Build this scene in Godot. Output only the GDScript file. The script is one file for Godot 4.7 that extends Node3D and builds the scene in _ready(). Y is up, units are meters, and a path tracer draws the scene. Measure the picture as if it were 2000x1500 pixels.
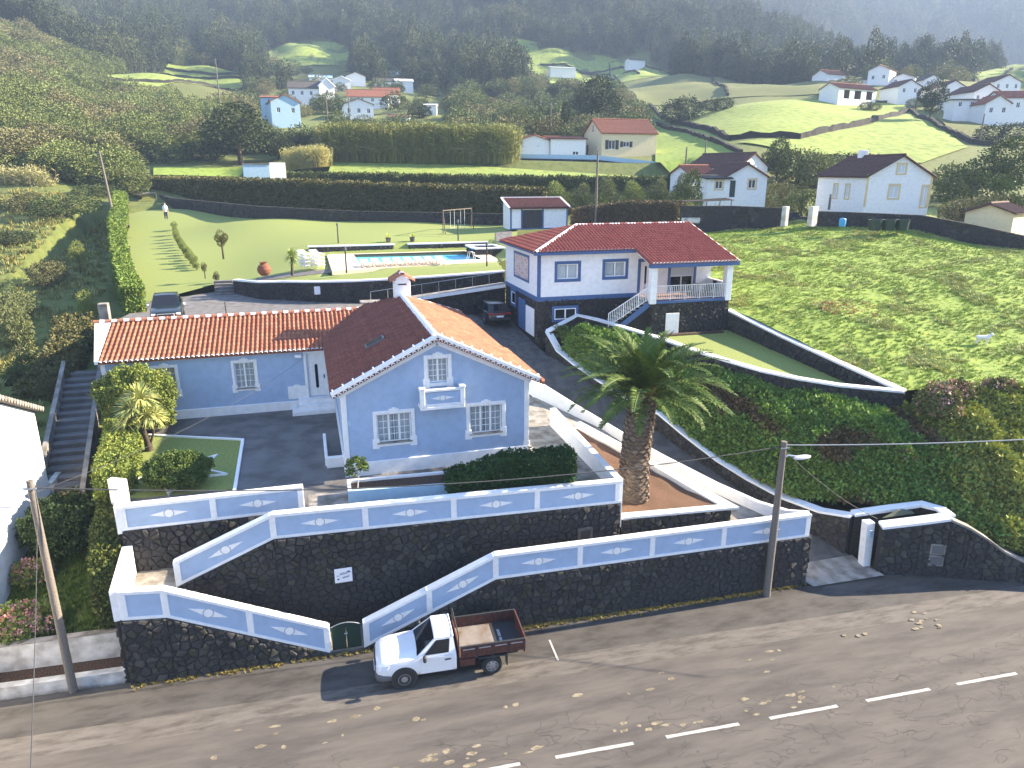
extends Node3D
# ---------------------------------------------------------------- camera numbers (photo is 2000 x 1500)
const FP := 1387.0
const PITCH := 0.28798
const YAW := -0.27925
const EYE := 17.2
var M := {}
var used := {}
var rng := RandomNumberGenerator.new()
var nz := FastNoiseLite.new()

func ray(px: float, py: float) -> Vector3:
	var a := (px - 1000.0) / FP
	var b := (py - 750.0) / FP
	var z := -(cos(PITCH) - sin(PITCH) * b)
	var y := -(sin(PITCH) + cos(PITCH) * b)
	return Vector3(cos(YAW) * a + sin(YAW) * z, y, -sin(YAW) * a + cos(YAW) * z)
func at(px: float, py: float, h: float) -> Vector3:      # where the ray of a pixel meets height h
	var d := ray(px, py)
	return Vector3(0, EYE, 0) + d * ((h - EYE) / d.y)
func dep(px: float, py: float, t: float) -> Vector3:     # the point of a pixel at a distance t along the lens axis
	return Vector3(0, EYE, 0) + ray(px, py) * t
func flat(p: Vector3) -> Vector2:
	return Vector2(p.x, p.z)

# ---------------------------------------------------------------- mesh collector; faces are given counter-clockwise from outside
class MB:
	var v := PackedVector3Array()
	var n := PackedVector3Array()
	var c := PackedColorArray()
	var col := Color(1, 1, 1)
	var tinted := false
	func tri(a: Vector3, b: Vector3, d: Vector3) -> void:
		var nn := (b - a).cross(d - a).normalized()
		v.append(a); v.append(d); v.append(b)
		n.append(nn); n.append(nn); n.append(nn)
		if tinted:
			c.append(col); c.append(col); c.append(col)
	func tris(a: Vector3, b: Vector3, d: Vector3, na: Vector3, nb: Vector3, nd: Vector3) -> void:
		v.append(a); v.append(d); v.append(b)
		n.append(na); n.append(nd); n.append(nb)
		if tinted:
			c.append(col); c.append(col); c.append(col)
	func quad(a: Vector3, b: Vector3, d: Vector3, e: Vector3) -> void:
		tri(a, b, d)
		tri(a, d, e)
	func poly(p: Array) -> void:
		for i in range(1, p.size() - 1):
			tri(p[0], p[i], p[i + 1])
	func box(lo: Vector3, hi: Vector3, t := Transform3D()) -> void:
		var p := []
		for i in 8:
			p.append(t * Vector3(hi.x if i & 1 else lo.x, hi.y if i & 2 else lo.y, hi.z if i & 4 else lo.z))
		for q in [[0, 2, 3, 1], [4, 5, 7, 6], [0, 4, 6, 2], [1, 3, 7, 5], [2, 6, 7, 3], [0, 1, 5, 4]]:
			quad(p[q[0]], p[q[1]], p[q[2]], p[q[3]])
	func bbox(lo: Vector3, hi: Vector3, r := 0.02, t := Transform3D()) -> void:   # box with chamfered edges
		var m := (lo + hi) / 2.0
		var h := (hi - lo) / 2.0
		r = minf(r, minf(h.x, minf(h.y, h.z)) * 0.9)
		var g := func(x: float, y: float, z: float, k: int) -> Vector3:
			var q := Vector3(x * (h.x - (0.0 if k == 0 else r)), y * (h.y - (0.0 if k == 1 else r)), z * (h.z - (0.0 if k == 2 else r)))
			return t * (m + q)
		for k in 3:
			for s in [-1.0, 1.0]:
				var p := []
				for e in [[-1.0, -1.0], [1.0, -1.0], [1.0, 1.0], [-1.0, 1.0]]:
					var w := [0.0, 0.0, 0.0]
					w[k] = s
					w[(k + 1) % 3] = e[0]
					w[(k + 2) % 3] = e[1]
					p.append(g.call(w[0], w[1], w[2], k))
				if s < 0:
					p.reverse()
				quad(p[0], p[1], p[2], p[3])
		for k in 3:
			var i := (k + 1) % 3
			var j := (k + 2) % 3
			for a in [-1.0, 1.0]:
				for b in [-1.0, 1.0]:
					var w0 := [0.0, 0.0, 0.0]
					w0[i] = a
					w0[j] = b
					var w1 := w0.duplicate()
					w0[k] = -1.0
					w1[k] = 1.0
					var q := [g.call(w0[0], w0[1], w0[2], i), g.call(w1[0], w1[1], w1[2], i), g.call(w1[0], w1[1], w1[2], j), g.call(w0[0], w0[1], w0[2], j)]
					if a * b > 0:
						q.reverse()
					quad(q[0], q[1], q[2], q[3])
		for a in [-1.0, 1.0]:
			for b in [-1.0, 1.0]:
				for d in [-1.0, 1.0]:
					var q := [g.call(a, b, d, 0), g.call(a, b, d, 1), g.call(a, b, d, 2)]
					if a * b * d < 0:
						q.reverse()
					tri(q[0], q[1], q[2])
	func bar(a: Vector3, b: Vector3, w: float, h: float, up := Vector3.UP) -> void:   # rectangular bar between two points
		var d := (b - a)
		var f := d.normalized()
		var s := f.cross(up)
		if s.length() < 0.01:
			s = f.cross(Vector3(1, 0, 0))
		s = s.normalized()
		var u := s.cross(f)
		var t := Transform3D(Basis(s, u, -f), a)
		box(Vector3(-w / 2, -h / 2, -d.length()), Vector3(w / 2, h / 2, 0), t)
	func tube(pts: Array, rad: Array, k := 8, caps := true) -> void:
		var rings := []
		var side := Vector3.ZERO
		for i in pts.size():
			var f: Vector3 = (pts[mini(i + 1, pts.size() - 1)] - pts[maxi(i - 1, 0)]).normalized()
			if side == Vector3.ZERO:
				side = f.cross(Vector3.UP if absf(f.y) < 0.9 else Vector3(1, 0, 0)).normalized()
			side = (side - f * side.dot(f)).normalized()
			var u := side.cross(f)
			var ring := []
			for j in k:
				var a := TAU * j / k
				ring.append([pts[i] + (side * cos(a) + u * sin(a)) * rad[i], side * cos(a) + u * sin(a)])
			rings.append(ring)
		for i in pts.size() - 1:
			for j in k:
				var a: Array = rings[i][j]
				var b: Array = rings[i][(j + 1) % k]
				var d: Array = rings[i + 1][(j + 1) % k]
				var e: Array = rings[i + 1][j]
				tris(a[0], d[0], b[0], a[1], d[1], b[1])
				tris(a[0], e[0], d[0], a[1], e[1], d[1])
		if caps:
			for j in range(1, k - 1):
				tri(rings[0][0][0], rings[0][j][0], rings[0][j + 1][0])
				tri(rings[-1][0][0], rings[-1][j + 1][0], rings[-1][j][0])
	func lathe(prof: Array, k := 16, t := Transform3D()) -> void:    # [radius, height] from bottom to top
		for i in prof.size() - 1:
			for j in k:
				var a0 := TAU * j / k
				var a1 := TAU * (j + 1) / k
				var f := func(q: Array, a: float) -> Vector3: return t * Vector3(q[0] * cos(a), q[1], q[0] * sin(a))
				var sl: Vector2 = Vector2(prof[i + 1][1] - prof[i][1], prof[i][0] - prof[i + 1][0]).normalized()
				var n0 := t.basis * Vector3(cos(a0) * sl.x, sl.y, sin(a0) * sl.x)
				var n1 := t.basis * Vector3(cos(a1) * sl.x, sl.y, sin(a1) * sl.x)
				tris(f.call(prof[i], a0), f.call(prof[i + 1], a1), f.call(prof[i], a1), n0, n1, n1)
				tris(f.call(prof[i], a0), f.call(prof[i + 1], a0), f.call(prof[i + 1], a1), n0, n0, n1)
	func extr(p: Array, d: Vector3) -> void:      # planar outline (counter-clockwise from the side d points to) pushed along d
		var p2 := PackedVector2Array()
		var o: Vector3 = p[0]
		var nn := d.normalized()
		var nrm := Vector3.ZERO
		for i in p.size():
			nrm += (p[i] - o).cross(p[(i + 1) % p.size()] - o)
		var q := p.duplicate()
		if nrm.dot(d) < 0:
			q.reverse()
			o = q[0]
		var fn := nrm.normalized()
		var ux := fn.cross(Vector3.UP)
		if ux.length() < 0.1:
			ux = fn.cross(Vector3(1, 0, 0))
		ux = ux.normalized()
		var uy := fn.cross(ux)
		for w in q:
			p2.append(Vector2((w - o).dot(ux), (w - o).dot(uy)))
		var id := Geometry2D.triangulate_polygon(p2)
		for i in range(0, id.size(), 3):
			var a: Vector3 = q[id[i]]
			var b: Vector3 = q[id[i + 1]]
			var e: Vector3 = q[id[i + 2]]
			if (b - a).cross(e - a).dot(d) < 0:
				var w := b
				b = e
				e = w
			tri(a + d, b + d, e + d)
			tri(a, e, b)
		for i in q.size():
			var a: Vector3 = q[i]
			var b: Vector3 = q[(i + 1) % q.size()]
			quad(a, b, b + d, a + d)
	func sweep(top: Array, w: float, dn: Array, shift := 0.0) -> void:   # a wall along a line of points on its top; dn: depth below each point; shift: sideways
		var L := []
		var R := []
		for i in top.size():
			var a := Vector2.ZERO
			var b := Vector2.ZERO
			if i > 0:
				a = Vector2(top[i].x - top[i - 1].x, top[i].z - top[i - 1].z).normalized()
			if i < top.size() - 1:
				b = Vector2(top[i + 1].x - top[i].x, top[i + 1].z - top[i].z).normalized()
			if i == 0:
				a = b
			if i == top.size() - 1:
				b = a
			var m := (a + b).normalized()
			var k := 1.0 / maxf(0.4, m.dot(a))
			var s := Vector3(-m.y, 0, m.x) * k
			L.append(top[i] + s * (shift - w / 2))
			R.append(top[i] + s * (shift + w / 2))
		for i in top.size() - 1:
			var d0 := Vector3(0, -dn[i], 0)
			var d1 := Vector3(0, -dn[i + 1], 0)
			quad(L[i], R[i], R[i + 1], L[i + 1])
			quad(R[i], R[i] + d0, R[i + 1] + d1, R[i + 1])
			quad(L[i + 1], L[i + 1] + d1, L[i] + d0, L[i])
			quad(L[i] + d0, L[i + 1] + d1, R[i + 1] + d1, R[i] + d0)
		var e0 := Vector3(0, -dn[0], 0)
		var e1 := Vector3(0, -dn[-1], 0)
		quad(L[0], L[0] + e0, R[0] + e0, R[0])
		quad(R[-1], R[-1] + e1, L[-1] + e1, L[-1])
	func add(o: MB, t: Transform3D, tint := Color(1, 1, 1)) -> void:
		var nb := t.basis.inverse().transposed()
		var one := tint if tinted else Color(1, 1, 1)
		for i in o.v.size():
			v.append(t * o.v[i])
			n.append((nb * o.n[i]).normalized())
			if tinted:
				c.append(one * (o.c[i] if o.tinted else Color(1, 1, 1)))
	func mesh() -> ArrayMesh:
		var m := ArrayMesh.new()
		var a := []
		a.resize(Mesh.ARRAY_MAX)
		a[Mesh.ARRAY_VERTEX] = v
		a[Mesh.ARRAY_NORMAL] = n
		if tinted:
			a[Mesh.ARRAY_COLOR] = c
		m.add_surface_from_arrays(Mesh.PRIMITIVE_TRIANGLES, a)
		return m

# ---------------------------------------------------------------- nodes
func numbered(s: String) -> String:
	if not used.has(s):
		used[s] = 0
		return s
	used[s] += 1
	return "%s_%03d" % [s, used[s]]
func obj(called: String, b: MB, mat: Material, parent: Node = self) -> MeshInstance3D:
	return put(called, b.mesh(), mat, parent)
func put(called: String, mesh: Mesh, mat: Material, parent: Node = self, t := Transform3D()) -> MeshInstance3D:
	var o := MeshInstance3D.new()
	o.name = numbered(called) if parent == self else called
	o.mesh = mesh
	o.material_override = mat
	o.transform = t
	parent.add_child(o, true)
	return o
func tag(o: Node, label: String, category: String, group := "") -> Node:
	o.set_meta("label", label)
	o.set_meta("category", category)
	if group != "":
		o.set_meta("group", group)
	return o
func thing(called: String, label: String, category: String, where := Vector3.ZERO, turn := 0.0, group := "") -> Node3D:
	var o := Node3D.new()
	o.name = numbered(called)
	add_child(o)
	o.position = where
	o.rotation.y = turn
	tag(o, label, category, group)
	return o
func struct(called: String, b: MB, mat: Material) -> MeshInstance3D:
	var o := obj(called, b, mat)
	o.set_meta("kind", "structure")
	return o
func stuff(o: Node) -> Node:
	o.set_meta("kind", "stuff")
	return o
func copy(o: Node3D, where: Vector3, turn := 0.0, label := "", scl := Vector3.ONE) -> Node3D:
	var d: Node3D = o.duplicate()
	d.name = numbered(String(o.name).rstrip("0123456789").trim_suffix("_"))
	add_child(d)
	d.position = where
	d.rotation.y = turn
	d.scale = scl
	if label != "":
		d.set_meta("label", label)
	return d
func swarm(called: String, parent: Node, mesh: Mesh, mat: Material, xs: Array, cs: Array) -> MultiMeshInstance3D:
	var mm := MultiMesh.new()
	mm.transform_format = MultiMesh.TRANSFORM_3D
	mm.use_colors = true
	mm.mesh = mesh
	mm.instance_count = xs.size()
	for i in xs.size():
		mm.set_instance_transform(i, xs[i])
		mm.set_instance_color(i, cs[i])
	var o := MultiMeshInstance3D.new()
	o.name = numbered(called) if parent == self else called
	o.multimesh = mm
	o.material_override = mat
	parent.add_child(o, true)
	o.set_meta("kind", "stuff")
	return o

# ---------------------------------------------------------------- materials
func noise_tex(freq: float, ramp: Array, oct := 5, size := 512, kind := FastNoiseLite.TYPE_SIMPLEX_SMOOTH, sd := 1, gain := 0.5) -> NoiseTexture2D:
	var f := FastNoiseLite.new()
	f.noise_type = kind
	f.frequency = freq
	f.fractal_octaves = oct
	f.fractal_gain = gain
	f.seed = sd
	var t := NoiseTexture2D.new()
	t.width = size
	t.height = size
	t.seamless = true
	t.noise = f
	var g := Gradient.new()
	var offs := PackedFloat32Array()
	var cols := PackedColorArray()
	for r in ramp:
		offs.append(r[0])
		cols.append(r[1])
	g.offsets = offs
	g.colors = cols
	t.color_ramp = g
	return t
func bump_tex(freq: float, oct := 5, kind := FastNoiseLite.TYPE_SIMPLEX_SMOOTH, strength := 6.0) -> NoiseTexture2D:
	var t := noise_tex(freq, [[0.0, Color.BLACK], [1.0, Color.WHITE]], oct, 512, kind, 7)
	t.color_ramp = null
	t.as_normal_map = true
	t.bump_strength = strength
	return t
func lin(r: float, g: float, b: float) -> Color:
	return Color(r, g, b).linear_to_srgb()
func mat(called: String, c: Color, rough := 0.8, tex: Texture2D = null, scl := 0.25, nrm: Texture2D = null, nsc := 1.0) -> StandardMaterial3D:
	var m := StandardMaterial3D.new()
	m.resource_name = called
	m.albedo_color = c
	m.roughness = rough
	m.cull_mode = BaseMaterial3D.CULL_DISABLED
	if tex or nrm:
		m.uv1_triplanar = true
		m.uv1_world_triplanar = true
		m.uv1_scale = Vector3.ONE * scl
	if tex:
		m.albedo_texture = tex
	if nrm:
		m.normal_enabled = true
		m.normal_texture = nrm
		m.normal_scale = nsc
	M[called] = m
	return m
func vmat(called: String, c: Color, rough: float, tex: Texture2D = null, scl := 0.25) -> StandardMaterial3D:
	var m := mat(called, c, rough, tex, scl)
	m.vertex_color_use_as_albedo = true
	return m
func leafmat(called: String, c: Color, back := 0.5) -> StandardMaterial3D:
	var m := vmat(called, c, 0.6)
	m.backlight_enabled = true
	m.backlight = Color(back * 0.9, back, back * 0.5)
	m.metallic_specular = 0.25
	return m
func g(v: float) -> Color:
	return Color(v, v, v)

func make_materials() -> void:
	var soft := noise_tex(0.012, [[0.0, g(0.93)], [0.5, g(0.975)], [1.0, g(1.0)]])
	var stain := noise_tex(0.01, [[0.0, Color(0.58, 0.56, 0.52)], [0.42, Color(0.8, 0.79, 0.77)], [0.6, Color(0.9, 0.89, 0.88)], [1.0, Color(1, 1, 1)]], 6)
	var gritty := noise_tex(0.05, [[0.0, g(0.62)], [0.5, g(0.85)], [1.0, g(1.0)]], 4)
	var grass := noise_tex(0.03, [[0.25, Color(0.78, 0.83, 0.7)], [0.5, Color(0.9, 0.92, 0.84)], [0.75, Color(1.0, 1.0, 0.92)]], 7, 1024, FastNoiseLite.TYPE_SIMPLEX_SMOOTH, 1, 0.68)
	var wild := noise_tex(0.012, [[0.2, Color(0.72, 0.74, 0.5)], [0.42, Color(0.82, 0.9, 0.62)], [0.6, Color(0.97, 0.99, 0.76)], [0.8, Color(1.0, 0.95, 0.72)]], 8, 1024, FastNoiseLite.TYPE_SIMPLEX_SMOOTH, 1, 0.68)
	var rock := noise_tex(0.03, [[0.2, g(0.5)], [0.45, g(0.75)], [0.6, Color(0.85, 0.82, 0.78)], [0.8, g(1.0)]], 5)
	var pits := bump_tex(0.06, 4, FastNoiseLite.TYPE_SIMPLEX_SMOOTH, 10.0)
	var plaster := bump_tex(0.05, 3, FastNoiseLite.TYPE_SIMPLEX_SMOOTH, 2.0)
	var worn := noise_tex(0.008, [[0.2, Color(0.78, 0.77, 0.76)], [0.5, Color(0.92, 0.915, 0.91)], [0.8, Color(1, 1, 1)]], 8)
	var grain := noise_tex(0.008, [[0.2, Color(0.7, 0.69, 0.68)], [0.5, Color(0.9, 0.895, 0.89)], [0.8, Color(1, 1, 1)]], 9, 1024, FastNoiseLite.TYPE_SIMPLEX_SMOOTH, 4, 0.66)
	mat("blue_plaster", lin(0.36, 0.475, 0.645), 0.85, soft, 0.3, plaster, 0.4)
	mat("white_plaster", lin(0.86, 0.86, 0.85), 0.8, soft, 0.35, plaster, 0.15)
	mat("white_paint", lin(0.86, 0.86, 0.85), 0.6, soft, 0.5)
	mat("aged_white", lin(0.66, 0.64, 0.60), 0.85, worn, 0.3, plaster, 0.5)
	mat("deep_blue", lin(0.055, 0.12, 0.27), 0.6, soft, 0.5)
	mat("pale_blue", lin(0.40, 0.58, 0.70), 0.8, soft, 0.3)
	mat("cream_plaster", lin(0.78, 0.64, 0.40), 0.85, soft, 0.3)
	mat("yellow_plaster", lin(0.72, 0.55, 0.28), 0.85, soft, 0.3)
	mat("grey_line", lin(0.40, 0.44, 0.49), 0.8)
	mat("mortar", lin(0.045, 0.043, 0.04), 0.95, rock, 0.8, pits, 1.0)
	for i in 5:
		var k: float = [0.05, 0.068, 0.088, 0.078, 0.115][i]
		var w: float = [1.0, 1.02, 0.96, 0.74, 0.86][i]
		mat("lava_%d" % i, lin(k, k * (0.97 if i != 3 else 1.0), k * w), 0.9, rock, 1.6, pits, 1.2)
	mat("dry_stone", lin(0.045, 0.042, 0.038), 0.95, rock, 0.5, pits, 1.5)
	mat("concrete", lin(0.34, 0.32, 0.29), 0.9, stain, 0.22, plaster, 0.6)
	mat("dark_concrete", lin(0.15, 0.147, 0.145), 0.85, worn, 0.12, plaster, 0.6)
	mat("cobble", lin(0.165, 0.157, 0.155), 0.9, worn, 0.3, plaster, 0.6)
	mat("drive", lin(0.095, 0.09, 0.085), 0.9, worn, 0.3, plaster, 0.5)
	mat("asphalt", lin(0.108, 0.097, 0.087), 0.92, noise_tex(0.006, [[0.2, Color(0.77, 0.76, 0.76)], [0.5, Color(0.9, 0.89, 0.88)], [0.8, Color(1.0, 0.99, 0.97)]], 9, 1024, FastNoiseLite.TYPE_SIMPLEX_SMOOTH, 1, 0.68), 1.0)
	M.asphalt.uv1_scale = Vector3(0.03, 0.1, 0.16)
	mat("asphalt_walk", lin(0.074, 0.068, 0.062), 0.92, grain, 1.0)
	M.asphalt_walk.uv1_scale = Vector3(0.05, 0.1, 0.14)
	mat("kerb_strip", lin(0.132, 0.118, 0.103), 0.92, grain, 1.0)
	M.kerb_strip.uv1_scale = Vector3(0.07, 0.1, 0.3)
	mat("road_paint", lin(0.44, 0.43, 0.40), 0.8, noise_tex(0.06, [[0.2, g(0.7)], [0.45, g(0.95)], [1.0, g(1.0)]], 4), 0.6)
	mat("road_patch", lin(0.30, 0.26, 0.18), 0.9, stain, 0.8)
	mat("crack", lin(0.035, 0.032, 0.03), 0.95)
	mat("lawn", lin(0.25, 0.285, 0.09), 0.95, grass, 0.22)
	mat("field", lin(0.235, 0.30, 0.075), 0.95, wild, 0.06)
	mat("bright_field", lin(0.25, 0.295, 0.10), 0.95, wild, 0.035)
	mat("maize", lin(0.20, 0.21, 0.085), 0.95, grass, 0.2, pits, 1.5)
	mat("scrub_ground", lin(0.13, 0.145, 0.055), 0.95, wild, 0.06)
	mat("rough_grass", lin(0.16, 0.165, 0.07), 0.95, wild, 0.12, pits, 1.5)
	mat("soil", lin(0.13, 0.075, 0.045), 0.95, rock, 0.7, pits, 1.5)
	mat("gravel", lin(0.24, 0.13, 0.075), 0.95, gritty, 0.6, pits, 1.5)
	mat("wood_pole", lin(0.24, 0.21, 0.18), 0.9, gritty, 0.8, pits, 0.6)
	mat("old_wood", lin(0.20, 0.16, 0.12), 0.9, gritty, 1.0, pits, 0.6)
	mat("trunk", lin(0.13, 0.10, 0.075), 0.95, rock, 1.2, pits, 1.2)
	mat("palm_trunk_core", lin(0.17, 0.125, 0.085), 0.95)
	for i in 4:
		mat("boot_%d" % i, lin([0.16, 0.21, 0.27, 0.19][i], [0.115, 0.16, 0.21, 0.13][i], [0.08, 0.115, 0.155, 0.085][i]), 0.95, gritty, 4.0, pits, 1.0)
	for i in 4:
		mat("tile_%d" % i, lin([0.53, 0.59, 0.46, 0.55][i], [0.195, 0.24, 0.155, 0.21][i], [0.10, 0.13, 0.08, 0.11][i]), 0.8, rock, 0.9)
		mat("tile_red_%d" % i, lin([0.50, 0.54, 0.45, 0.52][i], [0.12, 0.14, 0.10, 0.13][i], [0.08, 0.09, 0.068, 0.08][i]), 0.75, rock, 0.9)
		mat("tile_brown_%d" % i, lin([0.30, 0.34, 0.26, 0.31][i], [0.105, 0.12, 0.085, 0.10][i], [0.07, 0.08, 0.06, 0.066][i]), 0.85, rock, 0.9)  # weathered brown for the shed; on the house it darkens the shaded slope
	mat("far_tile", lin(0.40, 0.15, 0.085), 0.85, rock, 0.25)
	mat("far_brown_tile", lin(0.16, 0.075, 0.055), 0.85, rock, 0.25)
	mat("far_grey_tile", lin(0.13, 0.12, 0.11), 0.85, rock, 0.25)
	mat("glass_dark", lin(0.012, 0.014, 0.017), 0.06)
	var gl := mat("glass", Color(0.75, 0.85, 0.9, 0.12), 0.03)
	gl.transparency = BaseMaterial3D.TRANSPARENCY_ALPHA
	mat("room", lin(0.30, 0.29, 0.27), 0.9)
	mat("curtain", lin(0.55, 0.54, 0.52), 0.95, soft, 1.5)
	mat("curtain_warm", lin(0.35, 0.27, 0.18), 0.95, soft, 1.5)
	mat("blind", lin(0.6, 0.62, 0.63), 0.7)
	mat("tyre", lin(0.02, 0.02, 0.021), 0.85)
	var hub := mat("hub", lin(0.36, 0.36, 0.37), 0.4)
	hub.metallic = 0.6
	var cw := mat("car_white", lin(0.80, 0.80, 0.80), 0.3)
	cw.clearcoat_enabled = true
	cw.clearcoat = 0.8
	cw.clearcoat_roughness = 0.05
	for q in [["car_green", 0.012, 0.02, 0.022], ["car_black", 0.012, 0.012, 0.014]]:
		var cm := mat(q[0], lin(q[1], q[2], q[3]), 0.25)
		cm.clearcoat_enabled = true
		cm.clearcoat = 0.4
		cm.clearcoat_roughness = 0.04
	mat("black_plastic", lin(0.025, 0.026, 0.028), 0.6)
	mat("grey_plastic", lin(0.10, 0.105, 0.11), 0.6)
	mat("rust_red", lin(0.11, 0.032, 0.022), 0.65, stain, 1.0)
	mat("bed_floor", lin(0.22, 0.195, 0.17), 0.7, noise_tex(0.006, [[0.25, Color(0.8, 0.62, 0.48)], [0.42, Color(0.9, 0.87, 0.84)], [0.8, Color(1, 1, 1)]], 6), 0.35)
	mat("lamp_clear", lin(0.7, 0.72, 0.75), 0.1)
	mat("tail_red", lin(0.35, 0.01, 0.01), 0.2)
	mat("amber", lin(0.6, 0.2, 0.02), 0.3)
	var st := mat("steel", lin(0.5, 0.5, 0.5), 0.4)
	st.metallic = 0.8
	var ga := mat("galvanised", lin(0.42, 0.44, 0.45), 0.5)
	ga.metallic = 0.6
	mat("wire", lin(0.06, 0.06, 0.06), 0.7)
	mat("wire_light", lin(0.45, 0.45, 0.45), 0.6)
	mat("gate_green", lin(0.010, 0.035, 0.024), 0.45)
	mat("lamp_white", lin(0.72, 0.73, 0.74), 0.4)
	mat("clay_pot", lin(0.32, 0.11, 0.055), 0.8, rock, 1.2)
	mat("deck", lin(0.70, 0.60, 0.46), 0.85, soft, 0.5)
	mat("pool_tile", lin(0.12, 0.58, 0.72), 0.4)
	var wt := mat("water", Color(0.62, 0.93, 1.0, 0.05), 0.03, null, 0.5, bump_tex(0.02, 3, FastNoiseLite.TYPE_SIMPLEX_SMOOTH, 1.5), 0.25)
	wt.transparency = BaseMaterial3D.TRANSPARENCY_ALPHA
	wt.metallic_specular = 0.16
	mat("terracotta_floor", lin(0.36, 0.19, 0.12), 0.8, stain, 0.6)
	mat("poster", lin(0.75, 0.70, 0.70), 0.5, noise_tex(0.03, [[0.2, Color(0.66, 0.52, 0.52)], [0.45, Color(0.88, 0.78, 0.74)], [0.6, Color(0.97, 0.95, 0.95)], [0.8, Color(0.76, 0.8, 0.86)]], 5, 256), 0.5)
	mat("plate", lin(0.78, 0.79, 0.82), 0.5)
	mat("ink", lin(0.08, 0.10, 0.22), 0.6)
	mat("blue_plastic", lin(0.05, 0.30, 0.62), 0.5)
	mat("bin_green", lin(0.012, 0.035, 0.022), 0.5)
	mat("skin", lin(0.42, 0.26, 0.19), 0.6)
	mat("shirt", lin(0.70, 0.71, 0.74), 0.9)
	mat("trousers", lin(0.025, 0.03, 0.055), 0.9)
	mat("hair", lin(0.03, 0.022, 0.018), 0.8)
	mat("goat_coat", lin(0.74, 0.72, 0.68), 0.95)
	mat("red_canvas", lin(0.36, 0.07, 0.05), 0.8)
	mat("net", lin(0.30, 0.27, 0.24), 0.9)
	leafmat("leaf", Color(1, 1, 1), 0.45)
	leafmat("frond", Color(1, 1, 1), 0.35)
	leafmat("petal", Color(1, 1, 1), 0.3)
	vmat("core", Color(1, 1, 1), 0.95)

# ---------------------------------------------------------------- the lie of the land
const DROW := [0.0, 20.0, 40.0, 60.0, 80.0, 100.0, 120.0, 150.0, 190.0, 240.0, 300.0, 380.0, 500.0, 700.0, 1000.0, 1500.0]
const SCOL := [-1.3, -0.67, -0.5, -0.34, -0.17, 0.0, 0.17, 0.34, 0.5, 0.67, 1.3]
const LAND := [
	[0.0, 0.3, 4.0, 8.0, 12.0, 17.0, 23.0, 33.0, 45.0, 60.0, 75.0, 95.0, 125.0, 175.0, 240.0, 330.0],
	[0.0, 0.3, 4.0, 8.0, 12.5, 17.0, 22.0, 31.0, 41.0, 55.0, 70.0, 92.0, 125.0, 185.0, 260.0, 350.0],
	[0.0, 0.2, 4.2, 7.8, 11.0, 14.5, 18.0, 24.0, 32.0, 43.0, 56.0, 78.0, 115.0, 180.0, 270.0, 380.0],
	[0.0, 0.2, 4.5, 7.6, 10.3, 13.0, 17.0, 23.0, 30.5, 39.0, 51.0, 72.0, 112.0, 180.0, 275.0, 380.0],
	[0.0, 0.2, 4.5, 7.6, 10.3, 13.8, 18.6, 24.0, 30.0, 39.0, 51.0, 70.0, 112.0, 185.0, 280.0, 380.0],
	[0.0, 0.2, 4.5, 7.5, 10.3, 14.5, 18.7, 22.5, 28.5, 38.0, 49.0, 66.0, 118.0, 200.0, 300.0, 400.0],
	[0.0, 0.2, 5.0, 7.6, 10.6, 14.8, 18.4, 22.5, 29.5, 39.0, 49.0, 62.0, 116.0, 200.0, 300.0, 400.0],
	[0.0, 0.2, 5.5, 9.3, 12.8, 14.8, 20.0, 26.5, 34.0, 44.0, 51.5, 62.0, 104.0, 118.0, 235.0, 430.0],
	[0.0, 0.2, 6.0, 10.0, 12.8, 14.6, 18.5, 25.0, 32.5, 43.0, 51.0, 60.0, 66.0, 66.0, 195.0, 440.0],
	[0.0, 0.2, 6.0, 10.2, 12.6, 14.8, 18.5, 24.5, 31.0, 42.0, 51.0, 63.0, 70.0, 72.0, 190.0, 420.0],
	[0.0, 0.2, 6.0, 10.0, 12.5, 15.0, 18.5, 24.5, 31.0, 42.0, 51.0, 63.0, 70.0, 72.0, 190.0, 420.0]]
const LAWN := [[280, 573, 7.75], [450, 560, 7.75], [300, 402, 13.0], [240, 385, 13.9], [330, 412, 12.8], [1000, 445, 11.3], [700, 440, 11.5], [500, 430, 12.1], [600, 490, 10.3], [640, 476, 10.5], [960, 468, 10.6], [520, 525, 9.1], [570, 541, 9.2], [850, 536, 9.55], [985, 527, 9.85], [380, 500, 9.4], [640, 532, 9.6], [960, 505, 9.75], [420, 545, 8.1], [340, 470, 10.2], [260, 500, 9.6]]
var lawn_pts := []
var pool_deck := PackedVector2Array()
func land(x: float, z: float) -> float:       # natural ground
	var X := cos(YAW) * x - sin(YAW) * z
	var D := maxf(1.0, -(sin(YAW) * x + cos(YAW) * z))
	var s := clampf(X / D, -1.299, 1.299)
	D = minf(D, 1499.0)
	var i := 0
	while SCOL[i + 1] < s:
		i += 1
	var j := 0
	while DROW[j + 1] < D:
		j += 1
	var a: float = (s - SCOL[i]) / (SCOL[i + 1] - SCOL[i])
	var b: float = (D - DROW[j]) / (DROW[j + 1] - DROW[j])
	a = a * a * (3 - 2 * a)
	var y: float = lerpf(lerpf(LAND[i][j], LAND[i][j + 1], b), lerpf(LAND[i + 1][j], LAND[i + 1][j + 1], b), a)
	if D > 130.0:
		y += nz.get_noise_2d(x * 0.6, z * 0.6) * minf((D - 130.0) * 0.04, 26.0)
	return y
func lawn_h(x: float, z: float) -> float:
	if lawn_pts.is_empty():
		for q in LAWN:
			lawn_pts.append(at(q[0], q[1], q[2]))
		lawn_fit = plane_fit(lawn_pts)
	return fitted(lawn_pts, lawn_fit, x, z, 45.0)
var lawn_fit := Vector3.ZERO
var past_fit := Vector3.ZERO
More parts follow.
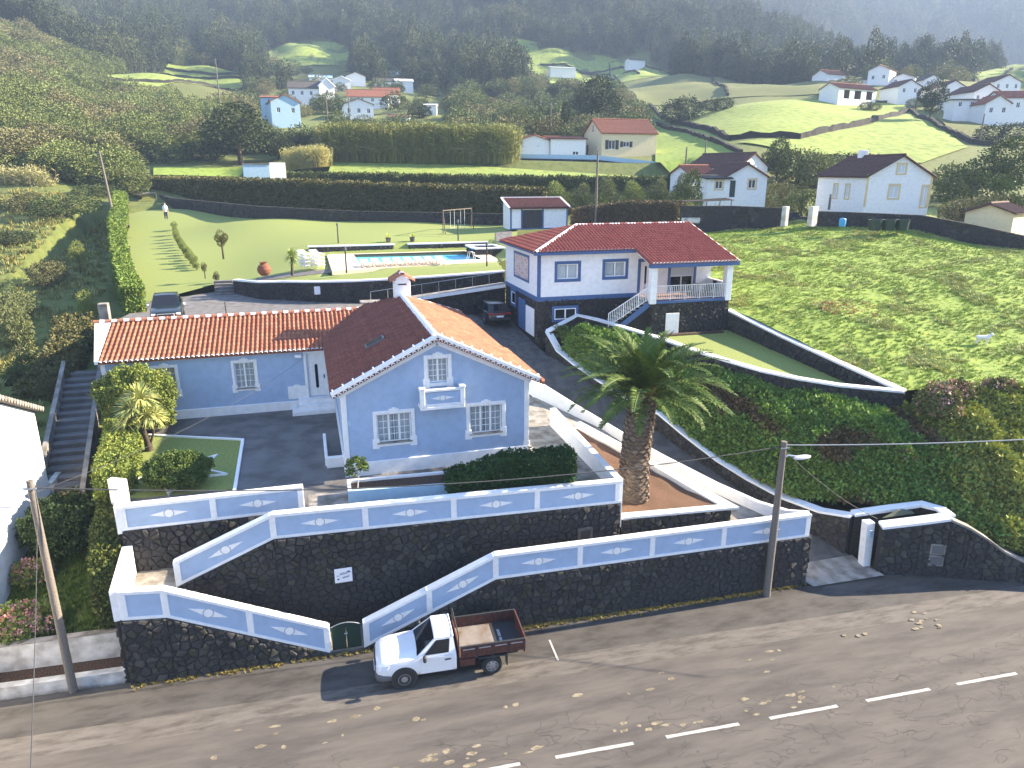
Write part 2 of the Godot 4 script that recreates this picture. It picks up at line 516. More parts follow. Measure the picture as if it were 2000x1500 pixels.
func plane_fit(pts: Array) -> Vector3:      # y = a + b x + c z by least squares
	var m := Vector3.ZERO
	for p in pts:
		m += p
	m /= pts.size()
	var xx := 0.0
	var xz := 0.0
	var zz := 0.0
	var xy := 0.0
	var zy := 0.0
	for p in pts:
		var d: Vector3 = p - m
		xx += d.x * d.x
		xz += d.x * d.z
		zz += d.z * d.z
		xy += d.x * d.y
		zy += d.z * d.y
	var det := xx * zz - xz * xz
	var b := (xy * zz - zy * xz) / det
	var c := (zy * xx - xy * xz) / det
	return Vector3(m.y - b * m.x - c * m.z, b, c)
func fitted(pts: Array, f: Vector3, x: float, z: float, soft: float) -> float:
	var w := 0.0
	var h := 0.0
	for p in pts:
		var k: float = 1.0 / pow((p.x - x) * (p.x - x) + (p.z - z) * (p.z - z) + soft, 2.0)
		w += k
		h += k * (p.y - f.x - f.y * p.x - f.z * p.z)
	return f.x + f.y * x + f.z * z + h / w
func front_ground(x: float, z: float) -> float:      # the ground round the house plots, under their pads
	if z > -26.2 or (z > -24.5 and x > -8.0):
		return -0.5
	if x < -8.0 - (-z - 24.0) * 0.17:
		return left_slope(x, z)
	if x > 30.0:
		return pasture_h(x, z) - 0.3 if z < pasture_edge(x) - 0.6 else -0.6
	return -1.0
func left_slope(x: float, z: float) -> float:
	var d := -z - 25.0
	return 0.6 + maxf(0.0, d) * 0.27 + maxf(0.0, -x - 14.0) * 0.04
const PAST := [[1425, 605, 8.45], [1765, 762, 6.5], [2000, 742, 6.3], [2300, 735, 6.2], [1700, 445, 12.2], [1400, 432, 11.6], [2000, 470, 11.2], [2300, 500, 11.0], [1900, 650, 7.7], [1600, 600, 8.9], [1500, 520, 10.2], [1800, 540, 9.8], [1640, 690, 7.3]]
var past_pts := []
func pasture_h(x: float, z: float) -> float:
	if past_pts.is_empty():
		for q in PAST:
			past_pts.append(at(q[0], q[1], q[2]))
		past_fit = plane_fit(past_pts)
	return fitted(past_pts, past_fit, x, z, 40.0) + nz.get_noise_2d(x * 7.0, z * 7.0) * 0.18
func pasture_edge(x: float) -> float:
	return -28.0 + (x - 28.8) * 0.16
func ground(x: float, z: float) -> float:
	if z > -50.0 and x > -70.0 and x < 80.0:
		var f := front_ground(x, z)
		if z < -44.0 and (x < -14.0 or x > 30.0):
			return lerpf(f, under_site(x, z), (-44.0 - z) / 6.0)
		return f
	return under_site(x, z)
func under_site(x: float, z: float) -> float:
	var y := land(x, z)
	var D := -(sin(YAW) * x + cos(YAW) * z)
	var sx := (cos(YAW) * x - sin(YAW) * z) / maxf(D, 1.0)
	if D > 96.0 and D < 121.0 and sx > -0.3 and sx < 0.24:
		y -= 1.6
	if z > -100.0 and x > -25.0 and x < 32.0:
		y = minf(y, lawn_h(x, z)) - 0.7
		if z > -70.0 and x > -16.0 and x < 28.0:
			y = minf(y, 6.6)
	elif z > -85.0 and x >= 32.0 and x < 80.0:
		y = minf(y, pasture_h(x, z)) - 0.5
	return y
func drape(poly: PackedVector2Array, step: float, h: Callable, lift: float) -> MB:   # a sheet over an outline on plan
	var b := MB.new()
	var lo := poly[0]
	var hi := poly[0]
	for p in poly:
		lo = lo.min(p)
		hi = hi.max(p)
	var known := {}
	var f := func(q: Vector2) -> Vector3:
		if not known.has(q):
			known[q] = Vector3(q.x, h.call(q.x, q.y) + lift, q.y)
		return known[q]
	var nx := ceili((hi.x - lo.x) / step)
	var ny := ceili((hi.y - lo.y) / step)
	for i in nx:
		for j in ny:
			var a := lo + Vector2(i, j) * step
			var cell := PackedVector2Array([a, a + Vector2(step, 0), a + Vector2(step, step), a + Vector2(0, step)])
			for piece in Geometry2D.intersect_polygons(cell, poly):
				if piece.size() == 4 and Geometry2D.is_polygon_clockwise(piece):
					pass
				var id := Geometry2D.triangulate_polygon(piece)
				for k in range(0, id.size(), 3):
					var p: Vector3 = f.call(piece[id[k]])
					var q: Vector3 = f.call(piece[id[k + 1]])
					var r: Vector3 = f.call(piece[id[k + 2]])
					if (q - p).cross(r - p).y < 0:
						b.tri(p, r, q)
					else:
						b.tri(p, q, r)
	smooth(b)
	return b
func smooth(b: MB) -> void:      # average the normals of corners that share a place
	var sum := {}
	for i in b.v.size():
		var k := b.v[i].snapped(Vector3.ONE * 0.001)
		sum[k] = sum.get(k, Vector3.ZERO) + b.n[i]
	for i in b.v.size():
		b.n[i] = sum[b.v[i].snapped(Vector3.ONE * 0.001)].normalized()
func plan(pts: Array) -> PackedVector2Array:
	var r := PackedVector2Array()
	for p in pts:
		r.append(Vector2(p[0], p[1]) if p is Array else Vector2(p.x, p.z) if p is Vector3 else p)
	return r
func pad(pts: Array, y0: float, y1: float) -> MB:
	var b := MB.new()
	var q := []
	for p in plan(pts):
		q.append(Vector3(p.x, y0, p.y))
	b.extr(q, Vector3(0, y1 - y0, 0))
	return b

# ---------------------------------------------------------------- stone facing: each stone its own piece
func clip_half(p: Array, m: Vector2, d: Vector2) -> Array:      # keep the side of m that d points away from
	var r := []
	for i in p.size():
		var a: Vector2 = p[i]
		var b: Vector2 = p[(i + 1) % p.size()]
		var da := (a - m).dot(d)
		var db := (b - m).dot(d)
		if da <= 0:
			r.append(a)
		if (da < 0 and db > 0) or (da > 0 and db < 0):
			r.append(a.lerp(b, da / (da - db)))
	return r
func stones(parent: Node, o: Vector3, u: Vector3, n: Vector3, outline: PackedVector2Array, size: float, most := 300, called := "stone", skip := []) -> void:
	# outline in metres along u and up from o; n points out of the wall
	var lo := outline[0]
	var hi := outline[0]
	for p in outline:
		lo = lo.min(p)
		hi = hi.max(p)
	var sx := size * 1.22
	var sy := size * 0.84
	var nx := int((hi.x - lo.x) / sx) + 5
	var ny := int((hi.y - lo.y) / sy) + 5
	var site := []
	for j in ny:
		var row := []
		for i in nx:
			row.append(lo + Vector2((i - 2 + 0.5 * (j % 2)) * sx, (j - 2) * sy) + Vector2(rng.randf_range(-0.48, 0.48) * sx, rng.randf_range(-0.48, 0.48) * sy))
		site.append(row)
	var all := []
	var eye := Vector3(0, EYE, 0)
	for j in range(1, ny - 1):
		for i in range(1, nx - 1):
			var s: Vector2 = site[j][i]
			if s.x < lo.x - sx or s.x > hi.x + sx or s.y < lo.y - sy or s.y > hi.y + sy:
				continue
			var cell := [s + Vector2(-sx, -sy) * 1.4, s + Vector2(sx, -sy) * 1.4, s + Vector2(sx, sy) * 1.4, s + Vector2(-sx, sy) * 1.4]
			for dj in range(-2, 3):
				for di in range(-2, 3):
					if (di == 0 and dj == 0) or j + dj < 0 or j + dj >= ny or i + di < 0 or i + di >= nx:
						continue
					var q: Vector2 = site[j + dj][i + di]
					cell = clip_half(cell, (s + q) / 2.0, q - s)
					if cell.size() < 3:
						break
				if cell.size() < 3:
					break
			if cell.size() < 3:
				continue
			for piece in Geometry2D.intersect_polygons(PackedVector2Array(cell), outline):
				var mid := Vector2.ZERO
				for p in piece:
					mid += p
				mid /= piece.size()
				var bad := false
				for k in skip:
					if k.has_point(mid):
						bad = true
				if bad or piece.size() < 3:
					continue
				all.append([mid, piece, eye.distance_to(o + u * mid.x + Vector3(0, mid.y, 0))])
	all.sort_custom(func(a, b): return a[2] < b[2])
	var rest := MB.new()
	for k in all.size():
		var b := rest if k >= most else MB.new()
		var mid: Vector2 = all[k][0]
		var piece: PackedVector2Array = all[k][1]
		if Geometry2D.is_polygon_clockwise(piece):
			piece.reverse()
		var c3 := o + u * mid.x + Vector3(0, mid.y, 0)
		var out := rng.randf_range(0.015, 0.085)
		var tilt := Vector2(rng.randf_range(-0.25, 0.25), rng.randf_range(-0.25, 0.25))
		var rings := [[], [], []]
		for p in piece:
			var d := p - mid
			var e := d * (1.0 - 0.018 / maxf(0.05, d.length()))
			for r in 3:
				var f: Vector2 = [e, e * 0.97, e * rng.randf_range(0.6, 0.88)][r]
				var dpt: float = [-0.03, out * 0.45, out + f.dot(tilt)][r]
				rings[r].append(c3 + u * f.x + Vector3(0, f.y, 0) + n * dpt)
		var turn := u.cross(Vector3.UP).dot(n) < 0
		for r in 2:
			for i in piece.size():
				var i2 := (i + 1) % piece.size()
				if turn:
					b.quad(rings[r][i], rings[r + 1][i], rings[r + 1][i2], rings[r][i2])
				else:
					b.quad(rings[r][i], rings[r][i2], rings[r + 1][i2], rings[r + 1][i])
		var top := c3 + n * (out + 0.012)
		for i in piece.size():
			var i2 := (i + 1) % piece.size()
			if turn:
				b.tri(top, rings[2][i2], rings[2][i])
			else:
				b.tri(top, rings[2][i], rings[2][i2])
		if k < most:
			obj(called, b, M["lava_%d" % rng.randi_range(0, 4)], parent)
	if all.size() > most:
		stuff(obj(called + "s", rest, M.lava_1, parent))
func stone_wall(root: Node, pts: Array, bottoms: Array, size := 0.34, side := 1.0, thick := 0.4, most := 300) -> void:
	# pts: top line of the stonework; side 1 = the face to the left of the walking direction is the stone one
	var bk := MB.new()
	var dn := []
	for i in pts.size():
		dn.append(pts[i].y - bottoms[i])
	bk.sweep(pts, thick, dn, 0.0)
	obj("core", bk, M.mortar, root)
	var total := 0.0
	for i in pts.size() - 1:
		total += pts[i].distance_to(pts[i + 1])
	for i in pts.size() - 1:
		var a: Vector3 = pts[i]
		var b: Vector3 = pts[i + 1]
		var u := Vector3(b.x - a.x, 0, b.z - a.z)
		var L := u.length()
		if L < 0.05:
			continue
		u /= L
		var n := Vector3(u.z, 0, -u.x) * side      # left of the walk when side is 1
		var base := minf(bottoms[i], bottoms[i + 1])
		var o := Vector3(a.x, base, a.z) + n * (thick / 2)
		var outl := PackedVector2Array([Vector2(0, bottoms[i] - base), Vector2(L, bottoms[i + 1] - base), Vector2(L, b.y - base), Vector2(0, a.y - base)])
		stones(root, o, u, n, outl, size, ceili(most * a.distance_to(b) / total))

# ---------------------------------------------------------------- roofs of barrel tiles
var tile_mb: MB
var tile_mesh: Mesh
func make_tile(w: float, l: float) -> MB:
	var b := MB.new()
	var prof := []
	var k := 9
	for i in k + 1:
		var s := float(i) / k
		var y := 0.0
		if s < 0.30:
			y = 0.004 + 0.012 * absf(s - 0.14) / 0.16
		else:
			y = 0.010 + 0.085 * sin(PI * (s - 0.30) / 0.70)
		prof.append(Vector2(s * w * 1.03, y))
	var lines := []
	for e in [[0.0, 0.022], [0.0, 0.034], [l * 1.12, 0.0]]:
		var ln := []
		for p in prof:
			ln.append(Vector3(p.x, p.y + e[1], -e[0]))
		lines.append(ln)
	for i in k:
		b.quad(lines[0][i], lines[0][i + 1], lines[1][i + 1], lines[1][i])
		var nn := []
		for q in [i, i + 1]:
			var t: Vector2 = (prof[mini(q + 1, k)] - prof[maxi(q - 1, 0)]).normalized()
			nn.append(Vector3(-t.y, t.x, 0))
		b.tris(lines[1][i], lines[1][i + 1], lines[2][i + 1], nn[0], nn[1], nn[1])
		b.tris(lines[1][i], lines[2][i + 1], lines[2][i], nn[0], nn[1], nn[0])
	return b
func tile_roof(parent: Node, o: Vector3, u: Vector3, s: Vector3, w: float, l: float, outline: PackedVector2Array, kind: String, most := 300) -> void:
	# o: a corner at the eave; u along the eave; s up the slope; outline in metres along u and s
	var t := make_tile(w, l)
	var mesh := t.mesh()
	var lo := outline[0]
	var hi := outline[0]
	for p in outline:
		lo = lo.min(p)
		hi = hi.max(p)
	var nrm := u.cross(-s).normalized() * -1.0
	if nrm.y < 0:
		nrm = -nrm
	var bs := Basis(u, nrm, -s)
	var list := []
	for i in int((hi.x - lo.x) / w + 0.5):
		for j in int((hi.y - lo.y) / l + 0.5):
			var c := Vector2(lo.x + (i + 0.5) * w, lo.y + (j + 0.5) * l)
			if Geometry2D.is_point_in_polygon(c, outline):
				var p := o + u * (lo.x + i * w) + s * (lo.y + j * l)
				list.append([p + u * rng.randf_range(-0.004, 0.004), p.distance_to(Vector3(0, EYE, 0))])
	list.sort_custom(func(a, b): return a[1] < b[1])
	var deck := MB.new()
	var q := []
	for p in outline:
		q.append(o + u * p.x + s * p.y - nrm * 0.004)
	deck.extr(q, -nrm * 0.1)
	obj("roof_deck", deck, M[kind + "_2"], parent)
	var rest := []
	for i in 4:
		rest.append(MB.new())
	for i in list.size():
		var k := rng.randi_range(0, 3)
		var tf := Transform3D(bs.rotated(nrm, rng.randf_range(-0.012, 0.012)), list[i][0])
		if i < most:
			put("roof_tile", mesh, M[kind + "_%d" % k], parent, tf)
		else:
			rest[k].add(t, tf)
	for k in 4:
		if rest[k].v.size():
			stuff(obj("roof_tiles", rest[k], M[kind + "_%d" % k], parent))
func ridge(parent: Node, a: Vector3, b: Vector3, mats: Array, r := 0.13, l := 0.42, called := "ridge_tile") -> void:
	var d := (b - a)
	var n := maxi(1, int(d.length() / l))
	var f := d.normalized()
	var sd := f.cross(Vector3.UP).normalized()
	var up := sd.cross(f)
	var m := MB.new()
	var k := 8
	var ll := d.length() / n
	for i in k:
		var a0 := PI * i / k
		var a1 := PI * (i + 1) / k
		var g0 := Vector3(-cos(a0), sin(a0) * 0.8, 0)
		var g1 := Vector3(-cos(a1), sin(a1) * 0.8, 0)
		var e := Vector3(0, 0, -ll * 1.08)
		m.tris(g0 * r, g1 * r, g1 * r * 0.86 + e, g0, g1, g1)
		m.tris(g0 * r, g1 * r * 0.86 + e, g0 * r * 0.86 + e, g0, g1, g0)
		m.quad(g0 * r * 0.8, g1 * r * 0.8, g1 * r, g0 * r)
	var mesh := m.mesh()
	for i in n:
		put(called, mesh, M[mats[i % mats.size()]], parent, Transform3D(Basis(sd, up, -f), a + f * ll * i))

# ---------------------------------------------------------------- walls with openings, windows
func wall_face(b: MB, o: Vector3, u: Vector3, outline: PackedVector2Array, holes: Array, reveal := 0.16) -> void:
	# outline and holes (Rect2) in metres along u and up; the face looks to u x up
	var n := u.cross(Vector3.UP).normalized()
	var f := func(p: Vector2, d := 0.0) -> Vector3: return o + u * p.x + Vector3(0, p.y, 0) - n * d
	var xs := [-1000.0, 1000.0]
	var ys := [-1000.0, 1000.0]
	for h in holes:
		xs.append(h.position.x)
		xs.append(h.end.x)
		ys.append(h.position.y)
		ys.append(h.end.y)
	xs.sort()
	ys.sort()
	for i in xs.size() - 1:
		for j in ys.size() - 1:
			var r := Rect2(xs[i], ys[j], xs[i + 1] - xs[i], ys[j + 1] - ys[j])
			if r.size.x < 0.001 or r.size.y < 0.001:
				continue
			var hole := false
			for h in holes:
				if h.has_point(r.get_center()):
					hole = true
			if hole:
				continue
			for piece in Geometry2D.intersect_polygons(PackedVector2Array([r.position, Vector2(r.end.x, r.position.y), r.end, Vector2(r.position.x, r.end.y)]), outline):
				var id := Geometry2D.triangulate_polygon(piece)
				for k in range(0, id.size(), 3):
					var p: Vector3 = f.call(piece[id[k]])
					var q: Vector3 = f.call(piece[id[k + 1]])
					var w: Vector3 = f.call(piece[id[k + 2]])
					if (q - p).cross(w - p).dot(n) < 0:
						b.tri(p, w, q)
					else:
						b.tri(p, q, w)
	for h in holes:
		var c := [h.position, Vector2(h.end.x, h.position.y), h.end, Vector2(h.position.x, h.end.y)]
		for i in 4:
			b.quad(f.call(c[i], reveal), f.call(c[(i + 1) % 4], reveal), f.call(c[(i + 1) % 4]), f.call(c[i]))
func frame_at(o: Vector3, u: Vector3) -> Transform3D:      # x along u, y up, z out of the wall
	return Transform3D(Basis(u, Vector3.UP, u.cross(Vector3.UP)), o)
func window(root: Node, o: Vector3, u: Vector3, r: Rect2, leaves: int, cols: int, rows: int, frame: String, back: String, depth := 0.12, curtains := true) -> Node:
	# a window in the opening r: frame > one pane per light, glazing bars; curtain behind
	var t := frame_at(o + u * r.position.x + Vector3(0, r.position.y, 0) - u.cross(Vector3.UP) * depth, u)
	var w := r.size.x
	var h := r.size.y
	var b := MB.new()
	var fr := 0.06
	b.bbox(Vector3(0, 0, -0.03), Vector3(fr, h, 0.03), 0.008, t)
	b.bbox(Vector3(w - fr, 0, -0.03), Vector3(w, h, 0.03), 0.008, t)
	b.bbox(Vector3(fr, 0, -0.03), Vector3(w - fr, fr, 0.03), 0.008, t)
	b.bbox(Vector3(fr, h - fr, -0.03), Vector3(w - fr, h, 0.03), 0.008, t)
	var lw := (w - 2 * fr) / leaves
	for i in range(1, leaves):
		b.bbox(Vector3(fr + i * lw - 0.045, fr, -0.025), Vector3(fr + i * lw + 0.045, h - fr, 0.035), 0.008, t)
	var wn := obj("window", b, M[frame], root)
	var bars := MB.new()
	for i in leaves:
		for c in range(1, cols):
			var x := fr + i * lw + lw * c / cols
			bars.box(Vector3(x - 0.011, fr, -0.012), Vector3(x + 0.011, h - fr, 0.016), t)
		for q in range(1, rows):
			var y := fr + (h - 2 * fr) * q / rows
			bars.box(Vector3(fr + i * lw + 0.03, y - 0.011, -0.011), Vector3(fr + (i + 1) * lw - 0.03, y + 0.011, 0.015), t)
		for c in cols:
			for q in rows:
				var p := MB.new()
				var x0 := fr + i * lw + lw * c / cols
				var y0 := fr + (h - 2 * fr) * q / rows
				p.box(Vector3(x0 + 0.006, y0 + 0.006, -0.004), Vector3(x0 + lw / cols - 0.006, y0 + (h - 2 * fr) / rows - 0.006, 0.002), t)
				obj("pane", p, M.glass if back != "" else M.glass_dark, wn)
	if bars.v.size():
		obj("glazing_bars", bars, M[frame], wn)
	if back != "":
		var k := MB.new()
		k.quad(t * Vector3(0, 0, -1.6), t * Vector3(w, 0, -1.6), t * Vector3(w, h, -1.6), t * Vector3(0, h, -1.6))
		for e in [[Vector3(0, 0, 0), Vector3(w, 0, 0)], [Vector3(w, 0, 0), Vector3(w, h, 0)], [Vector3(w, h, 0), Vector3(0, h, 0)], [Vector3(0, h, 0), Vector3(0, 0, 0)]]:
			k.quad(t * (e[0] + Vector3(0, 0, -1.6)), t * (e[1] + Vector3(0, 0, -1.6)), t * (e[1] + Vector3(0, 0, -0.04)), t * (e[0] + Vector3(0, 0, -0.04)))
		obj("room_recess", k, M.room, wn)
		if curtains:
			for sd in [0, 1]:
				var cb := MB.new()
				var x0 := 0.03 if sd == 0 else w * 0.55
				var x1 := w * 0.45 if sd == 0 else w - 0.03
				var n := 14
				for i in n:
					var xa := lerpf(x0, x1, float(i) / n)
					var xb := lerpf(x0, x1, float(i + 1) / n)
					var za := -0.13 + 0.025 * sin(i * 1.9)
					var zb := -0.13 + 0.025 * sin((i + 1) * 1.9)
					cb.quad(t * Vector3(xa, 0, za), t * Vector3(xb, 0, zb), t * Vector3(xb, h, zb), t * Vector3(xa, h, za))
				obj("curtain", cb, M[back], wn)
	return wn
func surround(root: Node, o: Vector3, u: Vector3, r: Rect2, w := 0.14, m := "white_paint", fancy := true, sill := true) -> void:
	# raised band round an opening, with ears at the sill and a crest at the head
	var t := frame_at(o, u)
	var b := MB.new()
	var z := 0.045
	var a := r.position
	var e := r.end
	b.bbox(Vector3(a.x - w, a.y - w, -0.02), Vector3(a.x, e.y + w, z), 0.012, t)
	b.bbox(Vector3(e.x, a.y - w, -0.02), Vector3(e.x + w, e.y + w, z), 0.012, t)
	b.bbox(Vector3(a.x, e.y, -0.02), Vector3(e.x, e.y + w, z), 0.012, t)
	b.bbox(Vector3(a.x, a.y - w, -0.02), Vector3(e.x, a.y, z), 0.012, t)
	if fancy:
		b.bbox(Vector3(a.x - w - 0.06, a.y - w - 0.08, -0.02), Vector3(a.x + 0.08, a.y + 0.22, z - 0.006), 0.012, t)
		b.bbox(Vector3(e.x - 0.08, a.y - w - 0.08, -0.02), Vector3(e.x + w + 0.06, a.y + 0.22, z - 0.006), 0.012, t)
		var c := r.get_center().x
		b.bbox(Vector3(c - 0.22, e.y + w - 0.01, -0.02), Vector3(c + 0.22, e.y + w + 0.07, z - 0.004), 0.02, t)
		b.bbox(Vector3(c - 0.10, e.y + w + 0.05, -0.02), Vector3(c + 0.10, e.y + w + 0.12, z - 0.008), 0.02, t)
	obj("window_surround", b, M[m], root)
	if sill:
		var s := MB.new()
		s.bbox(Vector3(a.x - 0.02, a.y - 0.03, -0.1), Vector3(e.x + 0.02, a.y + 0.025, z + 0.05), 0.01, t)
		obj("sill", s, M.concrete, root)

# ---------------------------------------------------------------- foliage
var clump: Mesh
var blade: Mesh
var reed: Mesh
func make_clumps() -> void:
	var r := RandomNumberGenerator.new()
	r.seed = 5
	var b := MB.new()
	b.tinted = true
	for i in 16:
		var d := Vector3(r.randfn(), r.randfn(), r.randfn()).normalized()
		leaf(b, d * r.randf_range(0.3, 1.0), (d + Vector3(r.randf_range(-0.7, 0.7), r.randf_range(-0.3, 0.9), r.randf_range(-0.7, 0.7))).normalized(), r.randf_range(0.55, 0.95), r.randf_range(0.26, 0.4), r, g(r.randf_range(0.75, 1.1)))
	clump = b.mesh()
	b = MB.new()
	b.tinted = true
	for i in 12:
		var a := r.randf() * TAU
		var p := Vector3(cos(a), 0, sin(a)) * r.randf_range(0.0, 0.5)
		var q := p + Vector3(cos(a), 0, sin(a)) * r.randf_range(0.1, 0.7) + Vector3(0, r.randf_range(0.55, 1.0), 0)
		var w := Vector3(-sin(a), 0, cos(a)) * 0.07
		b.col = g(r.randf_range(0.75, 1.1))
		var m := p.lerp(q, 0.5) + Vector3(0, 0.12, 0)
		b.quad(p - w, p + w, m + w * 0.8, m - w * 0.8)
		b.tri(m - w * 0.8, m + w * 0.8, q)
	blade = b.mesh()
	b = MB.new()
	b.tinted = true
	for i in 14:
		var a := r.randf() * TAU
		var p := Vector3(cos(a), 0, sin(a)) * r.randf_range(0.0, 0.3)
		var q := p + Vector3(r.randf_range(-0.12, 0.12), r.randf_range(0.75, 1.0), r.randf_range(-0.12, 0.12))
		b.col = Color(1.0, 0.95, 0.72) * r.randf_range(0.8, 1.05)
		b.quad(p + Vector3(-0.006, 0, 0), p + Vector3(0.006, 0, 0), q + Vector3(0.004, 0, 0), q - Vector3(0.004, 0, 0))
		for k in 12:
			var s := p.lerp(q, r.randf_range(0.25, 1.0))
			var c := r.randf() * TAU
			leaf(b, s, Vector3(cos(c), r.randf_range(0.3, 1.2), sin(c)).normalized(), r.randf_range(0.12, 0.2), 0.011, r, g(r.randf_range(0.8, 1.1)))
	reed = b.mesh()
func leaf(b: MB, p: Vector3, d: Vector3, l: float, w: float, r: RandomNumberGenerator, c: Color) -> void:
	var s := d.cross(Vector3(r.randfn(), r.randfn(), r.randfn())).normalized() * w
	b.col = c
	var m := p + d * l * 0.45
	var e := p + d * l + Vector3(0, -0.12 * l, 0)
	b.tri(p, m + s, m - s)
	b.tri(m - s, m + s, e)
func tint(base: Color, v := 0.18) -> Color:
	var k := 1.0 + rng.randf_range(-v, v)
	var y := rng.randf_range(-0.10, 0.14)
	k *= 1.6
	return Color(base.r * k * (1.0 + y), base.g * k, base.b * k * (1.0 - y))
func leafage(parent: Node, pts: Array, size: float, base: Color, v := 0.2, called := "foliage", mesh: Mesh = null, flat_top := false) -> void:
	var xs := []
	var cs := []
	for p in pts:
		var k := size * rng.randf_range(0.7, 1.35)
		var bs := Basis.from_euler(Vector3(rng.randf() * TAU, rng.randf() * TAU, rng.randf() * TAU)) if not flat_top else Basis(Vector3.UP, rng.randf() * TAU)
		xs.append(Transform3D(bs.scaled(Vector3(k, k, k)), p))
		cs.append(tint(base, v))
	swarm(called, parent, mesh if mesh else clump, M.leaf, xs, cs)
func lump(b: MB, c: Vector3, r: Vector3, sd: int, rough := 0.22, k := 8) -> void:      # an uneven rounded mass
	var f := func(i: int, j: int) -> Vector3:
		var th := PI * i / k
		var ph := TAU * (j % (2 * k)) / (2 * k)
		var d := Vector3(sin(th) * cos(ph), cos(th), sin(th) * sin(ph))
		return c + d * r * (1.0 + rough * nz.get_noise_3d(d.x * 90 + sd * 37.0, d.y * 90, d.z * 90) * 2.0)
	for i in k:
		for j in 2 * k:
			if i > 0:
				b.tri(f.call(i, j), f.call(i, j + 1), f.call(i + 1, j))
			if i < k - 1:
				b.tri(f.call(i, j + 1), f.call(i + 1, j + 1), f.call(i + 1, j))
func on_lump(c: Vector3, r: Vector3, sd: int, n: int, rough := 0.22, low := -0.7) -> Array:
	var out := []
	while out.size() < n:
		var d := Vector3(rng.randfn(), rng.randfn(), rng.randfn()).normalized()
		if d.y < low:
			continue
		out.append(c + d * r * rng.randf_range(0.9, 1.06) * (1.0 + rough * nz.get_noise_3d(d.x * 90 + sd * 37.0, d.y * 90, d.z * 90) * 2.0))
	return out
func crown_mesh(lobes: Array, leaves: int, lsize: float, sd: int, thin := 0.35) -> ArrayMesh:
	# leaf-sized faces spread through lobes [[centre, radius]...]; unit colour, tinted by the copy
	var r := RandomNumberGenerator.new()
	r.seed = sd
	var b := MB.new()
	b.tinted = true
	for lb in lobes:
		var c: Vector3 = lb[0]
		var rad: Vector3 = lb[1]
		for i in leaves:
			var d := Vector3(r.randfn(), r.randfn(), r.randfn()).normalized()
			var p := c + d * rad * pow(r.randf_range(thin, 1.0), 0.4) * (0.85 + 0.3 * absf(nz.get_noise_3d(d.x * 120, d.y * 120 + sd * 31, d.z * 120)) * 2.0)
			leaf(b, p, (d + Vector3(r.randf_range(-0.8, 0.8), r.randf_range(-0.5, 0.8), r.randf_range(-0.8, 0.8))).normalized(), lsize * r.randf_range(0.7, 1.3), lsize * 0.33, r, g(r.randf_range(0.72, 1.12)))
	return b.mesh()
func hedge(called: String, label: String, line: Array, w: float, tops: Array, bottoms: Array, col: Color, size := 0.16, dense := 26.0, group := "", cat := "hedge") -> Node3D:
	# a clipped hedge along a line on plan
	var root := thing(called, label, cat, Vector3.ZERO, 0.0, group)
	var b := MB.new()
	b.tinted = true
	b.col = Color(col.r * 1.6, col.g * 1.6, col.b * 1.6)
	var top := []
	var dn := []
	for i in line.size():
		top.append(Vector3(line[i].x, tops[i] - size * 1.3, line[i].y))
		dn.append(tops[i] - bottoms[i])
	b.sweep(top, maxf(0.2, w - size * 2.6), dn)
	obj("foliage_core", b, M.core, root)  # solid core under the leaves, added to block light
	var pts := []
	for i in line.size() - 1:
		var a: Vector2 = line[i]
		var d: Vector2 = line[i + 1] - a
		var L := d.length()
		var sd := Vector2(-d.y, d.x) / L
		var hgt: float = (tops[i] + tops[i + 1] - bottoms[i] - bottoms[i + 1]) / 2.0
		var n := int(L * (w + 2 * hgt) * dense)
		for k in n:
			var s := rng.randf()
			var q := rng.randf() * (w + 2 * hgt)
			var y0 := lerpf(bottoms[i], bottoms[i + 1], s)
			var y1 := lerpf(tops[i], tops[i + 1], s)
			var p := a + d * s
			var wob := nz.get_noise_2d(p.x * 25, p.y * 25) * 0.25
			var c: Vector3
			if q < w:
				var o := sd * (q - w / 2)
				c = Vector3(p.x + o.x, y1 + wob * 0.5, p.y + o.y)
			else:
				var side := 1.0 if q < w + hgt else -1.0
				var f := fmod(q - w, hgt) / hgt
				var o := sd * side * (w / 2 + nz.get_noise_2d(p.x * 25 + 50, f * 60) * 0.2)
				c = Vector3(p.x + o.x, lerpf(y0, y1 + wob * 0.5, f), p.y + o.y)
			pts.append(c + Vector3(rng.randfn(), rng.randfn(), rng.randfn()) * size * 0.25)
	for e in [0, line.size() - 1]:      # leaves on both ends
		var d: Vector2 = (line[1] - line[0]) if e == 0 else (line[e] - line[e - 1])
		d = d.normalized()
		var sd := d.orthogonal()
		for k in int(w * (tops[e] - bottoms[e]) * dense):
			var p: Vector2 = line[e] + sd * rng.randf_range(-0.5, 0.5) * w + d * (-0.05 if e == 0 else 0.05)
			pts.append(Vector3(p.x, rng.randf_range(bottoms[e], tops[e]), p.y) + Vector3(rng.randfn(), rng.randfn(), rng.randfn()) * size * 0.25)
	leafage(root, pts, size, col)
	return root
func shrub(called: String, label: String, cat: String, lobes: Array, col: Color, size: float, n: int, group := "") -> Node3D:
	var root := thing(called, label, cat, Vector3.ZERO, 0.0, group)
	var b := MB.new()
	b.tinted = true
	b.col = Color(col.r * 1.6, col.g * 1.6, col.b * 1.6)
	var pts := []
	var sd := rng.randi_range(0, 900)
	for lb in lobes:
		lump(b, lb[0], lb[1] * 0.86, sd)
		pts.append_array(on_lump(lb[0], lb[1], sd, n))
		sd += 1
	obj("foliage_core", b, M.core, root)  # solid lumps inside the leaves, added to keep light from passing
	leafage(root, pts, size, col)
	return root

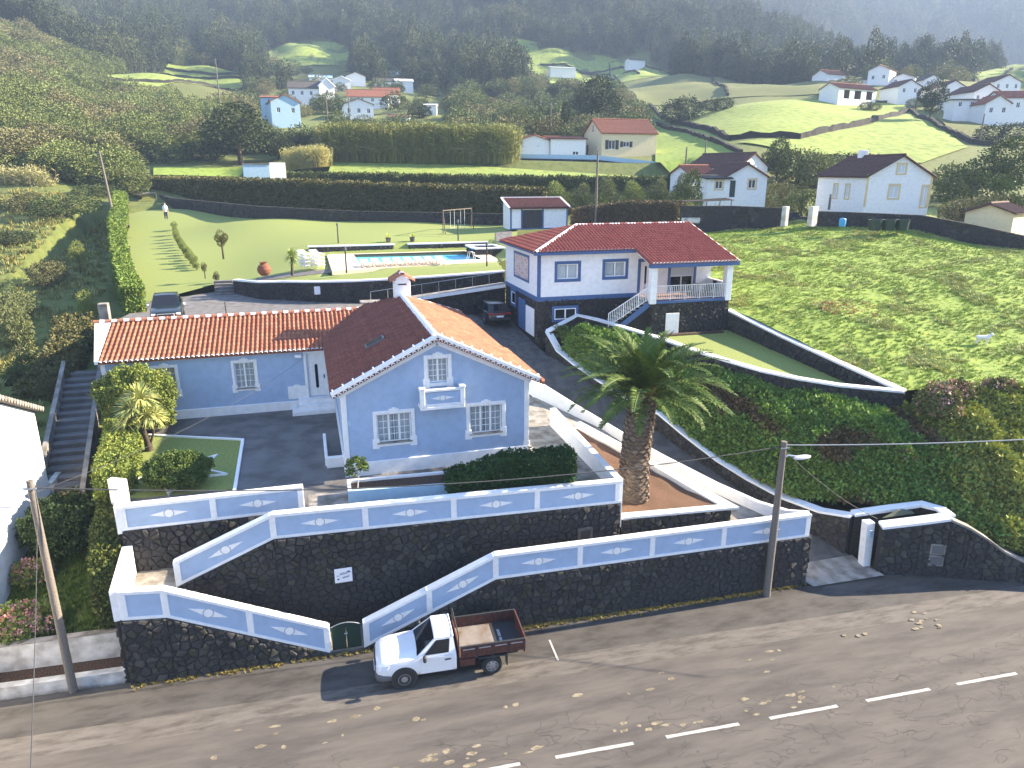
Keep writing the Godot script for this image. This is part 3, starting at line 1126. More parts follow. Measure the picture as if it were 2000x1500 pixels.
func _ready() -> void:
	rng.seed = 11
	nz.seed = 3
	nz.frequency = 0.02
	nz.fractal_octaves = 3
	# camera
	var cam := Camera3D.new()
	cam.name = "camera"
	add_child(cam)
	cam.position = Vector3(0, EYE, 0)
	cam.rotation = Vector3(-PITCH, YAW, 0)
	cam.fov = rad_to_deg(2.0 * atan(750.0 / FP))
	cam.near = 0.1
	cam.far = 4000.0
	# sky, haze, exposure
	var we := WorldEnvironment.new()
	we.name = "environment"
	var env := Environment.new()
	env.background_mode = Environment.BG_SKY
	var sm := ProceduralSkyMaterial.new()
	sm.sky_top_color = Color(0.40, 0.54, 0.76)
	sm.sky_horizon_color = Color(0.80, 0.86, 0.92)
	sm.sky_curve = 0.16
	sm.ground_bottom_color = Color(0.22, 0.24, 0.22)
	sm.ground_horizon_color = Color(0.80, 0.86, 0.92)
	sm.sun_angle_max = 20.0
	env.sky = Sky.new()
	env.sky.sky_material = sm
	env.background_energy_multiplier = 0.42
	env.tonemap_mode = Environment.TONE_MAPPER_LINEAR
	env.tonemap_exposure = 6.3
	env.fog_enabled = true
	env.fog_density = 0.00045
	env.fog_light_color = Color(0.74, 0.84, 0.98)
	env.sdfgi_enabled = true
	env.ssao_enabled = true
	env.ssil_enabled = true
	we.environment = env
	add_child(we)
	# sun: low, from the right along the road
	var sun := DirectionalLight3D.new()
	sun.name = "sun"
	add_child(sun)
	var to_sun := Vector3(cos(0.45), sin(0.45), 0.02)
	sun.look_at_from_position(Vector3.ZERO, -to_sun)
	sun.light_energy = 1.6
	sun.light_color = Color(1.0, 0.93, 0.82)
	sun.light_angular_distance = 0.5
	sun.shadow_enabled = true
	make_materials()
	make_clumps()
	land_and_road()
	front_walls()
	terrace()
	blue_house()
	driveway_walls()
	white_house()
	pool_garden()
	palm()
	street()
	vehicles()
	plants()
	far_houses()
	far_land()

# ---------------------------------------------------------------- ground and road
func land_and_road() -> void:
	var b := MB.new()
	var ns := 150
	var rows := []
	var d := 6.0
	while d < 1500.0:
		var row := []
		for i in ns + 1:
			var s := lerpf(-1.3, 1.3, float(i) / ns)
			var x := cos(YAW) * s * d + sin(YAW) * -d
			var z := -sin(YAW) * s * d + cos(YAW) * -d
			row.append(Vector3(x, ground(x, z), z))
		rows.append(row)
		d += clampf(d * 0.022, 0.8, 22.0)
	for j in rows.size() - 1:
		for i in ns:
			b.quad(rows[j][i], rows[j][i + 1], rows[j + 1][i + 1], rows[j + 1][i])
	smooth(b)
	struct("terrain", b, M.scrub_ground)
	# the road runs a little askew to the house
	var rd := func(x: float, k: float) -> Vector2: return Vector2(x, -16.95 + 0.055 * x + k)      # k metres from the centre line, away is negative
	var r := MB.new()
	var lines := []
	for k in [40.0, -3.55]:
		lines.append([Vector3(-70, 0, rd.call(-70, k).y), Vector3(90, 0, rd.call(90, k).y)])
	r.quad(lines[0][0], lines[0][1], lines[1][1], lines[1][0])
	struct("road", r, M.asphalt)
	var k2 := MB.new()      # pale worn strip between the road and the footway
	var p0: Vector2 = rd.call(-70, -3.55)
	var p1: Vector2 = rd.call(90, -3.55)
	var p2: Vector2 = rd.call(90, -4.55)
	var p3: Vector2 = rd.call(-70, -4.55)
	k2.quad(Vector3(p0.x, 0.004, p0.y), Vector3(p1.x, 0.004, p1.y), Vector3(p2.x, 0.025, p2.y), Vector3(p3.x, 0.025, p3.y))
	struct("road_shoulder", k2, M.kerb_strip)
	var k3 := MB.new()
	k3.quad(Vector3(p3.x, 0.025, p3.y), Vector3(p2.x, 0.025, p2.y), Vector3(90, 0.03, -19.0), Vector3(-70, 0.03, -27.0))
	struct("footway", k3, M.asphalt_walk)
	var x := 6.15 - 3.66 * 4
	for i in 10:
		var mk := MB.new()
		var a: Vector2 = rd.call(x, 0.0)
		var e: Vector2 = rd.call(x + 2.55, 0.0)
		if i == 9:
			a.x = 0
		var w := 0.065
		var ya := 0.006
		var pts := []
		for q in 13:      # worn, slightly ragged edges
			var c := a.lerp(e, q / 12.0)
			pts.append([Vector3(c.x, ya, c.y + w + rng.randf_range(-0.008, 0.008)), Vector3(c.x, ya, c.y - w + rng.randf_range(-0.008, 0.008))])
		if i == 9:
			continue
		for q in 12:
			mk.quad(pts[q][0], pts[q + 1][0], pts[q + 1][1], pts[q][1])
		var o := obj("lane_dash", mk, M.road_paint)
		o.set_meta("kind", "structure")
		x += 3.66
	# patches of pale spatter along the far lane, and cracks
	var pt := MB.new()
	for i in 70:
		var c: Vector2 = rd.call(rng.randf_range(-4, 17), 0.0)
		c.y -= rng.randf_range(0.25, 1.0) if i < 45 else rng.randf_range(2.0, 3.4)
		blot(pt, Vector3(c.x, 0.005, c.y), rng.randf_range(0.04, 0.26), rng.randf_range(0.04, 0.11))
	for i in 12:
		var c := at(rng.randf_range(1780, 1850), rng.randf_range(1195, 1230), 0.0)
		blot(pt, Vector3(c.x, 0.03, c.z), rng.randf_range(0.05, 0.2), rng.randf_range(0.04, 0.1))
	for q in [[1648, 1242], [1676, 1243], [1690, 1239]]:
		var c := at(q[0], q[1], 0.0)
		blot(pt, Vector3(c.x, 0.03, c.z), 0.12, 0.09)
	struct("road_spatter", pt, M.road_patch)
	var cr := MB.new()
	for i in 420:
		var far := i < 170
		var c: Vector2 = rd.call(rng.randf_range(-6, 26), -0.9 + rng.randfn() * 0.55 if far else 1.3 + rng.randfn() * 0.8)
		var dir := rng.randf() * TAU
		for j in rng.randi_range(3, 12):
			dir += rng.randfn() * 0.75
			var e := c + Vector2(cos(dir), sin(dir) * 0.55) * rng.randf_range(0.06, 0.2)
			var w := (e - c).orthogonal().normalized() * rng.randf_range(0.004, 0.008)
			cr.quad(Vector3(c.x + w.x, 0.003, c.y + w.y), Vector3(e.x + w.x, 0.003, e.y + w.y), Vector3(e.x - w.x, 0.003, e.y - w.y), Vector3(c.x - w.x, 0.003, c.y - w.y))
			c = e
	struct("road_cracks", cr, M.crack)
	var bay := MB.new()      # the faded end line of the parking bay
	var q0 := at(1073, 1250, 0.03)
	var q1 := at(1090, 1290, 0.03)
	bay.bar(q0 + Vector3(0, 0.002, 0), q1 + Vector3(0, 0.002, 0), 0.08, 0.008)
	struct("bay_line", bay, M.road_paint)
func blot(b: MB, c: Vector3, rx: float, rz: float) -> void:
	var p := []
	var n := 9
	for i in n:
		var a := TAU * i / n
		var k := rng.randf_range(0.6, 1.1)
		p.append(c + Vector3(cos(a) * rx * k, 0, -sin(a) * rz * k))
	for i in n:
		b.tri(c, p[i], p[(i + 1) % n])

# ---------------------------------------------------------------- the walls, stairs and parapets by the road
func zf(x: float) -> float: return -23.59 + 0.0393 * x
func zs(x: float) -> float: return -25.17 + 0.0393 * x
func zu(x: float) -> float: return -26.76 + 0.0393 * x
func parapet(root: Node, pts: Array, posts: Array, h := 1.05, eyes := true) -> void:
	# pts: bottom line [x, y, z] of a painted parapet; posts: x positions
	var b := []
	for p in pts:
		b.append(p)
	var th := 0.2
	var panel := []
	var dn := []
	for p in b:
		panel.append(p + Vector3(0, h - 0.06, 0))
		dn.append(h - 0.06)
	var mb := MB.new()
	mb.sweep(panel, th, dn)
	obj("panel", mb, M.blue_plaster, root)
	var cap := MB.new()
	var top := []
	for p in b:
		top.append(p + Vector3(0, h, 0))
	cap.sweep(top, th + 0.14, [0.11, 0.11, 0.11, 0.11, 0.11])
	obj("cap", cap, M.white_paint, root)
	var base := MB.new()
	var bl := []
	for p in b:
		bl.append(p + Vector3(0, 0.11, 0))
	base.sweep(bl, th + 0.07, [0.13, 0.13, 0.13, 0.13, 0.13])
	obj("base_band", base, M.white_paint, root)
	var yat := func(x: float) -> Vector3:
		for i in b.size() - 1:
			if x <= b[i + 1].x + 0.01:
				return b[i].lerp(b[i + 1], (x - b[i].x) / (b[i + 1].x - b[i].x))
		return b[-1]
	for x in posts:
		var p: Vector3 = yat.call(x)
		var m := MB.new()
		m.bbox(Vector3(-0.11, 0.02, -0.13), Vector3(0.11, h - 0.03, 0.13), 0.01, Transform3D(Basis(), p))
		obj("post", m, M.white_paint, root)
	if eyes:
		for i in posts.size() - 1:
			var a: Vector3 = yat.call(posts[i] + 0.11)
			var c: Vector3 = yat.call(posts[i + 1] - 0.11)
			if c.x - a.x < 1.9:
				continue
			var u := (c - a).normalized()
			eye_ornament(root, (a + c) / 2 + Vector3(0, h * 0.5, 0), u, Vector3(0, 0, 1), th / 2)
func eye_ornament(root: Node, c: Vector3, u: Vector3, n: Vector3, off: float, k := 1.0) -> void:
	var up := n.cross(u).normalized()
	var o := c + n * off
	var m := MB.new()
	for s in [-1.0, 1.0]:
		var p := [o + u * s * 0.68 * k]
		for q in 5:
			var a := lerpf(-0.62, 0.62, q / 4.0)
			p.append(o + (u * s * cos(a) + up * sin(a) * s) * 0.19 * k)
		m.extr(p, n * 0.022)
	var e := obj("eye_ornament", m, M.white_paint, root)
	var disc := MB.new()
	var q := []
	for i in 18:
		q.append(o + (u * cos(TAU * i / 18) + up * sin(TAU * i / 18)) * 0.152 * k)
	disc.extr(q, n * 0.022)
	obj("disc", disc, M.white_paint, e)
	var ring := MB.new()
	for i in 18:
		var a := TAU * i / 18
		var a2 := TAU * (i + 1) / 18
		var f := func(w: float, r: float, z: float) -> Vector3: return o + (u * cos(w) + up * sin(w)) * r * k + n * z
		ring.quad(f.call(a, 0.152, 0.014), f.call(a, 0.18, 0.014), f.call(a2, 0.18, 0.014), f.call(a2, 0.152, 0.014))
	obj("ring", ring, M.grey_line, e)
func steps(root: Node, x0: float, y0: float, x1: float, y1: float, za: Callable, zb: Callable, n: int) -> void:
	for i in n:      # solid treads from x0 up to x1, each its own piece
		var xa := lerpf(x0, x1, float(i) / n)
		var xb := lerpf(x0, x1, float(i + 1) / n)
		var y := lerpf(y0, y1, float(i + 1) / n)
		var m := MB.new()
		var lo := minf(xa, xb)
		var hi := maxf(xa, xb)
		m.bbox(Vector3(lo - (0.03 if x1 > x0 else 0.0), y - 0.6, zb.call(lo) + 0.08), Vector3(hi + (0.03 if x1 < x0 else 0.0), y, za.call(lo) - 0.08), 0.015)
		obj("tread", m, M.concrete, root)
func front_walls() -> void:
	# lower left: rises from the gate to the landing
	var w := thing("retaining_wall", "black lava stone wall with blue parapet falling from landing to green gate", "wall")
	var bl := [[-7.0, 2.62], [-5.6, 2.5], [-0.3, 0.12]]
	var tp := []
	var pp := []
	for q in bl:
		tp.append(Vector3(q[0], q[1], zf(q[0])))
	stone_wall(w, [tp[0] + Vector3(-0.06, 0, 0), tp[1], tp[2]], [-0.3, -0.3, -0.3], 0.28, -1.0, 0.3)
	parapet(w, tp, [-6.9, -5.6, -2.95, -0.36], 1.1)
	var side := [Vector3(-7.08, 2.62, zf(-7) - 0.1), Vector3(-7.3, 2.75, zu(-7) + 0.2)]
	stone_wall(w, side, [-0.3, -0.3], 0.28, 1.0, 0.3, 40)
	var sb := MB.new()
	sb.sweep([side[0] + Vector3(0, 1.12, 0.2), side[1] + Vector3(0, 1.08, 0)], 0.34, [1.14, 1.12])
	obj("return_wall", sb, M.white_paint, w)
	# lower right: rises from the gate, then level to the drive
	w = thing("retaining_wall", "black lava stone wall with blue parapet rising from green gate to the drive entrance", "wall")
	bl = [[0.95, 0.12], [6.02, 2.28], [19.7, 2.34]]
	tp = []
	for q in bl:
		tp.append(Vector3(q[0], q[1], zf(q[0])))
	stone_wall(w, [tp[0], tp[1], tp[2] + Vector3(0.12, 0, 0)], [-0.3, -0.3, -0.3], 0.28, -1.0, 0.3)
	parapet(w, tp, [1.06, 3.45, 6.02, 9.41, 12.47, 15.65, 19.6], 1.05)
	stone_wall(w, [Vector3(19.72, 2.34, zf(19.7) + 0.1), Vector3(18.2, 2.34, -26.0)], [-0.3, 0.0], 0.28, -1.0, 0.3, 60)
	# middle wall behind the stairs
	w = thing("retaining_wall", "tall dark stone wall under blue parapet of the house terrace with white name plaque", "wall")
	bl = [[-5.5, 2.72], [-1.97, 4.22], [11.75, 4.1]]
	tp = []
	for q in bl:
		tp.append(Vector3(q[0], q[1], zs(q[0])))
	stone_wall(w, tp, [-0.2, -0.2, -0.2], 0.28, -1.0, 0.3)
	parapet(w, tp, [-5.4, -1.97, 1.38, 4.77, 8.15, 11.6], 1.0)
	var dr := MB.new()      # drain opening low in the wall
	var dz := zs(10.2) + 0.15
	for q in [[9.86, 2.55, 9.98, 3.2], [10.4, 2.55, 10.52, 3.2], [9.98, 3.08, 10.4, 3.2], [9.98, 2.55, 10.4, 2.64]]:
		dr.box(Vector3(q[0], q[1], dz - 0.05), Vector3(q[2], q[3], dz + 0.1))
	obj("drain_frame", dr, M.dark_concrete, w)
	var dk := MB.new()
	dk.box(Vector3(9.98, 2.64, dz), Vector3(10.4, 3.08, dz + 0.085))
	obj("drain_shade", dk, M.black_plastic, w)  # flat dark panel standing for the shade inside the opening
	# name plaque: two lines of slanting script, too blurred to read
	var pl := thing("name_plaque", "small white enamel plaque with blue script on dark stone wall", "sign", Vector3(0.41, 2.43, zs(0.4) + 0.25))
	var pm := MB.new()
	pm.bbox(Vector3(-0.33, -0.3, 0), Vector3(0.33, 0.3, 0.03), 0.008)
	obj("board", pm, M.plate, pl)
	for q in [[-0.14, 0.06, 0.34, 0.09], [-0.04, -0.1, 0.26, 0.07]]:      # wavy strokes where the lettering is
		var ink := MB.new()
		var prev := Vector3.ZERO
		for i in 26:
			var s := i / 25.0
			var p := Vector3(q[0] + s * q[2] + 0.02 * sin(i * 2.1), q[1] + q[3] * 0.5 * sin(i * 1.35 + q[0] * 9) * (1.0 if i % 7 else 1.6) + s * 0.05, 0.034)
			if i:
				ink.bar(prev, p, 0.012, 0.006, Vector3(0, 0, 1))
			prev = p
		obj("lettering", ink, M.ink, pl)
	for q in [[-0.22, 0.0, 0.03], [-0.2, -0.14, 0.05], [0.2, 0.15, 0.05], [0.25, 0.12, 0.03]]:
		var pr := []
		for i in 8:
			pr.append(Vector3(q[0] + cos(TAU * i / 8) * q[2], q[1] + sin(TAU * i / 8) * q[2] * 0.7, 0.03))
		var fl := MB.new()
		fl.extr(pr, Vector3(0, 0, 0.005))
		obj("flower_mark", fl, M.ink, pl)
	# upper left wall over the landing
	w = thing("retaining_wall", "upper dark stone wall with blue parapet beside the garden lawn", "wall")
	bl = [[-7.42, 4.42], [-0.85, 4.5]]
	tp = []
	for q in bl:
		tp.append(Vector3(q[0], q[1], zu(q[0])))
	stone_wall(w, tp, [2.2, 2.2], 0.28, -1.0, 0.3, 150)
	parapet(w, tp, [-7.3, -4.16, -0.95], 1.0)
	var back := at(214, 938, 5.42)
	var ret := MB.new()
	ret.sweep([Vector3(-7.42, 5.42, zu(-7.4) + 0.16), Vector3(-7.75, 5.46, -29.4), Vector3(back.x, 5.5, back.z)], 0.26, [1.1, 1.1, 1.1])
	obj("return_wall", ret, M.white_paint, w)
	var sret := MB.new()
	sret.sweep([Vector3(-7.42, 4.4, zu(-7.4)), Vector3(-7.75, 4.4, -29.4), Vector3(back.x, 4.4, back.z), Vector3(-10.7, 4.4, -39.9)], 0.3, [4.5, 4.4, 4.0, 1.0])
	obj("side_core", sret, M.dry_stone, w)
	# stairs and landings
	var st := thing("stair", "concrete stair climbing left from green gate to the landing", "stairs")
	steps(st, -0.35, 0.05, -5.55, 2.68, zf, zs, 15)
	var m := MB.new()
	m.extr([Vector3(-7.05, 2.1, zf(-7)), Vector3(-5.5, 2.1, zf(-5.5)), Vector3(-5.45, 2.1, zu(-5.5)), Vector3(-7.3, 2.1, zu(-7.3))], Vector3(0, 0.58, 0))
	obj("landing", m, M.concrete, st)
	st = thing("stair", "concrete stair climbing right from the landing to the lawn terrace", "stairs")
	steps(st, -5.4, 2.7, -2.0, 4.45, zs, zu, 10)
	m = MB.new()
	m.extr([Vector3(-2.05, 3.9, zs(-2)), Vector3(-0.5, 3.9, zs(-0.5)), Vector3(-0.5, 3.9, zu(-0.5)), Vector3(-2.05, 3.9, zu(-2))], Vector3(0, 0.55, 0))
	obj("landing", m, M.concrete, st)
	st = thing("stair", "concrete stair climbing right from green gate to the level walkway", "stairs")
	steps(st, 1.0, 0.05, 6.05, 2.36, zf, zs, 13)
	m = MB.new()
	m.extr([Vector3(-0.4, -0.4, zf(0)), Vector3(1.02, -0.4, zf(1)), Vector3(1.02, -0.4, zs(1)), Vector3(-0.4, -0.4, zs(0))], Vector3(0, 0.46, 0))
	obj("entry_floor", m, M.concrete, st)
	m = pad([[6.03, zf(6)], [19.75, zf(19.7)], [18.6, -25.4], [17.1, -24.6], [11.6, -24.72], [6.03, zs(6)]], 1.8, 2.36)
	struct("walkway", m, M.concrete)
	# the gate: two dark green leaves with an arched top rail
	var gt := thing("garden_gate", "dark green metal gate with curved top between white posts", "gate")
	for s in [0, 1]:
		var lf := MB.new()
		var xa := -0.2 if s == 0 else 0.34
		var xb := 0.32 if s == 0 else 0.86
		var out := []
		for i in 9:
			var x := lerpf(xb, xa, i / 8.0)
			out.append(Vector3(x, 1.05 + 0.16 * (1.0 - pow((x - 0.33) / 0.56, 2)), zf(x) - 0.03))
		out.append(Vector3(xa, 0.12, zf(xa) - 0.03))
		out.append(Vector3(xb, 0.12, zf(xb) - 0.03))
		out.reverse()
		lf.extr(out, Vector3(0, 0, 0.03))
		var leafn := obj("leaf", lf, M.gate_green, gt)
		var rail := MB.new()
		var pts := []
		var rd := []
		for i in 9:
			pts.append(out[2 + i] + Vector3(0, 0.01, 0.015) if 2 + i < out.size() else out[-1])
			rd.append(0.018)
		rail.tube(pts, rd, 6)
		obj("top_rail", rail, M.galvanised, leafn)
	var ltch := MB.new()
	ltch.bbox(Vector3(0.26, 0.75, zf(0.3)), Vector3(0.38, 0.8, zf(0.3) + 0.05), 0.01)
	obj("latch", ltch, M.galvanised, gt)

# ---------------------------------------------------------------- terrace in front of the blue house
func terrace() -> void:
	var m := pad([[-7.35, zu(-7.3)], [-0.85, zu(-0.8)], [-0.5, zs(-0.5) - 0.1], [11.75, zs(11.7)], [11.9, -33.2], [12.4, -38.4], [11.2, -42.4], [9.1, -42.4], [0.9, -42.4], [-10.6, -41.0], [-10.55, -39.5], [-8.2, -30.5]], 3.2, 4.45)
	struct("terrace_floor", m, M.dark_concrete)
	var lt := MB.new()      # paler strip along the front edge
	lt.extr([Vector3(-0.7, 4.45, -28.2), Vector3(-0.7, 4.45, zs(-0.7) - 0.2), Vector3(11.6, 4.45, zs(11.6) - 0.15), Vector3(11.7, 4.45, -33), Vector3(12.3, 4.45, -38), Vector3(9.5, 4.45, -38), Vector3(9.4, 4.45, -28.2)], Vector3(0, 0.006, 0))
	struct("paved_strip", lt, M.concrete)
	var a := at(300, 852, 4.47)
	var b := at(474, 857, 4.47)
	var c := at(457, 955, 4.47)
	var d := at(240, 975, 4.47)
	var e := at(238, 870, 4.47)
	struct("front_lawn", pad([a, b, c, d, e], 4.46, 4.475), M.lawn)
	var k := MB.new()
	k.sweep([at(290, 848, 4.55), at(474, 857, 4.55), at(457, 962, 4.55)], 0.14, [0.12, 0.12, 0.12])
	var ke := tag(obj("lawn_kerb", k, M.white_paint), "white kerb edging the lawn in front of the blue house", "kerb")
	# star-shaped white kerb round the topiary
	var sc := at(350, 925, 4.47)
	var st := MB.new()
	var pts := []
	for i in 10:
		var r := 2.2 if i % 2 == 0 else 0.9
		var an := TAU * i / 10 + 0.35
		pts.append(sc + Vector3(cos(an) * r, 0.08, sin(an) * r))
	pts.append(pts[0])
	st.sweep(pts, 0.09, [0.1, 0.1, 0.1, 0.1, 0.1, 0.1, 0.1, 0.1, 0.1, 0.1, 0.1])
	tag(obj("star_kerb", st, M.white_paint), "white star-shaped kerb on lawn round clipped bush", "kerb")
	# planter along the front parapet
	var pl := thing("planter", "long pale blue planter box behind the front parapet", "planter")
	var p0 := at(683, 958, 5.05)
	var p1 := at(1122, 926, 5.05)
	var wv := Vector3(0.03, 0, -1.05)
	var corners := [p0, p1, p1 + Vector3(0, 0, -1.5), p0 + wv]
	for i in 4:
		var q := MB.new()
		var f: Vector3 = corners[i]
		var t: Vector3 = corners[(i + 1) % 4]
		var dd := (t - f).normalized() * 0.07
		q.sweep([f - dd if i % 2 == 0 else f + dd, t + dd if i % 2 == 0 else t - dd], 0.14, [0.62, 0.62])
		obj("side", q, M.pale_blue if i == 0 else M.white_paint, pl)
	var so := MB.new()
	so.extr([p0 + Vector3(0, -0.5, 0), p1 + Vector3(0, -0.5, 0), corners[2] + Vector3(0, -0.5, 0), corners[3] + Vector3(0, -0.5, 0)], Vector3(0, 0.4, 0))
	obj("soil", so, M.soil, pl)
	# right-hand terrace wall and palm bed
	var w := thing("terrace_wall", "low white wall between the terrace and the palm bed", "wall")
	var tw := MB.new()
	tw.sweep([Vector3(11.72, 5.1, zs(11.7)), Vector3(11.75, 5.25, -29), Vector3(11.8, 5.42, -33.4)], 0.3, [2.2, 1.9, 1.3])
	obj("wall", tw, M.white_paint, w)
	var bed := thing("palm_bed", "triangular bed of reddish soil with broad white coping under the palm", "flower bed")
	var f0 := at(1213, 1010, 3.2)
	var f1 := at(1432, 990, 3.1)
	var f2 := Vector3(12.95, 4.75, -32.7)
	var cp := MB.new()
	cp.sweep([f0 + Vector3(0, 0, -0.15), f1 + Vector3(-0.1, 0, -0.15), f1.lerp(f2, 0.5) + Vector3(0.05, 0, 0), f2], 0.42, [0.1, 0.1, 0.1, 0.1])
	obj("coping", cp, M.white_paint, bed)
	var fc := [f0 + Vector3(0, -0.1, -0.15), f1 + Vector3(-0.1, -0.1, -0.15), f1.lerp(f2, 0.5) + Vector3(0.05, -0.1, 0), f2 + Vector3(0, -0.1, 0)]
	stone_wall(bed, [fc[0], fc[1]], [2.2, 2.2], 0.34, -1.0, 0.34, 60)
	var rb := MB.new()
	rb.sweep([fc[1], fc[2], fc[3]], 0.34, [0.8, 0.8, 0.6])
	obj("side", rb, M.white_paint, bed)
	var sl := MB.new()
	var s := [Vector3(11.8, 3.02, f0.z - 0.3), Vector3(f1.x - 0.4, 2.95, f1.z - 0.3), Vector3(12.8, 4.45, -32.4), Vector3(11.85, 4.35, -33)]
	var nn := 14
	for i in nn:
		for j in nn:
			var g4 := func(u: float, v: float) -> Vector3:
				var p: Vector3 = s[0].lerp(s[1], u).lerp(s[3].lerp(s[2], u), v)
				return p + Vector3(0, nz.get_noise_2d(p.x * 40, p.z * 40) * 0.12, 0)
			sl.quad(g4.call(float(i) / nn, float(j) / nn), g4.call((i + 1.0) / nn, float(j) / nn), g4.call((i + 1.0) / nn, (j + 1.0) / nn), g4.call(float(i) / nn, (j + 1.0) / nn))
	smooth(sl)
	obj("soil", sl, M.gravel, bed)
	# path climbing between the bed and the drive wall
	var pa := MB.new()
	var L := [Vector3(17.2, 2.37, -24.5), Vector3(15.2, 3.1, -28.6), Vector3(13.1, 4.2, -32.6), Vector3(11.9, 4.46, -33.4), Vector3(11.9, 4.46, -38.4)]
	var R := [Vector3(19.6, 2.37, -23.2), Vector3(17.3, 2.75, -28.0), Vector3(15.4, 3.55, -32.2), Vector3(14.8, 3.9, -33.4), Vector3(12.5, 4.46, -38.4)]
	for i in 4:
		pa.quad(L[i], R[i], R[i + 1], L[i + 1])
	struct("side_path", pa, M.concrete)

# ---------------------------------------------------------------- the blue house
func blue_house() -> void:
	var h := thing("blue_house", "pale blue gabled house with white trim and orange tiled roofs", "house")
	var F := 4.45
	var X0 := 0.95
	var X1 := 9.25
	var ZG := -29.57
	var ZW := -39.94
	var apex := 10.22
	var eave := 8.28
	var mid := (X0 + X1) / 2
	var ux := Vector3(1, 0, 0)
	# gable front
	var o := Vector3(X0, F, ZG)
	var wins := [Rect2(1.42, 1.42, 1.5, 1.32), Rect2(5.55, 1.42, 1.5, 1.32), Rect2(3.72, 3.98, 0.9, 1.1)]
	var b := MB.new()
	wall_face(b, o, ux, PackedVector2Array([Vector2(0, 0), Vector2(X1 - X0, 0), Vector2(X1 - X0, eave - F), Vector2(mid - X0, apex - F), Vector2(0, eave - F)]), wins)
	# left flank to the wing, right flank, back
	wall_face(b, Vector3(X0, F, ZW), Vector3(0, 0, 1), PackedVector2Array([Vector2(0, 0), Vector2(ZG - ZW, 0), Vector2(ZG - ZW, eave - F), Vector2(0, eave - F)]), [])
	wall_face(b, Vector3(X1, F, ZG), Vector3(0, 0, -1), PackedVector2Array([Vector2(0, 0), Vector2(17.2, 0), Vector2(17.2, eave - F), Vector2(0, eave - F)]), [])
	# wing front
	var ow := Vector3(-10.65, F, ZW)
	var ww := [Rect2(2.42, 1.45, 1.05, 1.45), Rect2(6.4, 1.45, 1.05, 1.45), Rect2(10.2, 0.68, 0.98, 2.5)]
	wall_face(b, ow, ux, PackedVector2Array([Vector2(0, 0), Vector2(11.62, 0), Vector2(11.62, 3.42), Vector2(0, 3.42)]), ww)
	# wing end (askew) and back
	var e0 := Vector3(-11.5, F, -43.5)
	var e1 := Vector3(-11.8, F, -45.0)
	var ue := (Vector3(-10.65, 0, ZW) - Vector3(-11.8, 0, -45.0))
	var el := ue.length()
	wall_face(b, e1, ue.normalized(), PackedVector2Array([Vector2(0, 0), Vector2(el, 0), Vector2(el, 3.42), Vector2(el * 0.29, 4.7), Vector2(0, 4.15)]), [])
	wall_face(b, Vector3(X1, F, -45.0), Vector3(-1, 0, 0), PackedVector2Array([Vector2(0, 0), Vector2(21.05, 0), Vector2(21.05, 4.15), Vector2(7.6, 4.15), Vector2(7.6, 3.4), Vector2(0, 3.4)]), [])
	obj("wall", b, M.blue_plaster, h)
	# white plinth, corner pilasters, gable moulding
	var pl := MB.new()
	pl.bbox(Vector3(X0 - 0.05, F - 0.1, ZG - 0.3), Vector3(X1 + 0.05, F + 0.62, ZG + 0.06), 0.02)
	pl.bbox(Vector3(X0 - 0.06, F - 0.1, ZW + 0.3), Vector3(X0 + 0.2, F + 0.62, ZG - 0.31), 0.02)
	pl.bbox(Vector3(X1 - 0.2, F - 0.1, ZW), Vector3(X1 + 0.06, F + 0.62, ZG - 0.31), 0.02)
	pl.bbox(Vector3(-10.7, F - 0.1, ZW - 0.3), Vector3(-1.05, F + 0.5, ZW + 0.06), 0.02)
	obj("plinth", pl, M.white_plaster, h)
	for q in [[X0 - 0.03, ZG + 0.045], [X1 - 0.19, ZG + 0.045], [-10.68, ZW + 0.045]]:
		var pi := MB.new()
		var top := 3.8 if q[1] > -35 else 3.4
		pi.bbox(Vector3(q[0], F + 0.6, q[1] - 0.2), Vector3(q[0] + 0.22, F + top, q[1]), 0.012)
		pi.bbox(Vector3(q[0] - 0.03, F + 0.6, q[1] - 0.2), Vector3(q[0] + 0.27, F + 0.86, q[1] + 0.008), 0.03)
		obj("corner_pilaster", pi, M.white_paint, h)
	var gm := MB.new()
	for s in [[Vector3(X0 - 0.1, eave - 0.09, ZG + 0.03), Vector3(mid, apex + 0.02, ZG + 0.03)], [Vector3(mid, apex + 0.02, ZG + 0.03), Vector3(X1 + 0.1, eave - 0.09, ZG + 0.03)]]:
		gm.bar(s[0], s[1], 0.12, 0.2)
	obj("gable_moulding", gm, M.white_paint, h)
	var em := MB.new()
	em.bbox(Vector3(-10.75, F + 3.3, ZW - 0.1), Vector3(0.94, F + 3.5, ZW + 0.12), 0.03)
	obj("eave_moulding", em, M.white_paint, h)
	# windows
	for i in 3:
		surround(h, o, ux, wins[i], 0.16, "white_paint", true, i < 2)
		window(h, o, ux, wins[i], 3 if i < 2 else 2, 2, 4, "white_paint", "curtain")
	for i in 2:
		surround(h, ow, ux, ww[i], 0.14)
		window(h, ow, ux, ww[i], 2, 2, 4, "white_paint", "curtain_warm" if i == 0 else "curtain")
	# balcony under the gable window
	var bc := MB.new()
	var bx0 := 4.2
	var bx1 := 6.15
	bc.bbox(Vector3(bx0, 7.42, ZG - 0.05), Vector3(bx1, 7.56, ZG + 0.72), 0.02)
	var bal := obj("balcony", bc, M.white_paint, h)
	var bp := MB.new()
	bp.box(Vector3(bx0 + 0.14, 7.56, ZG + 0.6), Vector3(bx1 - 0.14, 8.2, ZG + 0.68))
	bp.box(Vector3(bx0 + 0.04, 7.56, ZG), Vector3(bx0 + 0.12, 8.2, ZG + 0.56))
	bp.box(Vector3(bx1 - 0.12, 7.56, ZG), Vector3(bx1 - 0.04, 8.2, ZG + 0.56))
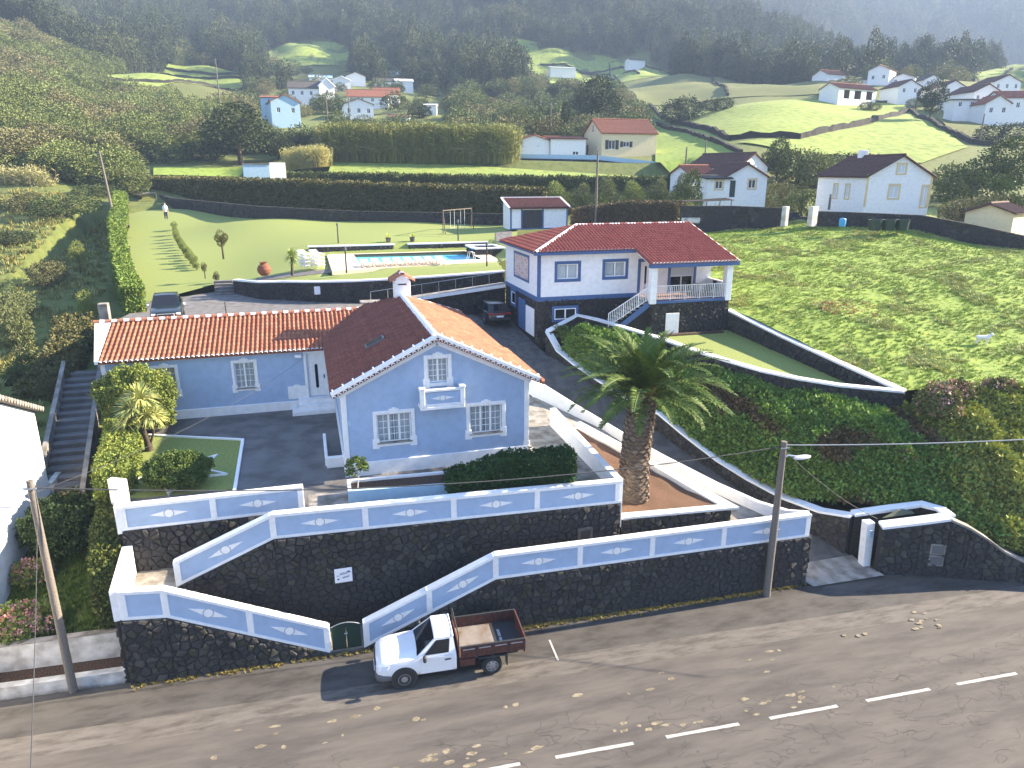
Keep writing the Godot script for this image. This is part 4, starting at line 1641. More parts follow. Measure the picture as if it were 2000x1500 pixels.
	obj("panel", bp, M.blue_plaster, bal)
	for x in [bx0, bx1 - 0.2]:
		var po := MB.new()
		po.bbox(Vector3(x, 7.56, ZG + 0.54), Vector3(x + 0.2, 8.34, ZG + 0.74), 0.015)
		po.bbox(Vector3(x - 0.03, 8.34, ZG + 0.51), Vector3(x + 0.23, 8.44, ZG + 0.77), 0.02)
		obj("post", po, M.white_paint, bal)
	var br := MB.new()
	br.bbox(Vector3(bx0 + 0.2, 8.22, ZG + 0.56), Vector3(bx1 - 0.2, 8.34, ZG + 0.72), 0.02)
	for x in [bx0, bx1 - 0.16]:
		br.bbox(Vector3(x, 8.22, ZG), Vector3(x + 0.16, 8.34, ZG + 0.54), 0.02)
	br.bbox(Vector3(bx0 + 0.2, 7.56, ZG + 0.6), Vector3(bx1 - 0.2, 7.68, ZG + 0.7), 0.01)
	obj("rail", br, M.white_paint, bal)
	eye_ornament(bal, Vector3((bx0 + bx1) / 2, 7.93, ZG), ux, Vector3(0, 0, 1), 0.68, 0.75)
	# front door, steps, meter panel, lantern
	var fd := MB.new()
	var dt := frame_at(ow + Vector3(10.2, 0.68, -0.1), ux)
	fd.bbox(Vector3(0, 0, -0.04), Vector3(0.98, 2.5, 0.02), 0.01, dt)
	for q in [[0.1, 0.12, 0.88, 0.3], [0.1, 1.98, 0.88, 2.1], [0.12, 0.36, 0.3, 1.9], [0.68, 0.36, 0.86, 1.9]]:
		fd.bbox(Vector3(q[0], q[1], 0.02), Vector3(q[2], q[3], 0.035), 0.01, dt)
	var door := obj("front_door", fd, M.white_paint, h)
	var dg := MB.new()
	var dp := []
	for i in 16:
		var an := TAU * i / 16
		dp.append(dt * Vector3(0.49 + cos(an) * 0.085, 1.15 + sin(an) * 0.1 + (0.6 if sin(an) > 0 else -0.6), 0.022))
	dg.extr(dp, Vector3(0, 0, 0.014))
	obj("pane", dg, M.glass_dark, door)
	var dh := MB.new()
	dh.bbox(Vector3(0.86, 1.0, 0.02), Vector3(0.93, 1.22, 0.07), 0.01, dt)
	obj("handle", dh, M.deep_blue, door)
	var ds := MB.new()
	for q in [[-0.16, -0.02, -0.0, 2.66], [0.98, -0.02, 1.1, 2.66], [0.0, 2.5, 0.98, 2.66]]:
		ds.bbox(Vector3(q[0], q[1], 0.0), Vector3(q[2], q[3], 0.15), 0.012, dt)
	ds.bbox(Vector3(-0.26, -0.06, 0.0), Vector3(-0.0, 0.5, 0.142), 0.015, dt)
	ds.bbox(Vector3(0.2, 2.66, 0.0), Vector3(0.78, 2.76, 0.14), 0.02, dt)
	obj("door_surround", ds, M.white_paint, h)
	for i in 3:
		var sp := MB.new()
		var y := F + 0.22 * (3 - i)
		sp.bbox(Vector3(-1.05 - (0.35 if i == 2 else 0.0), F - 0.1, ZW - 0.02), Vector3(X0 - 0.07, y, ZW + 0.5 + 0.38 * i), 0.015)
		obj("door_step", sp, M.white_plaster, h)
	var mp := MB.new()
	var mt := frame_at(ow + Vector3(9.12, 0.62, 0), ux)
	mp.bbox(Vector3(-0.05, 0, 0), Vector3(0.92, 0.74, 0.04), 0.015, mt)
	mp.bbox(Vector3(0.1, 0.12, 0.04), Vector3(0.78, 0.56, 0.055), 0.01, mt)
	mp.bbox(Vector3(0.3, 0.74, 0), Vector3(0.6, 0.82, 0.035), 0.02, mt)
	obj("meter_panel", mp, M.white_paint, h)
	var ln := MB.new()
	ln.bbox(Vector3(9.6, 3.02, 0), Vector3(9.95, 3.2, 0.3), 0.02, frame_at(ow, ux))
	obj("porch_box", ln, M.white_paint, h)
	var nm := MB.new()
	nm.bbox(Vector3(0.19, 2.36, 0.0), Vector3(0.33, 2.56, 0.012), 0.004, frame_at(o, ux))
	obj("number_plate", nm, M.pale_blue, h)
	var bn := MB.new()      # low side wall left of the gable
	bn.bbox(Vector3(X0 - 0.8, F, -31.0), Vector3(X0 - 0.06, F + 0.5, -30.75), 0.02)
	bn.bbox(Vector3(X0 - 0.86, F, -34.2), Vector3(X0 - 0.72, F + 0.46, -31.01), 0.02)
	obj("step_wall", bn, M.white_paint, h)
	# roofs
	var RY := 10.5
	var rz0 := ZG + 0.32
	var rz1 := -40.5
	var xe := X0 - 0.42
	var xr := X1 + 0.45
	var ye := 8.24
	var rise := RY - ye
	var rt := MB.new()
	var roof := Node3D.new()
	roof.name = "main_roof"
	h.add_child(roof)
	# left slope: eave along z
	var sl := Vector3(mid - xe, rise, 0)
	var sll := sl.length()
	tile_roof(roof, Vector3(xe, ye, rz0 - 11.4), Vector3(0, 0, 1), sl / sll, 0.245, 0.40, PackedVector2Array([Vector2(0, 0), Vector2(11.4, 0), Vector2(11.4, sll), Vector2(0.4, sll), Vector2(-3.0, sll * 0.55), Vector2(-1.2, sll * 0.2)]), "tile_brown", 300)  # darker tile set than the right slope: its shade put into the colour
	var sr := Vector3(mid - xr, RY - ye, 0)
	var srl := sr.length()
	tile_roof(roof, Vector3(xr, ye, rz0), Vector3(0, 0, -1), sr / srl, 0.245, 0.40, PackedVector2Array([Vector2(0, -0.25), Vector2(6.4, -0.25), Vector2(6.4, 0), Vector2(17.2, 0), Vector2(11.2, srl), Vector2(0, srl)]), "tile", 300)
	var hip := MB.new()
	hip.tri(Vector3(mid, RY, rz1 - 0.1), Vector3(xr, ye, rz0 - 17.2), Vector3(xe, ye, rz0 - 17.2))
	obj("hip_slope", hip, M.tile_1, roof)
	ridge(roof, Vector3(mid, RY - 0.02, rz0), Vector3(mid, RY - 0.02, rz1), ["white_plaster"], 0.2, 0.42)
	ridge(roof, Vector3(mid, RY, rz1), Vector3(xr, ye + 0.02, rz0 - 17.2), ["tile_1", "white_plaster", "tile_3"], 0.15, 0.42)
	# verges: white barrel ends under a white capping on both rakes
	for s in [[xe, -1.0], [xr, 1.0]]:
		var a := Vector3(s[0], ye - 0.05, rz0 - 0.02)
		var e := Vector3(mid, RY - 0.05, rz0 - 0.02)
		var n := 20
		for i in n:
			var p := a.lerp(e, (i + 0.5) / n)
			var q := MB.new()
			var f := (e - a).normalized()
			var up := Vector3(0, 0, 1).cross(f).normalized()
			if up.y < 0:
				up = -up
			for k in 6:
				var a0 := PI * k / 6
				var a1 := PI * (k + 1) / 6
				var g0 := f * cos(a0) * 0.09 + up * (sin(a0) * 0.09 - 0.03)
				var g1 := f * cos(a1) * 0.09 + up * (sin(a1) * 0.09 - 0.03)
				var i0 := f * cos(a0) * 0.06 + up * (sin(a0) * 0.06 - 0.03)
				var i1 := f * cos(a1) * 0.06 + up * (sin(a1) * 0.06 - 0.03)
				var z := Vector3(0, 0, 0.1)
				var zb := Vector3(0, 0, -0.25)
				q.quad(p + g0 + z, p + g1 + z, p + g1 + zb, p + g0 + zb)
				q.quad(p + i0 + z, p + i1 + z, p + g1 + z, p + g0 + z)
			obj("verge_tile", q, M.white_paint, roof)
		var cb := MB.new()
		cb.bar(a + Vector3(0, 0.15, -0.04), e + Vector3(0, 0.15, -0.04), 0.26, 0.13)
		obj("verge_cap", cb, M.white_plaster, roof)
		for i in range(0, 11):
			var p := a.lerp(e, (i + 0.25) / 10.6) + Vector3(0, 0.2, -0.03)
			var t := MB.new()
			t.bbox(Vector3(-0.04, 0, -0.08), Vector3(0.04, 0.13, 0.08), 0.03, Transform3D(Basis(Vector3(0, 0, 1), 0.42 * -s[1]), p))
			obj("verge_stop", t, M.white_plaster, roof)
	# skylight on the left slope
	var ct := Vector3(xe, ye, -33.6) + sl / sll * 2.6
	var nrm := Vector3(-rise, mid - xe, 0).normalized()
	var sb := Transform3D(Basis(Vector3(0, 0, 1), nrm, Vector3(0, 0, 1).cross(nrm)), ct)
	var sk := MB.new()
	sk.bbox(Vector3(-0.36, 0.0, -0.5), Vector3(0.36, 0.16, 0.5), 0.02, sb)
	var skn := obj("skylight", sk, M.grey_plastic, roof)
	var sg := MB.new()
	sg.box(Vector3(-0.28, 0.16, -0.4), Vector3(0.28, 0.168, 0.4), sb)
	obj("pane", sg, M.glass_dark, skn)
	# wing roof
	var wr := Node3D.new()
	wr.name = "wing_roof"
	h.add_child(wr)
	var wl := Vector3(0, 9.25 - 7.9, -43.6 + 39.62)
	var wll := wl.length()
	tile_roof(wr, Vector3(-10.75, 7.9, -39.62), ux, wl / wll, 0.245, 0.40, PackedVector2Array([Vector2(0, 0), Vector2(11.75, 0), Vector2(14.6, wll), Vector2(0, wll)]), "tile", 300)
	var wb := MB.new()
	wb.quad(Vector3(-11.55, 9.24, -43.62), Vector3(2.9, 9.24, -43.62), Vector3(2.2, 8.65, -45.2), Vector3(-11.9, 8.65, -45.2))
	obj("back_slope", wb, M.tile_1, wr)
	ridge(wr, Vector3(-11.6, 9.29, -43.55), Vector3(3.0, 9.29, -43.65), ["tile_1", "white_plaster"], 0.18, 0.3)
	var vb := MB.new()      # broad white verge on the askew end
	vb.extr([Vector3(-10.68, 7.98, -39.6), Vector3(-10.72, 9.34, -43.6), Vector3(-11.58, 9.34, -43.62), Vector3(-10.85, 7.98, -39.62)], Vector3(0, -0.16, 0))
	obj("verge", vb, M.white_plaster, wr)
	for i in 47:      # white-painted ends of the eave tiles
		var q := MB.new()
		var x := -10.75 + 0.245 * i + 0.155
		for k in 6:
			var a0 := PI * k / 6
			var a1 := PI * (k + 1) / 6
			var r := 0.09
			q.quad(Vector3(x + cos(a0) * r, 7.9 + sin(a0) * r, -39.5), Vector3(x + cos(a1) * r, 7.9 + sin(a1) * r, -39.5), Vector3(x + cos(a1) * r, 7.93 + sin(a1) * r, -39.68), Vector3(x + cos(a0) * r, 7.93 + sin(a0) * r, -39.68))
		obj("eave_tile", q, M.white_plaster, wr)
	# chimney with a little tiled hood
	var ch := MB.new()
	var cz := -40.9
	ch.bbox(Vector3(mid - 0.42, 9.6, cz - 0.45), Vector3(mid + 0.48, 11.35, cz + 0.4), 0.02)
	var chn := obj("chimney", ch, M.white_plaster, h)
	var sl2 := MB.new()
	sl2.box(Vector3(mid - 0.22, 11.12, cz + 0.38), Vector3(mid + 0.26, 11.2, cz + 0.41))
	obj("vent_shade", sl2, M.black_plastic, chn)  # dark slab; the shade of the open slot is in its colour
	for s in [-1.0, 1.0]:
		var hd := MB.new()
		for k in 3:
			var zc := cz - 0.4 + 0.36 * k
			for q in 5:
				var a0 := PI * q / 5
				var a1 := PI * (q + 1) / 5
				var r := 0.17
				var p0 := Vector3(mid + 0.03, 11.72, zc)
				var p1 := Vector3(mid + 0.03 + s * 0.72, 11.3, zc)
				hd.quad(p0 + Vector3(0, sin(a0) * r, cos(a0) * r), p0 + Vector3(0, sin(a1) * r, cos(a1) * r), p1 + Vector3(0, sin(a1) * r, cos(a1) * r), p1 + Vector3(0, sin(a0) * r, cos(a0) * r))
		obj("hood_slope", hd, M.tile_1, chn)
	ridge(chn, Vector3(mid + 0.03, 11.74, cz + 0.5), Vector3(mid + 0.03, 11.74, cz - 0.6), ["white_plaster", "tile_1"], 0.17, 0.5, "hood_ridge")
	var hg := MB.new()
	hg.extr([Vector3(mid - 0.42, 11.33, cz + 0.36), Vector3(mid + 0.48, 11.33, cz + 0.36), Vector3(mid + 0.03, 11.8, cz + 0.36)], Vector3(0, 0, 0.03))
	obj("hood_gable", hg, M.white_plaster, chn)

func onpl(px: float, py: float, a: Vector2, b: Vector2) -> Vector3:      # where the ray of a pixel meets the upright plane over a line on plan
	var n := (b - a).orthogonal()
	var d := ray(px, py)
	return Vector3(0, EYE, 0) + d * (n.dot(a) / (n.x * d.x + n.y * d.z))
const DRIVE := [[-20.0, 0.0], [-23.5, 0.05], [-26.0, 0.7], [-29.0, 1.45], [-32.0, 2.45], [-35.0, 3.6], [-38.0, 4.7], [-41.0, 5.75], [-44.0, 6.3], [-48.0, 6.6], [-54.0, 7.2], [-60.0, 7.6], [-120.0, 7.75]]
func drive_h(x: float, z: float) -> float:
	for i in DRIVE.size() - 1:
		if z >= DRIVE[i + 1][0]:
			return lerpf(DRIVE[i][1], DRIVE[i + 1][1], clampf((z - DRIVE[i][0]) / (DRIVE[i + 1][0] - DRIVE[i][0]), 0, 1))
	return 7.75
func drop(pts: Array, d: float) -> Array:
	var r := []
	for p in pts:
		r.append(p + Vector3(0, -d, 0))
	return r
func each(n: int, v: float) -> Array:
	var r := []
	for i in n:
		r.append(v)
	return r
var lineA := []
var lineB := []
var lineD := []
func driveway_walls() -> void:
	var L := [[19.9, -23.3], [18.95, -25.1], [18.0, -27.0], [16.55, -30.0], [15.5, -32.3], [13.95, -35.5], [12.5, -38.6], [11.3, -42.5], [9.3, -47.3]]
	var R := [[14.2, -51.6], [14.2, -43.7], [14.5, -42.0], [15.0, -41.0], [16.4, -38.0], [18.4, -33.9], [19.1, -32.4], [20.0, -30.4], [20.9, -28.8], [21.7, -27.0], [22.5, -25.3], [23.2, -23.9], [23.3, -23.6]]
	struct("driveway", drape(plan(L + R), 0.8, drive_h, 0.035), M.drive)
	var pk := [at(272, 590, 7.75), at(452, 562, 7.75)]
	var wallpts := [at(460, 545, 8.75), at(480, 547, 8.9), at(510, 549, 9.05), at(560, 548, 9.15), at(620, 548.5, 9.25), at(690, 547, 9.35), at(770, 543, 9.48), at(850, 538, 9.6), at(985, 528, 9.9)]
	for i in range(1, wallpts.size()):
		pk.append(wallpts[i] + Vector3(0, 0, -0.3))
	pk += [Vector3(14.2, 0, -53.0), Vector3(14.2, 0, -51.6), Vector3(9.3, 0, -47.3), Vector3(9.3, 0, -45.1), Vector3(-11.8, 0, -45.1)]
	var yh := func(x: float, z: float) -> float: return lerpf(lerpf(8.5, 7.6, clampf((-46.0 - z) / 10.0, 0, 1)), drive_h(x, z), clampf((x - 2.0) / 9.0, 0, 1))
	struct("parking_yard", drape(plan(pk), 1.2, yh, 0.03), M.cobble)
	# entrance apron
	struct("entrance_apron", drape(plan([[19.95, -22.3], [23.6, -22.2], [23.3, -23.9], [19.6, -23.9]]), 0.4, drive_h, 0.06), M.concrete)
	# white wall left of the drive
	var w := thing("drive_wall", "smooth white wall curving along the drive beside the blue house", "wall")
	var tp := []
	var bt := []
	for q in [[10.9, 6.4, -42.6], [12.33, 5.58, -38.59], [13.78, 4.81, -35.54], [15.32, 4.07, -32.31], [16.41, 3.62, -30.02], [17.83, 3.17, -27.03], [18.76, 3.0, -25.09], [19.35, 3.1, -23.8], [19.72, 3.39, -22.95]]:
		tp.append(Vector3(q[0], q[1], q[2]))
		bt.append(minf(q[1] - drive_h(q[0], q[2]) + 0.4, 3.2))
	var m := MB.new()
	m.sweep(tp, 0.2, bt)
	obj("wall", m, M.white_plaster, w)
	# stone wall right of the drive, white coping
	w = thing("drive_wall", "dark stone wall with broad white coping right of the drive below the ivy bank", "wall")
	lineA = []
	for q in [[1066, 646], [1087, 683], [1120, 710], [1168, 742], [1222, 776], [1285, 806], [1335, 848], [1400, 898], [1460, 935], [1530, 972], [1600, 998], [1662, 1008]]:
		lineA.append(onpl(q[0], q[1], Vector2(22.9, -24.3), Vector2(15.4, -40)) + Vector3(0.2, 0, -0.12))
	bt = []
	for p in lineA:
		bt.append(minf(drive_h(p.x, p.z) - 0.2, p.y - 0.5))
	stone_wall(w, drop(lineA, 0.1), bt, 0.27, -1.0, 0.4)
	m = MB.new()
	m.sweep(lineA, 0.52, each(12, 0.11))
	obj("coping", m, M.white_paint, w)
	# bin recess and roadside wall
	w = thing("roadside_wall", "dark stone roadside wall with white coping, sweeping down to grey coping", "wall")
	lineD = [Vector3(23.55, 2.25, -22.75), Vector3(25.0, 2.6, -22.1), Vector3(26.05, 2.85, -21.64), Vector3(26.8, 2.5, -21.3), Vector3(27.5, 2.04, -21.0), Vector3(28.2, 1.5, -20.7), Vector3(29.0, 1.08, -20.36), Vector3(31.0, 0.85, -19.4), Vector3(36.0, 0.8, -17.2)]
	stone_wall(w, drop(lineD, 0.1), each(9, -0.3), 0.3, -1.0, 0.4)
	m = MB.new()
	m.sweep([lineD[0] + Vector3(0.05, 0.03, -0.1), lineD[1] + Vector3(0, 0.03, -0.1), lineD[2] + Vector3(0.1, 0.03, -0.12)], 0.62, [0.12, 0.12, 0.12])
	obj("white_coping", m, M.white_paint, w)
	m = MB.new()
	m.sweep(lineD.slice(2), 0.44, each(7, 0.1))
	obj("grey_coping", m, M.concrete, w)
	var bk := [lineA[-1] + Vector3(0.1, 0.05, -0.1), at(1740, 990, 2.5), at(1800, 982, 2.75), at(1838, 992, 2.85), lineD[2] + Vector3(0.2, 0.0, -0.2)]
	m = MB.new()
	m.sweep(bk, 0.5, each(5, 0.12))
	obj("recess_coping", m, M.white_paint, w)
	m = MB.new()
	m.sweep(drop(bk, 0.12), 0.4, each(5, 2.4))
	obj("recess_wall", m, M.dry_stone, w)
	var tb := MB.new()      # olive canvas in the recess
	var t0 := at(1722, 1012, 2.35)
	var t1 := at(1790, 1000, 2.45)
	tb.tri(t0, t1 + Vector3(-0.2, 0, 0.1), at(1752, 996, 2.6))
	tb.tri(at(1752, 996, 2.6), t1 + Vector3(-0.2, 0, 0.1), t1 + Vector3(0, 0, -0.4))
	tag(obj("canvas_cover", tb, mat("olive", lin(0.10, 0.11, 0.07), 0.9)), "olive canvas cover slung in the recess by the entrance", "canvas")
	var mb := MB.new()      # meter boxes set in the wall
	var u: Vector3 = lineD[2] - lineD[0]
	u.y = 0
	u = u.normalized()
	var bx := frame_at(lineD[0] + u * 2.05 + Vector3(0, -1.65, 0) + u.cross(Vector3.UP) * 0.2, u)
	var bxn := thing("meter_box", "grey framed meter boxes set into the roadside stone wall", "meter box")
	for q in [0, 1]:
		mb = MB.new()
		mb.bbox(Vector3(0, 0.55 * q, 0), Vector3(0.62, 0.55 * q + 0.5, 0.08), 0.01, bx)
		var fr := obj("frame", mb, M.concrete, bxn)
		mb = MB.new()
		mb.bbox(Vector3(0.06, 0.55 * q + 0.05, 0.07), Vector3(0.56, 0.55 * q + 0.45, 0.09), 0.005, bx)
		obj("door", mb, M.grey_plastic, fr)
	var gp := thing("gate_post", "leaning white gate pillar with blue tile at the drive entrance", "pillar")
	var gb := MB.new()
	var g0 := at(1692, 1108, 0.05)
	gb.extr([g0 + Vector3(-0.18, 0, 0.0), g0 + Vector3(0.2, 0, 0.0), g0 + Vector3(0.3, 2.1, -0.2), g0 + Vector3(-0.12, 2.1, -0.2)], Vector3(0.05, 0, -0.4))
	obj("pillar", gb, M.white_paint, gp)
	gb = MB.new()
	gb.bbox(Vector3(-0.02, 1.45, -0.14), Vector3(0.16, 1.8, -0.08), 0.01, Transform3D(Basis(), g0))
	obj("number_tile", gb, M.pale_blue, gp)
	# garden walls of the white house
	lineB = [lineA[0] + Vector3(0, 0.02, 0), Vector3(16.9, 8.3, -43.3)]
	for q in [[1165, 622, 8.15], [1230, 641, 7.85], [1300, 662, 7.5], [1360, 683, 7.28], [1420, 702, 7.1], [1490, 722, 6.93], [1560, 737, 6.8], [1640, 750, 6.7], [1765, 762, 6.6]]:
		lineB.append(at(q[0], q[1], q[2]))
	w = thing("garden_wall", "curved dark stone wall with white coping between small lawn and ivy bank", "wall")
	bt = []
	for p in lineB:
		bt.append(p.y - 1.35)
	stone_wall(w, drop(lineB, 0.1), bt, 0.3, -1.0, 0.36)
	m = MB.new()
	m.sweep(lineB, 0.44, each(lineB.size(), 0.11))
	obj("coping", m, M.white_paint, w)
	w = thing("garden_wall", "straight dark stone wall with white coping between small lawn and pasture", "wall")
	var lc := [Vector3(26.95, 8.5, -41.3), Vector3(27.6, 7.75, -36.5), Vector3(28.2, 7.15, -32.0), lineB[-1] + Vector3(0, 0.02, 0)]
	stone_wall(w, drop(lc, 0.1), [6.8, 6.2, 5.6, 5.4], 0.3, -1.0, 0.36)
	m = MB.new()
	m.sweep(lc, 0.44, each(4, 0.115))
	obj("coping", m, M.white_paint, w)
	var lh := func(x: float, z: float) -> float: return lerpf(7.15, 5.75, clampf((z + 41.0) / 13.5, 0, 1)) + (0.0 if x > 20 else 0.25 * (20.0 - x) * 0.3)
	var poly := [[17.0, -43.5], [21.2, -43.5], [26.9, -41.2]]
	for q in [lc[1], lc[2]]:
		poly.append([q.x, q.z])
	for i in range(lineB.size() - 1, 1, -1):
		poly.append([lineB[i].x, lineB[i].z])
	struct("small_lawn", drape(plan(poly), 1.0, lh, 0.0), M.lawn)
	var dp := MB.new()
	dp.bbox(Vector3(21.6, 7.0, -40.8), Vector3(26.2, 7.2, -40.4), 0.02)
	tag(obj("paving_strip", dp, M.soil), "narrow brown paving strip in front of the porch base", "paving")
	# planted bed between the two walls, ivy bank below
	var top := [lineB[2], lineB[4], lineB[6], lineB[8], lineB[10], Vector3(33, 6.3, -27.2), Vector3(40, 6.3, -26.0), Vector3(60, 6.3, -22.8)]
	var bot := [lineA[1], lineA[4], lineA[7], lineA[9], lineA[11] + Vector3(1.5, 0, -0.8), Vector3(28.4, 1.2, -21.2), Vector3(34.0, 0.7, -18.6), Vector3(52, 0.6, -11)]
	var bank := MB.new()
	var n := 10
	var grid := []
	for i in top.size():
		var row := []
		for j in n + 1:
			var f := float(j) / n
			var a: Vector3 = top[i] + Vector3(0, -1.0 if i < 5 else -0.1, 0.2)
			var p := a.lerp(bot[i] + Vector3(0.25, -0.15, -0.2), f)
			p += Vector3(-0.3, 0.75, 0.45) * sin(f * PI)
			row.append(p)
		grid.append(row)
	bank_grid = grid
	for i in top.size() - 1:
		for j in n:
			bank.quad(grid[i][j], grid[i][j + 1], grid[i + 1][j + 1], grid[i + 1][j])
	smooth(bank)
	struct("bank", bank, M.scrub_ground)
	var past := [[27.1, -41.5], [28.0, -34], [29.0, -27.9], [33, -27.2], [40, -26], [62, -22.5], [95, -30], [95, -60], [75, -72]]
	for q in [[2000, 472, 11.2], [1900, 455, 11.7], [1800, 447, 12.0], [1600, 436, 12.3], [1440, 430, 11.8]]:
		var p := at(q[0], q[1], q[2])
		past.append([p.x, p.z])
	past += [[29, -72], [27.2, -53]]
	pasture = plan(past)
	struct("pasture", drape(pasture, 2.0, pasture_h, 0.0), M.field)
var bank_grid := []
var pasture := PackedVector2Array()

# ---------------------------------------------------------------- the white house with blue trim
func railing(root: Node, a: Vector3, b: Vector3, h := 0.95, gap := 0.13, m := "white_paint") -> void:
	var r := MB.new()
	r.bar(a + Vector3(0, h, 0), b + Vector3(0, h, 0), 0.05, 0.04)
	r.bar(a + Vector3(0, 0.1, 0), b + Vector3(0, 0.1, 0), 0.04, 0.03)
	var rn := obj("railing", r, M[m], root)
	var n := int(a.distance_to(b) / gap)
	for i in n + 1:
		var p := a.lerp(b, float(i) / n)
		var q := MB.new()
		var w := 0.014 if i % 8 else 0.025
		q.box(p + Vector3(-w, 0.0 if i % 8 == 0 else 0.1, -w), p + Vector3(w, h, w))
		obj("baluster", q, M[m], rn)
func band(root: Node, o: Vector3, u: Vector3, r: Rect2, w: float, m: String, called := "window_surround") -> void:
	var t := frame_at(o, u)
	var b := MB.new()
	var a := r.position
	var e := r.end
	var z := 0.035
	b.bbox(Vector3(a.x - w, a.y - w, -0.02), Vector3(a.x, e.y + w, z), 0.008, t)
	b.bbox(Vector3(e.x, a.y - w, -0.02), Vector3(e.x + w, e.y + w, z), 0.008, t)
	b.bbox(Vector3(a.x, e.y, -0.02), Vector3(e.x, e.y + w, z), 0.008, t)
	b.bbox(Vector3(a.x, a.y - w, -0.02), Vector3(e.x, a.y, z), 0.008, t)
	obj(called, b, M[m], root)
func white_house() -> void:
	var h := thing("white_house", "white house with blue trim, red tiled roof and railed porch", "house")
	var X0 := 14.26
	var X1 := 26.8
	var ZF := -43.58
	var ZB := -51.4
	var Y0 := 6.1
	var YF := 9.35
	var YE := 12.35
	var ux := Vector3(1, 0, 0)
	var uz := Vector3(0, 0, 1)
	var o := Vector3(X0, YF, ZF)
	var b := MB.new()
	var fw := [Rect2(1.3, 1.27, 1.42, 0.95), Rect2(4.63, 1.3, 1.46, 0.96), Rect2(7.2, 0.0, 0.9, 2.2), Rect2(9.45, 0.02, 1.75, 2.05)]
	wall_face(b, o, ux, PackedVector2Array([Vector2(0, 0), Vector2(X1 - X0, 0), Vector2(X1 - X0, YE - YF), Vector2(0, YE - YF)]), fw)
	wall_face(b, Vector3(X0, YF, ZB), uz, PackedVector2Array([Vector2(0, 0), Vector2(ZF - ZB, 0), Vector2(ZF - ZB, YE - YF), Vector2(0, YE - YF)]), [])
	wall_face(b, Vector3(X1, YF - 2, ZF), -uz, PackedVector2Array([Vector2(0, 0), Vector2(7.82, 0), Vector2(7.82, YE - YF + 2), Vector2(4.1, 13.6 - YF + 2), Vector2(0, YE - YF + 2)]), [])
	wall_face(b, Vector3(X1, Y0, ZB), -ux, PackedVector2Array([Vector2(0, 0), Vector2(X1 - X0, 0), Vector2(X1 - X0, YE - Y0), Vector2(0, YE - Y0)]), [])
	obj("wall", b, M.white_plaster, h)
	# stone basement
	var bs := MB.new()
	bs.box(Vector3(X0 + 0.02, Y0 - 0.6, ZB + 0.05), Vector3(X1 - 0.02, YF - 0.04, ZF - 0.02))
	bs.box(Vector3(21.15, Y0 - 0.4, ZF - 0.05), Vector3(X1 - 0.03, YF - 0.16, -41.06))
	obj("basement", bs, M.mortar, h)
	stones(h, Vector3(X0, Y0, ZF - 0.02), ux, uz, PackedVector2Array([Vector2(0, 0), Vector2(6.9, 0), Vector2(6.9, 3.2), Vector2(0, 3.2)]), 0.24, 160, "base_stone", [Rect2(0.95, 1.75, 1.85, 1.1)])
	stones(h, Vector3(21.15, Y0, -41.06), ux, uz, PackedVector2Array([Vector2(0, 0), Vector2(5.62, 0), Vector2(5.62, 3.05), Vector2(0, 3.05)]), 0.24, 120, "base_stone", [Rect2(1.0, 0.9, 1.1, 1.6)])
	stones(h, Vector3(X0 + 0.02, Y0, ZB), uz, -ux, PackedVector2Array([Vector2(0, 0), Vector2(7.8, 0), Vector2(7.8, 3.2), Vector2(0, 3.2)]), 0.24, 40, "base_stone", [Rect2(3.4, 0, 1.9, 2.8), Rect2(5.2, 0, 2.1, 2.7), Rect2(1.5, 1.8, 1.5, 1.5)])
	stones(h, Vector3(21.15, Y0, -43.6), uz, -ux, PackedVector2Array([Vector2(0, 0), Vector2(2.5, 0), Vector2(2.5, 3.05), Vector2(0, 3.05)]), 0.24, 40, "base_stone")
	# blue bands and corner strips
	var bb := MB.new()
	bb.bbox(Vector3(X0 - 0.07, YF - 0.14, ZF - 0.1), Vector3(21.3, YF + 0.14, ZF + 0.05), 0.012)
	bb.bbox(Vector3(X0 - 0.075, YF - 0.14, ZB), Vector3(X0 + 0.1, YF + 0.14, ZF - 0.11), 0.012)
	bb.bbox(Vector3(21.1, YF - 0.2, -41.15), Vector3(X1 + 0.02, YF - 0.02, -40.98), 0.012)
	bb.bbox(Vector3(21.02, YF - 0.2, -43.5), Vector3(21.2, YF - 0.02, -41.16), 0.012)
	obj("floor_band", bb, M.deep_blue, h)
	for q in [[X0 - 0.04, ZF + 0.04]]:
		var cs := MB.new()
		cs.bbox(Vector3(q[0], YF + 0.14, q[1] - 0.2), Vector3(q[0] + 0.2, YE, q[1]), 0.01)
		obj("corner_strip", cs, M.deep_blue, h)
	# windows on the front
	for i in 2:
		band(h, o, ux, fw[i], 0.2, "deep_blue")
		window(h, o, ux, fw[i], 2, 1, 1, "white_paint", "blind" if i == 0 else "curtain", 0.1)
	var low := Rect2(1.12, -1.38, 1.5, 0.72)
	band(h, o + Vector3(0, 0, 0.05), ux, low, 0.17, "deep_blue")
	window(h, o + Vector3(0, 0, 0.13), ux, low, 2, 1, 1, "white_paint", "", 0.08, false)
	# entrance door under the porch
	var dt := frame_at(o + Vector3(7.2, 0, -0.08), ux)
	var d := MB.new()
	d.bbox(Vector3(0, 0, -0.04), Vector3(0.9, 2.2, 0.02), 0.01, dt)
	var dn := obj("entrance_door", d, M.white_paint, h)
	d = MB.new()
	d.box(Vector3(0.34, 0.35, 0.015), Vector3(0.48, 1.9, 0.03), dt)
	obj("pane", d, M.glass_dark, dn)
	d = MB.new()
	d.bbox(Vector3(-0.2, 0, 0.06), Vector3(0, 2.4, 0.12), 0.01, dt)
	d.bbox(Vector3(0, 2.2, 0.06), Vector3(1.0, 2.4, 0.12), 0.01, dt)
	obj("door_surround", d, M.deep_blue, h)
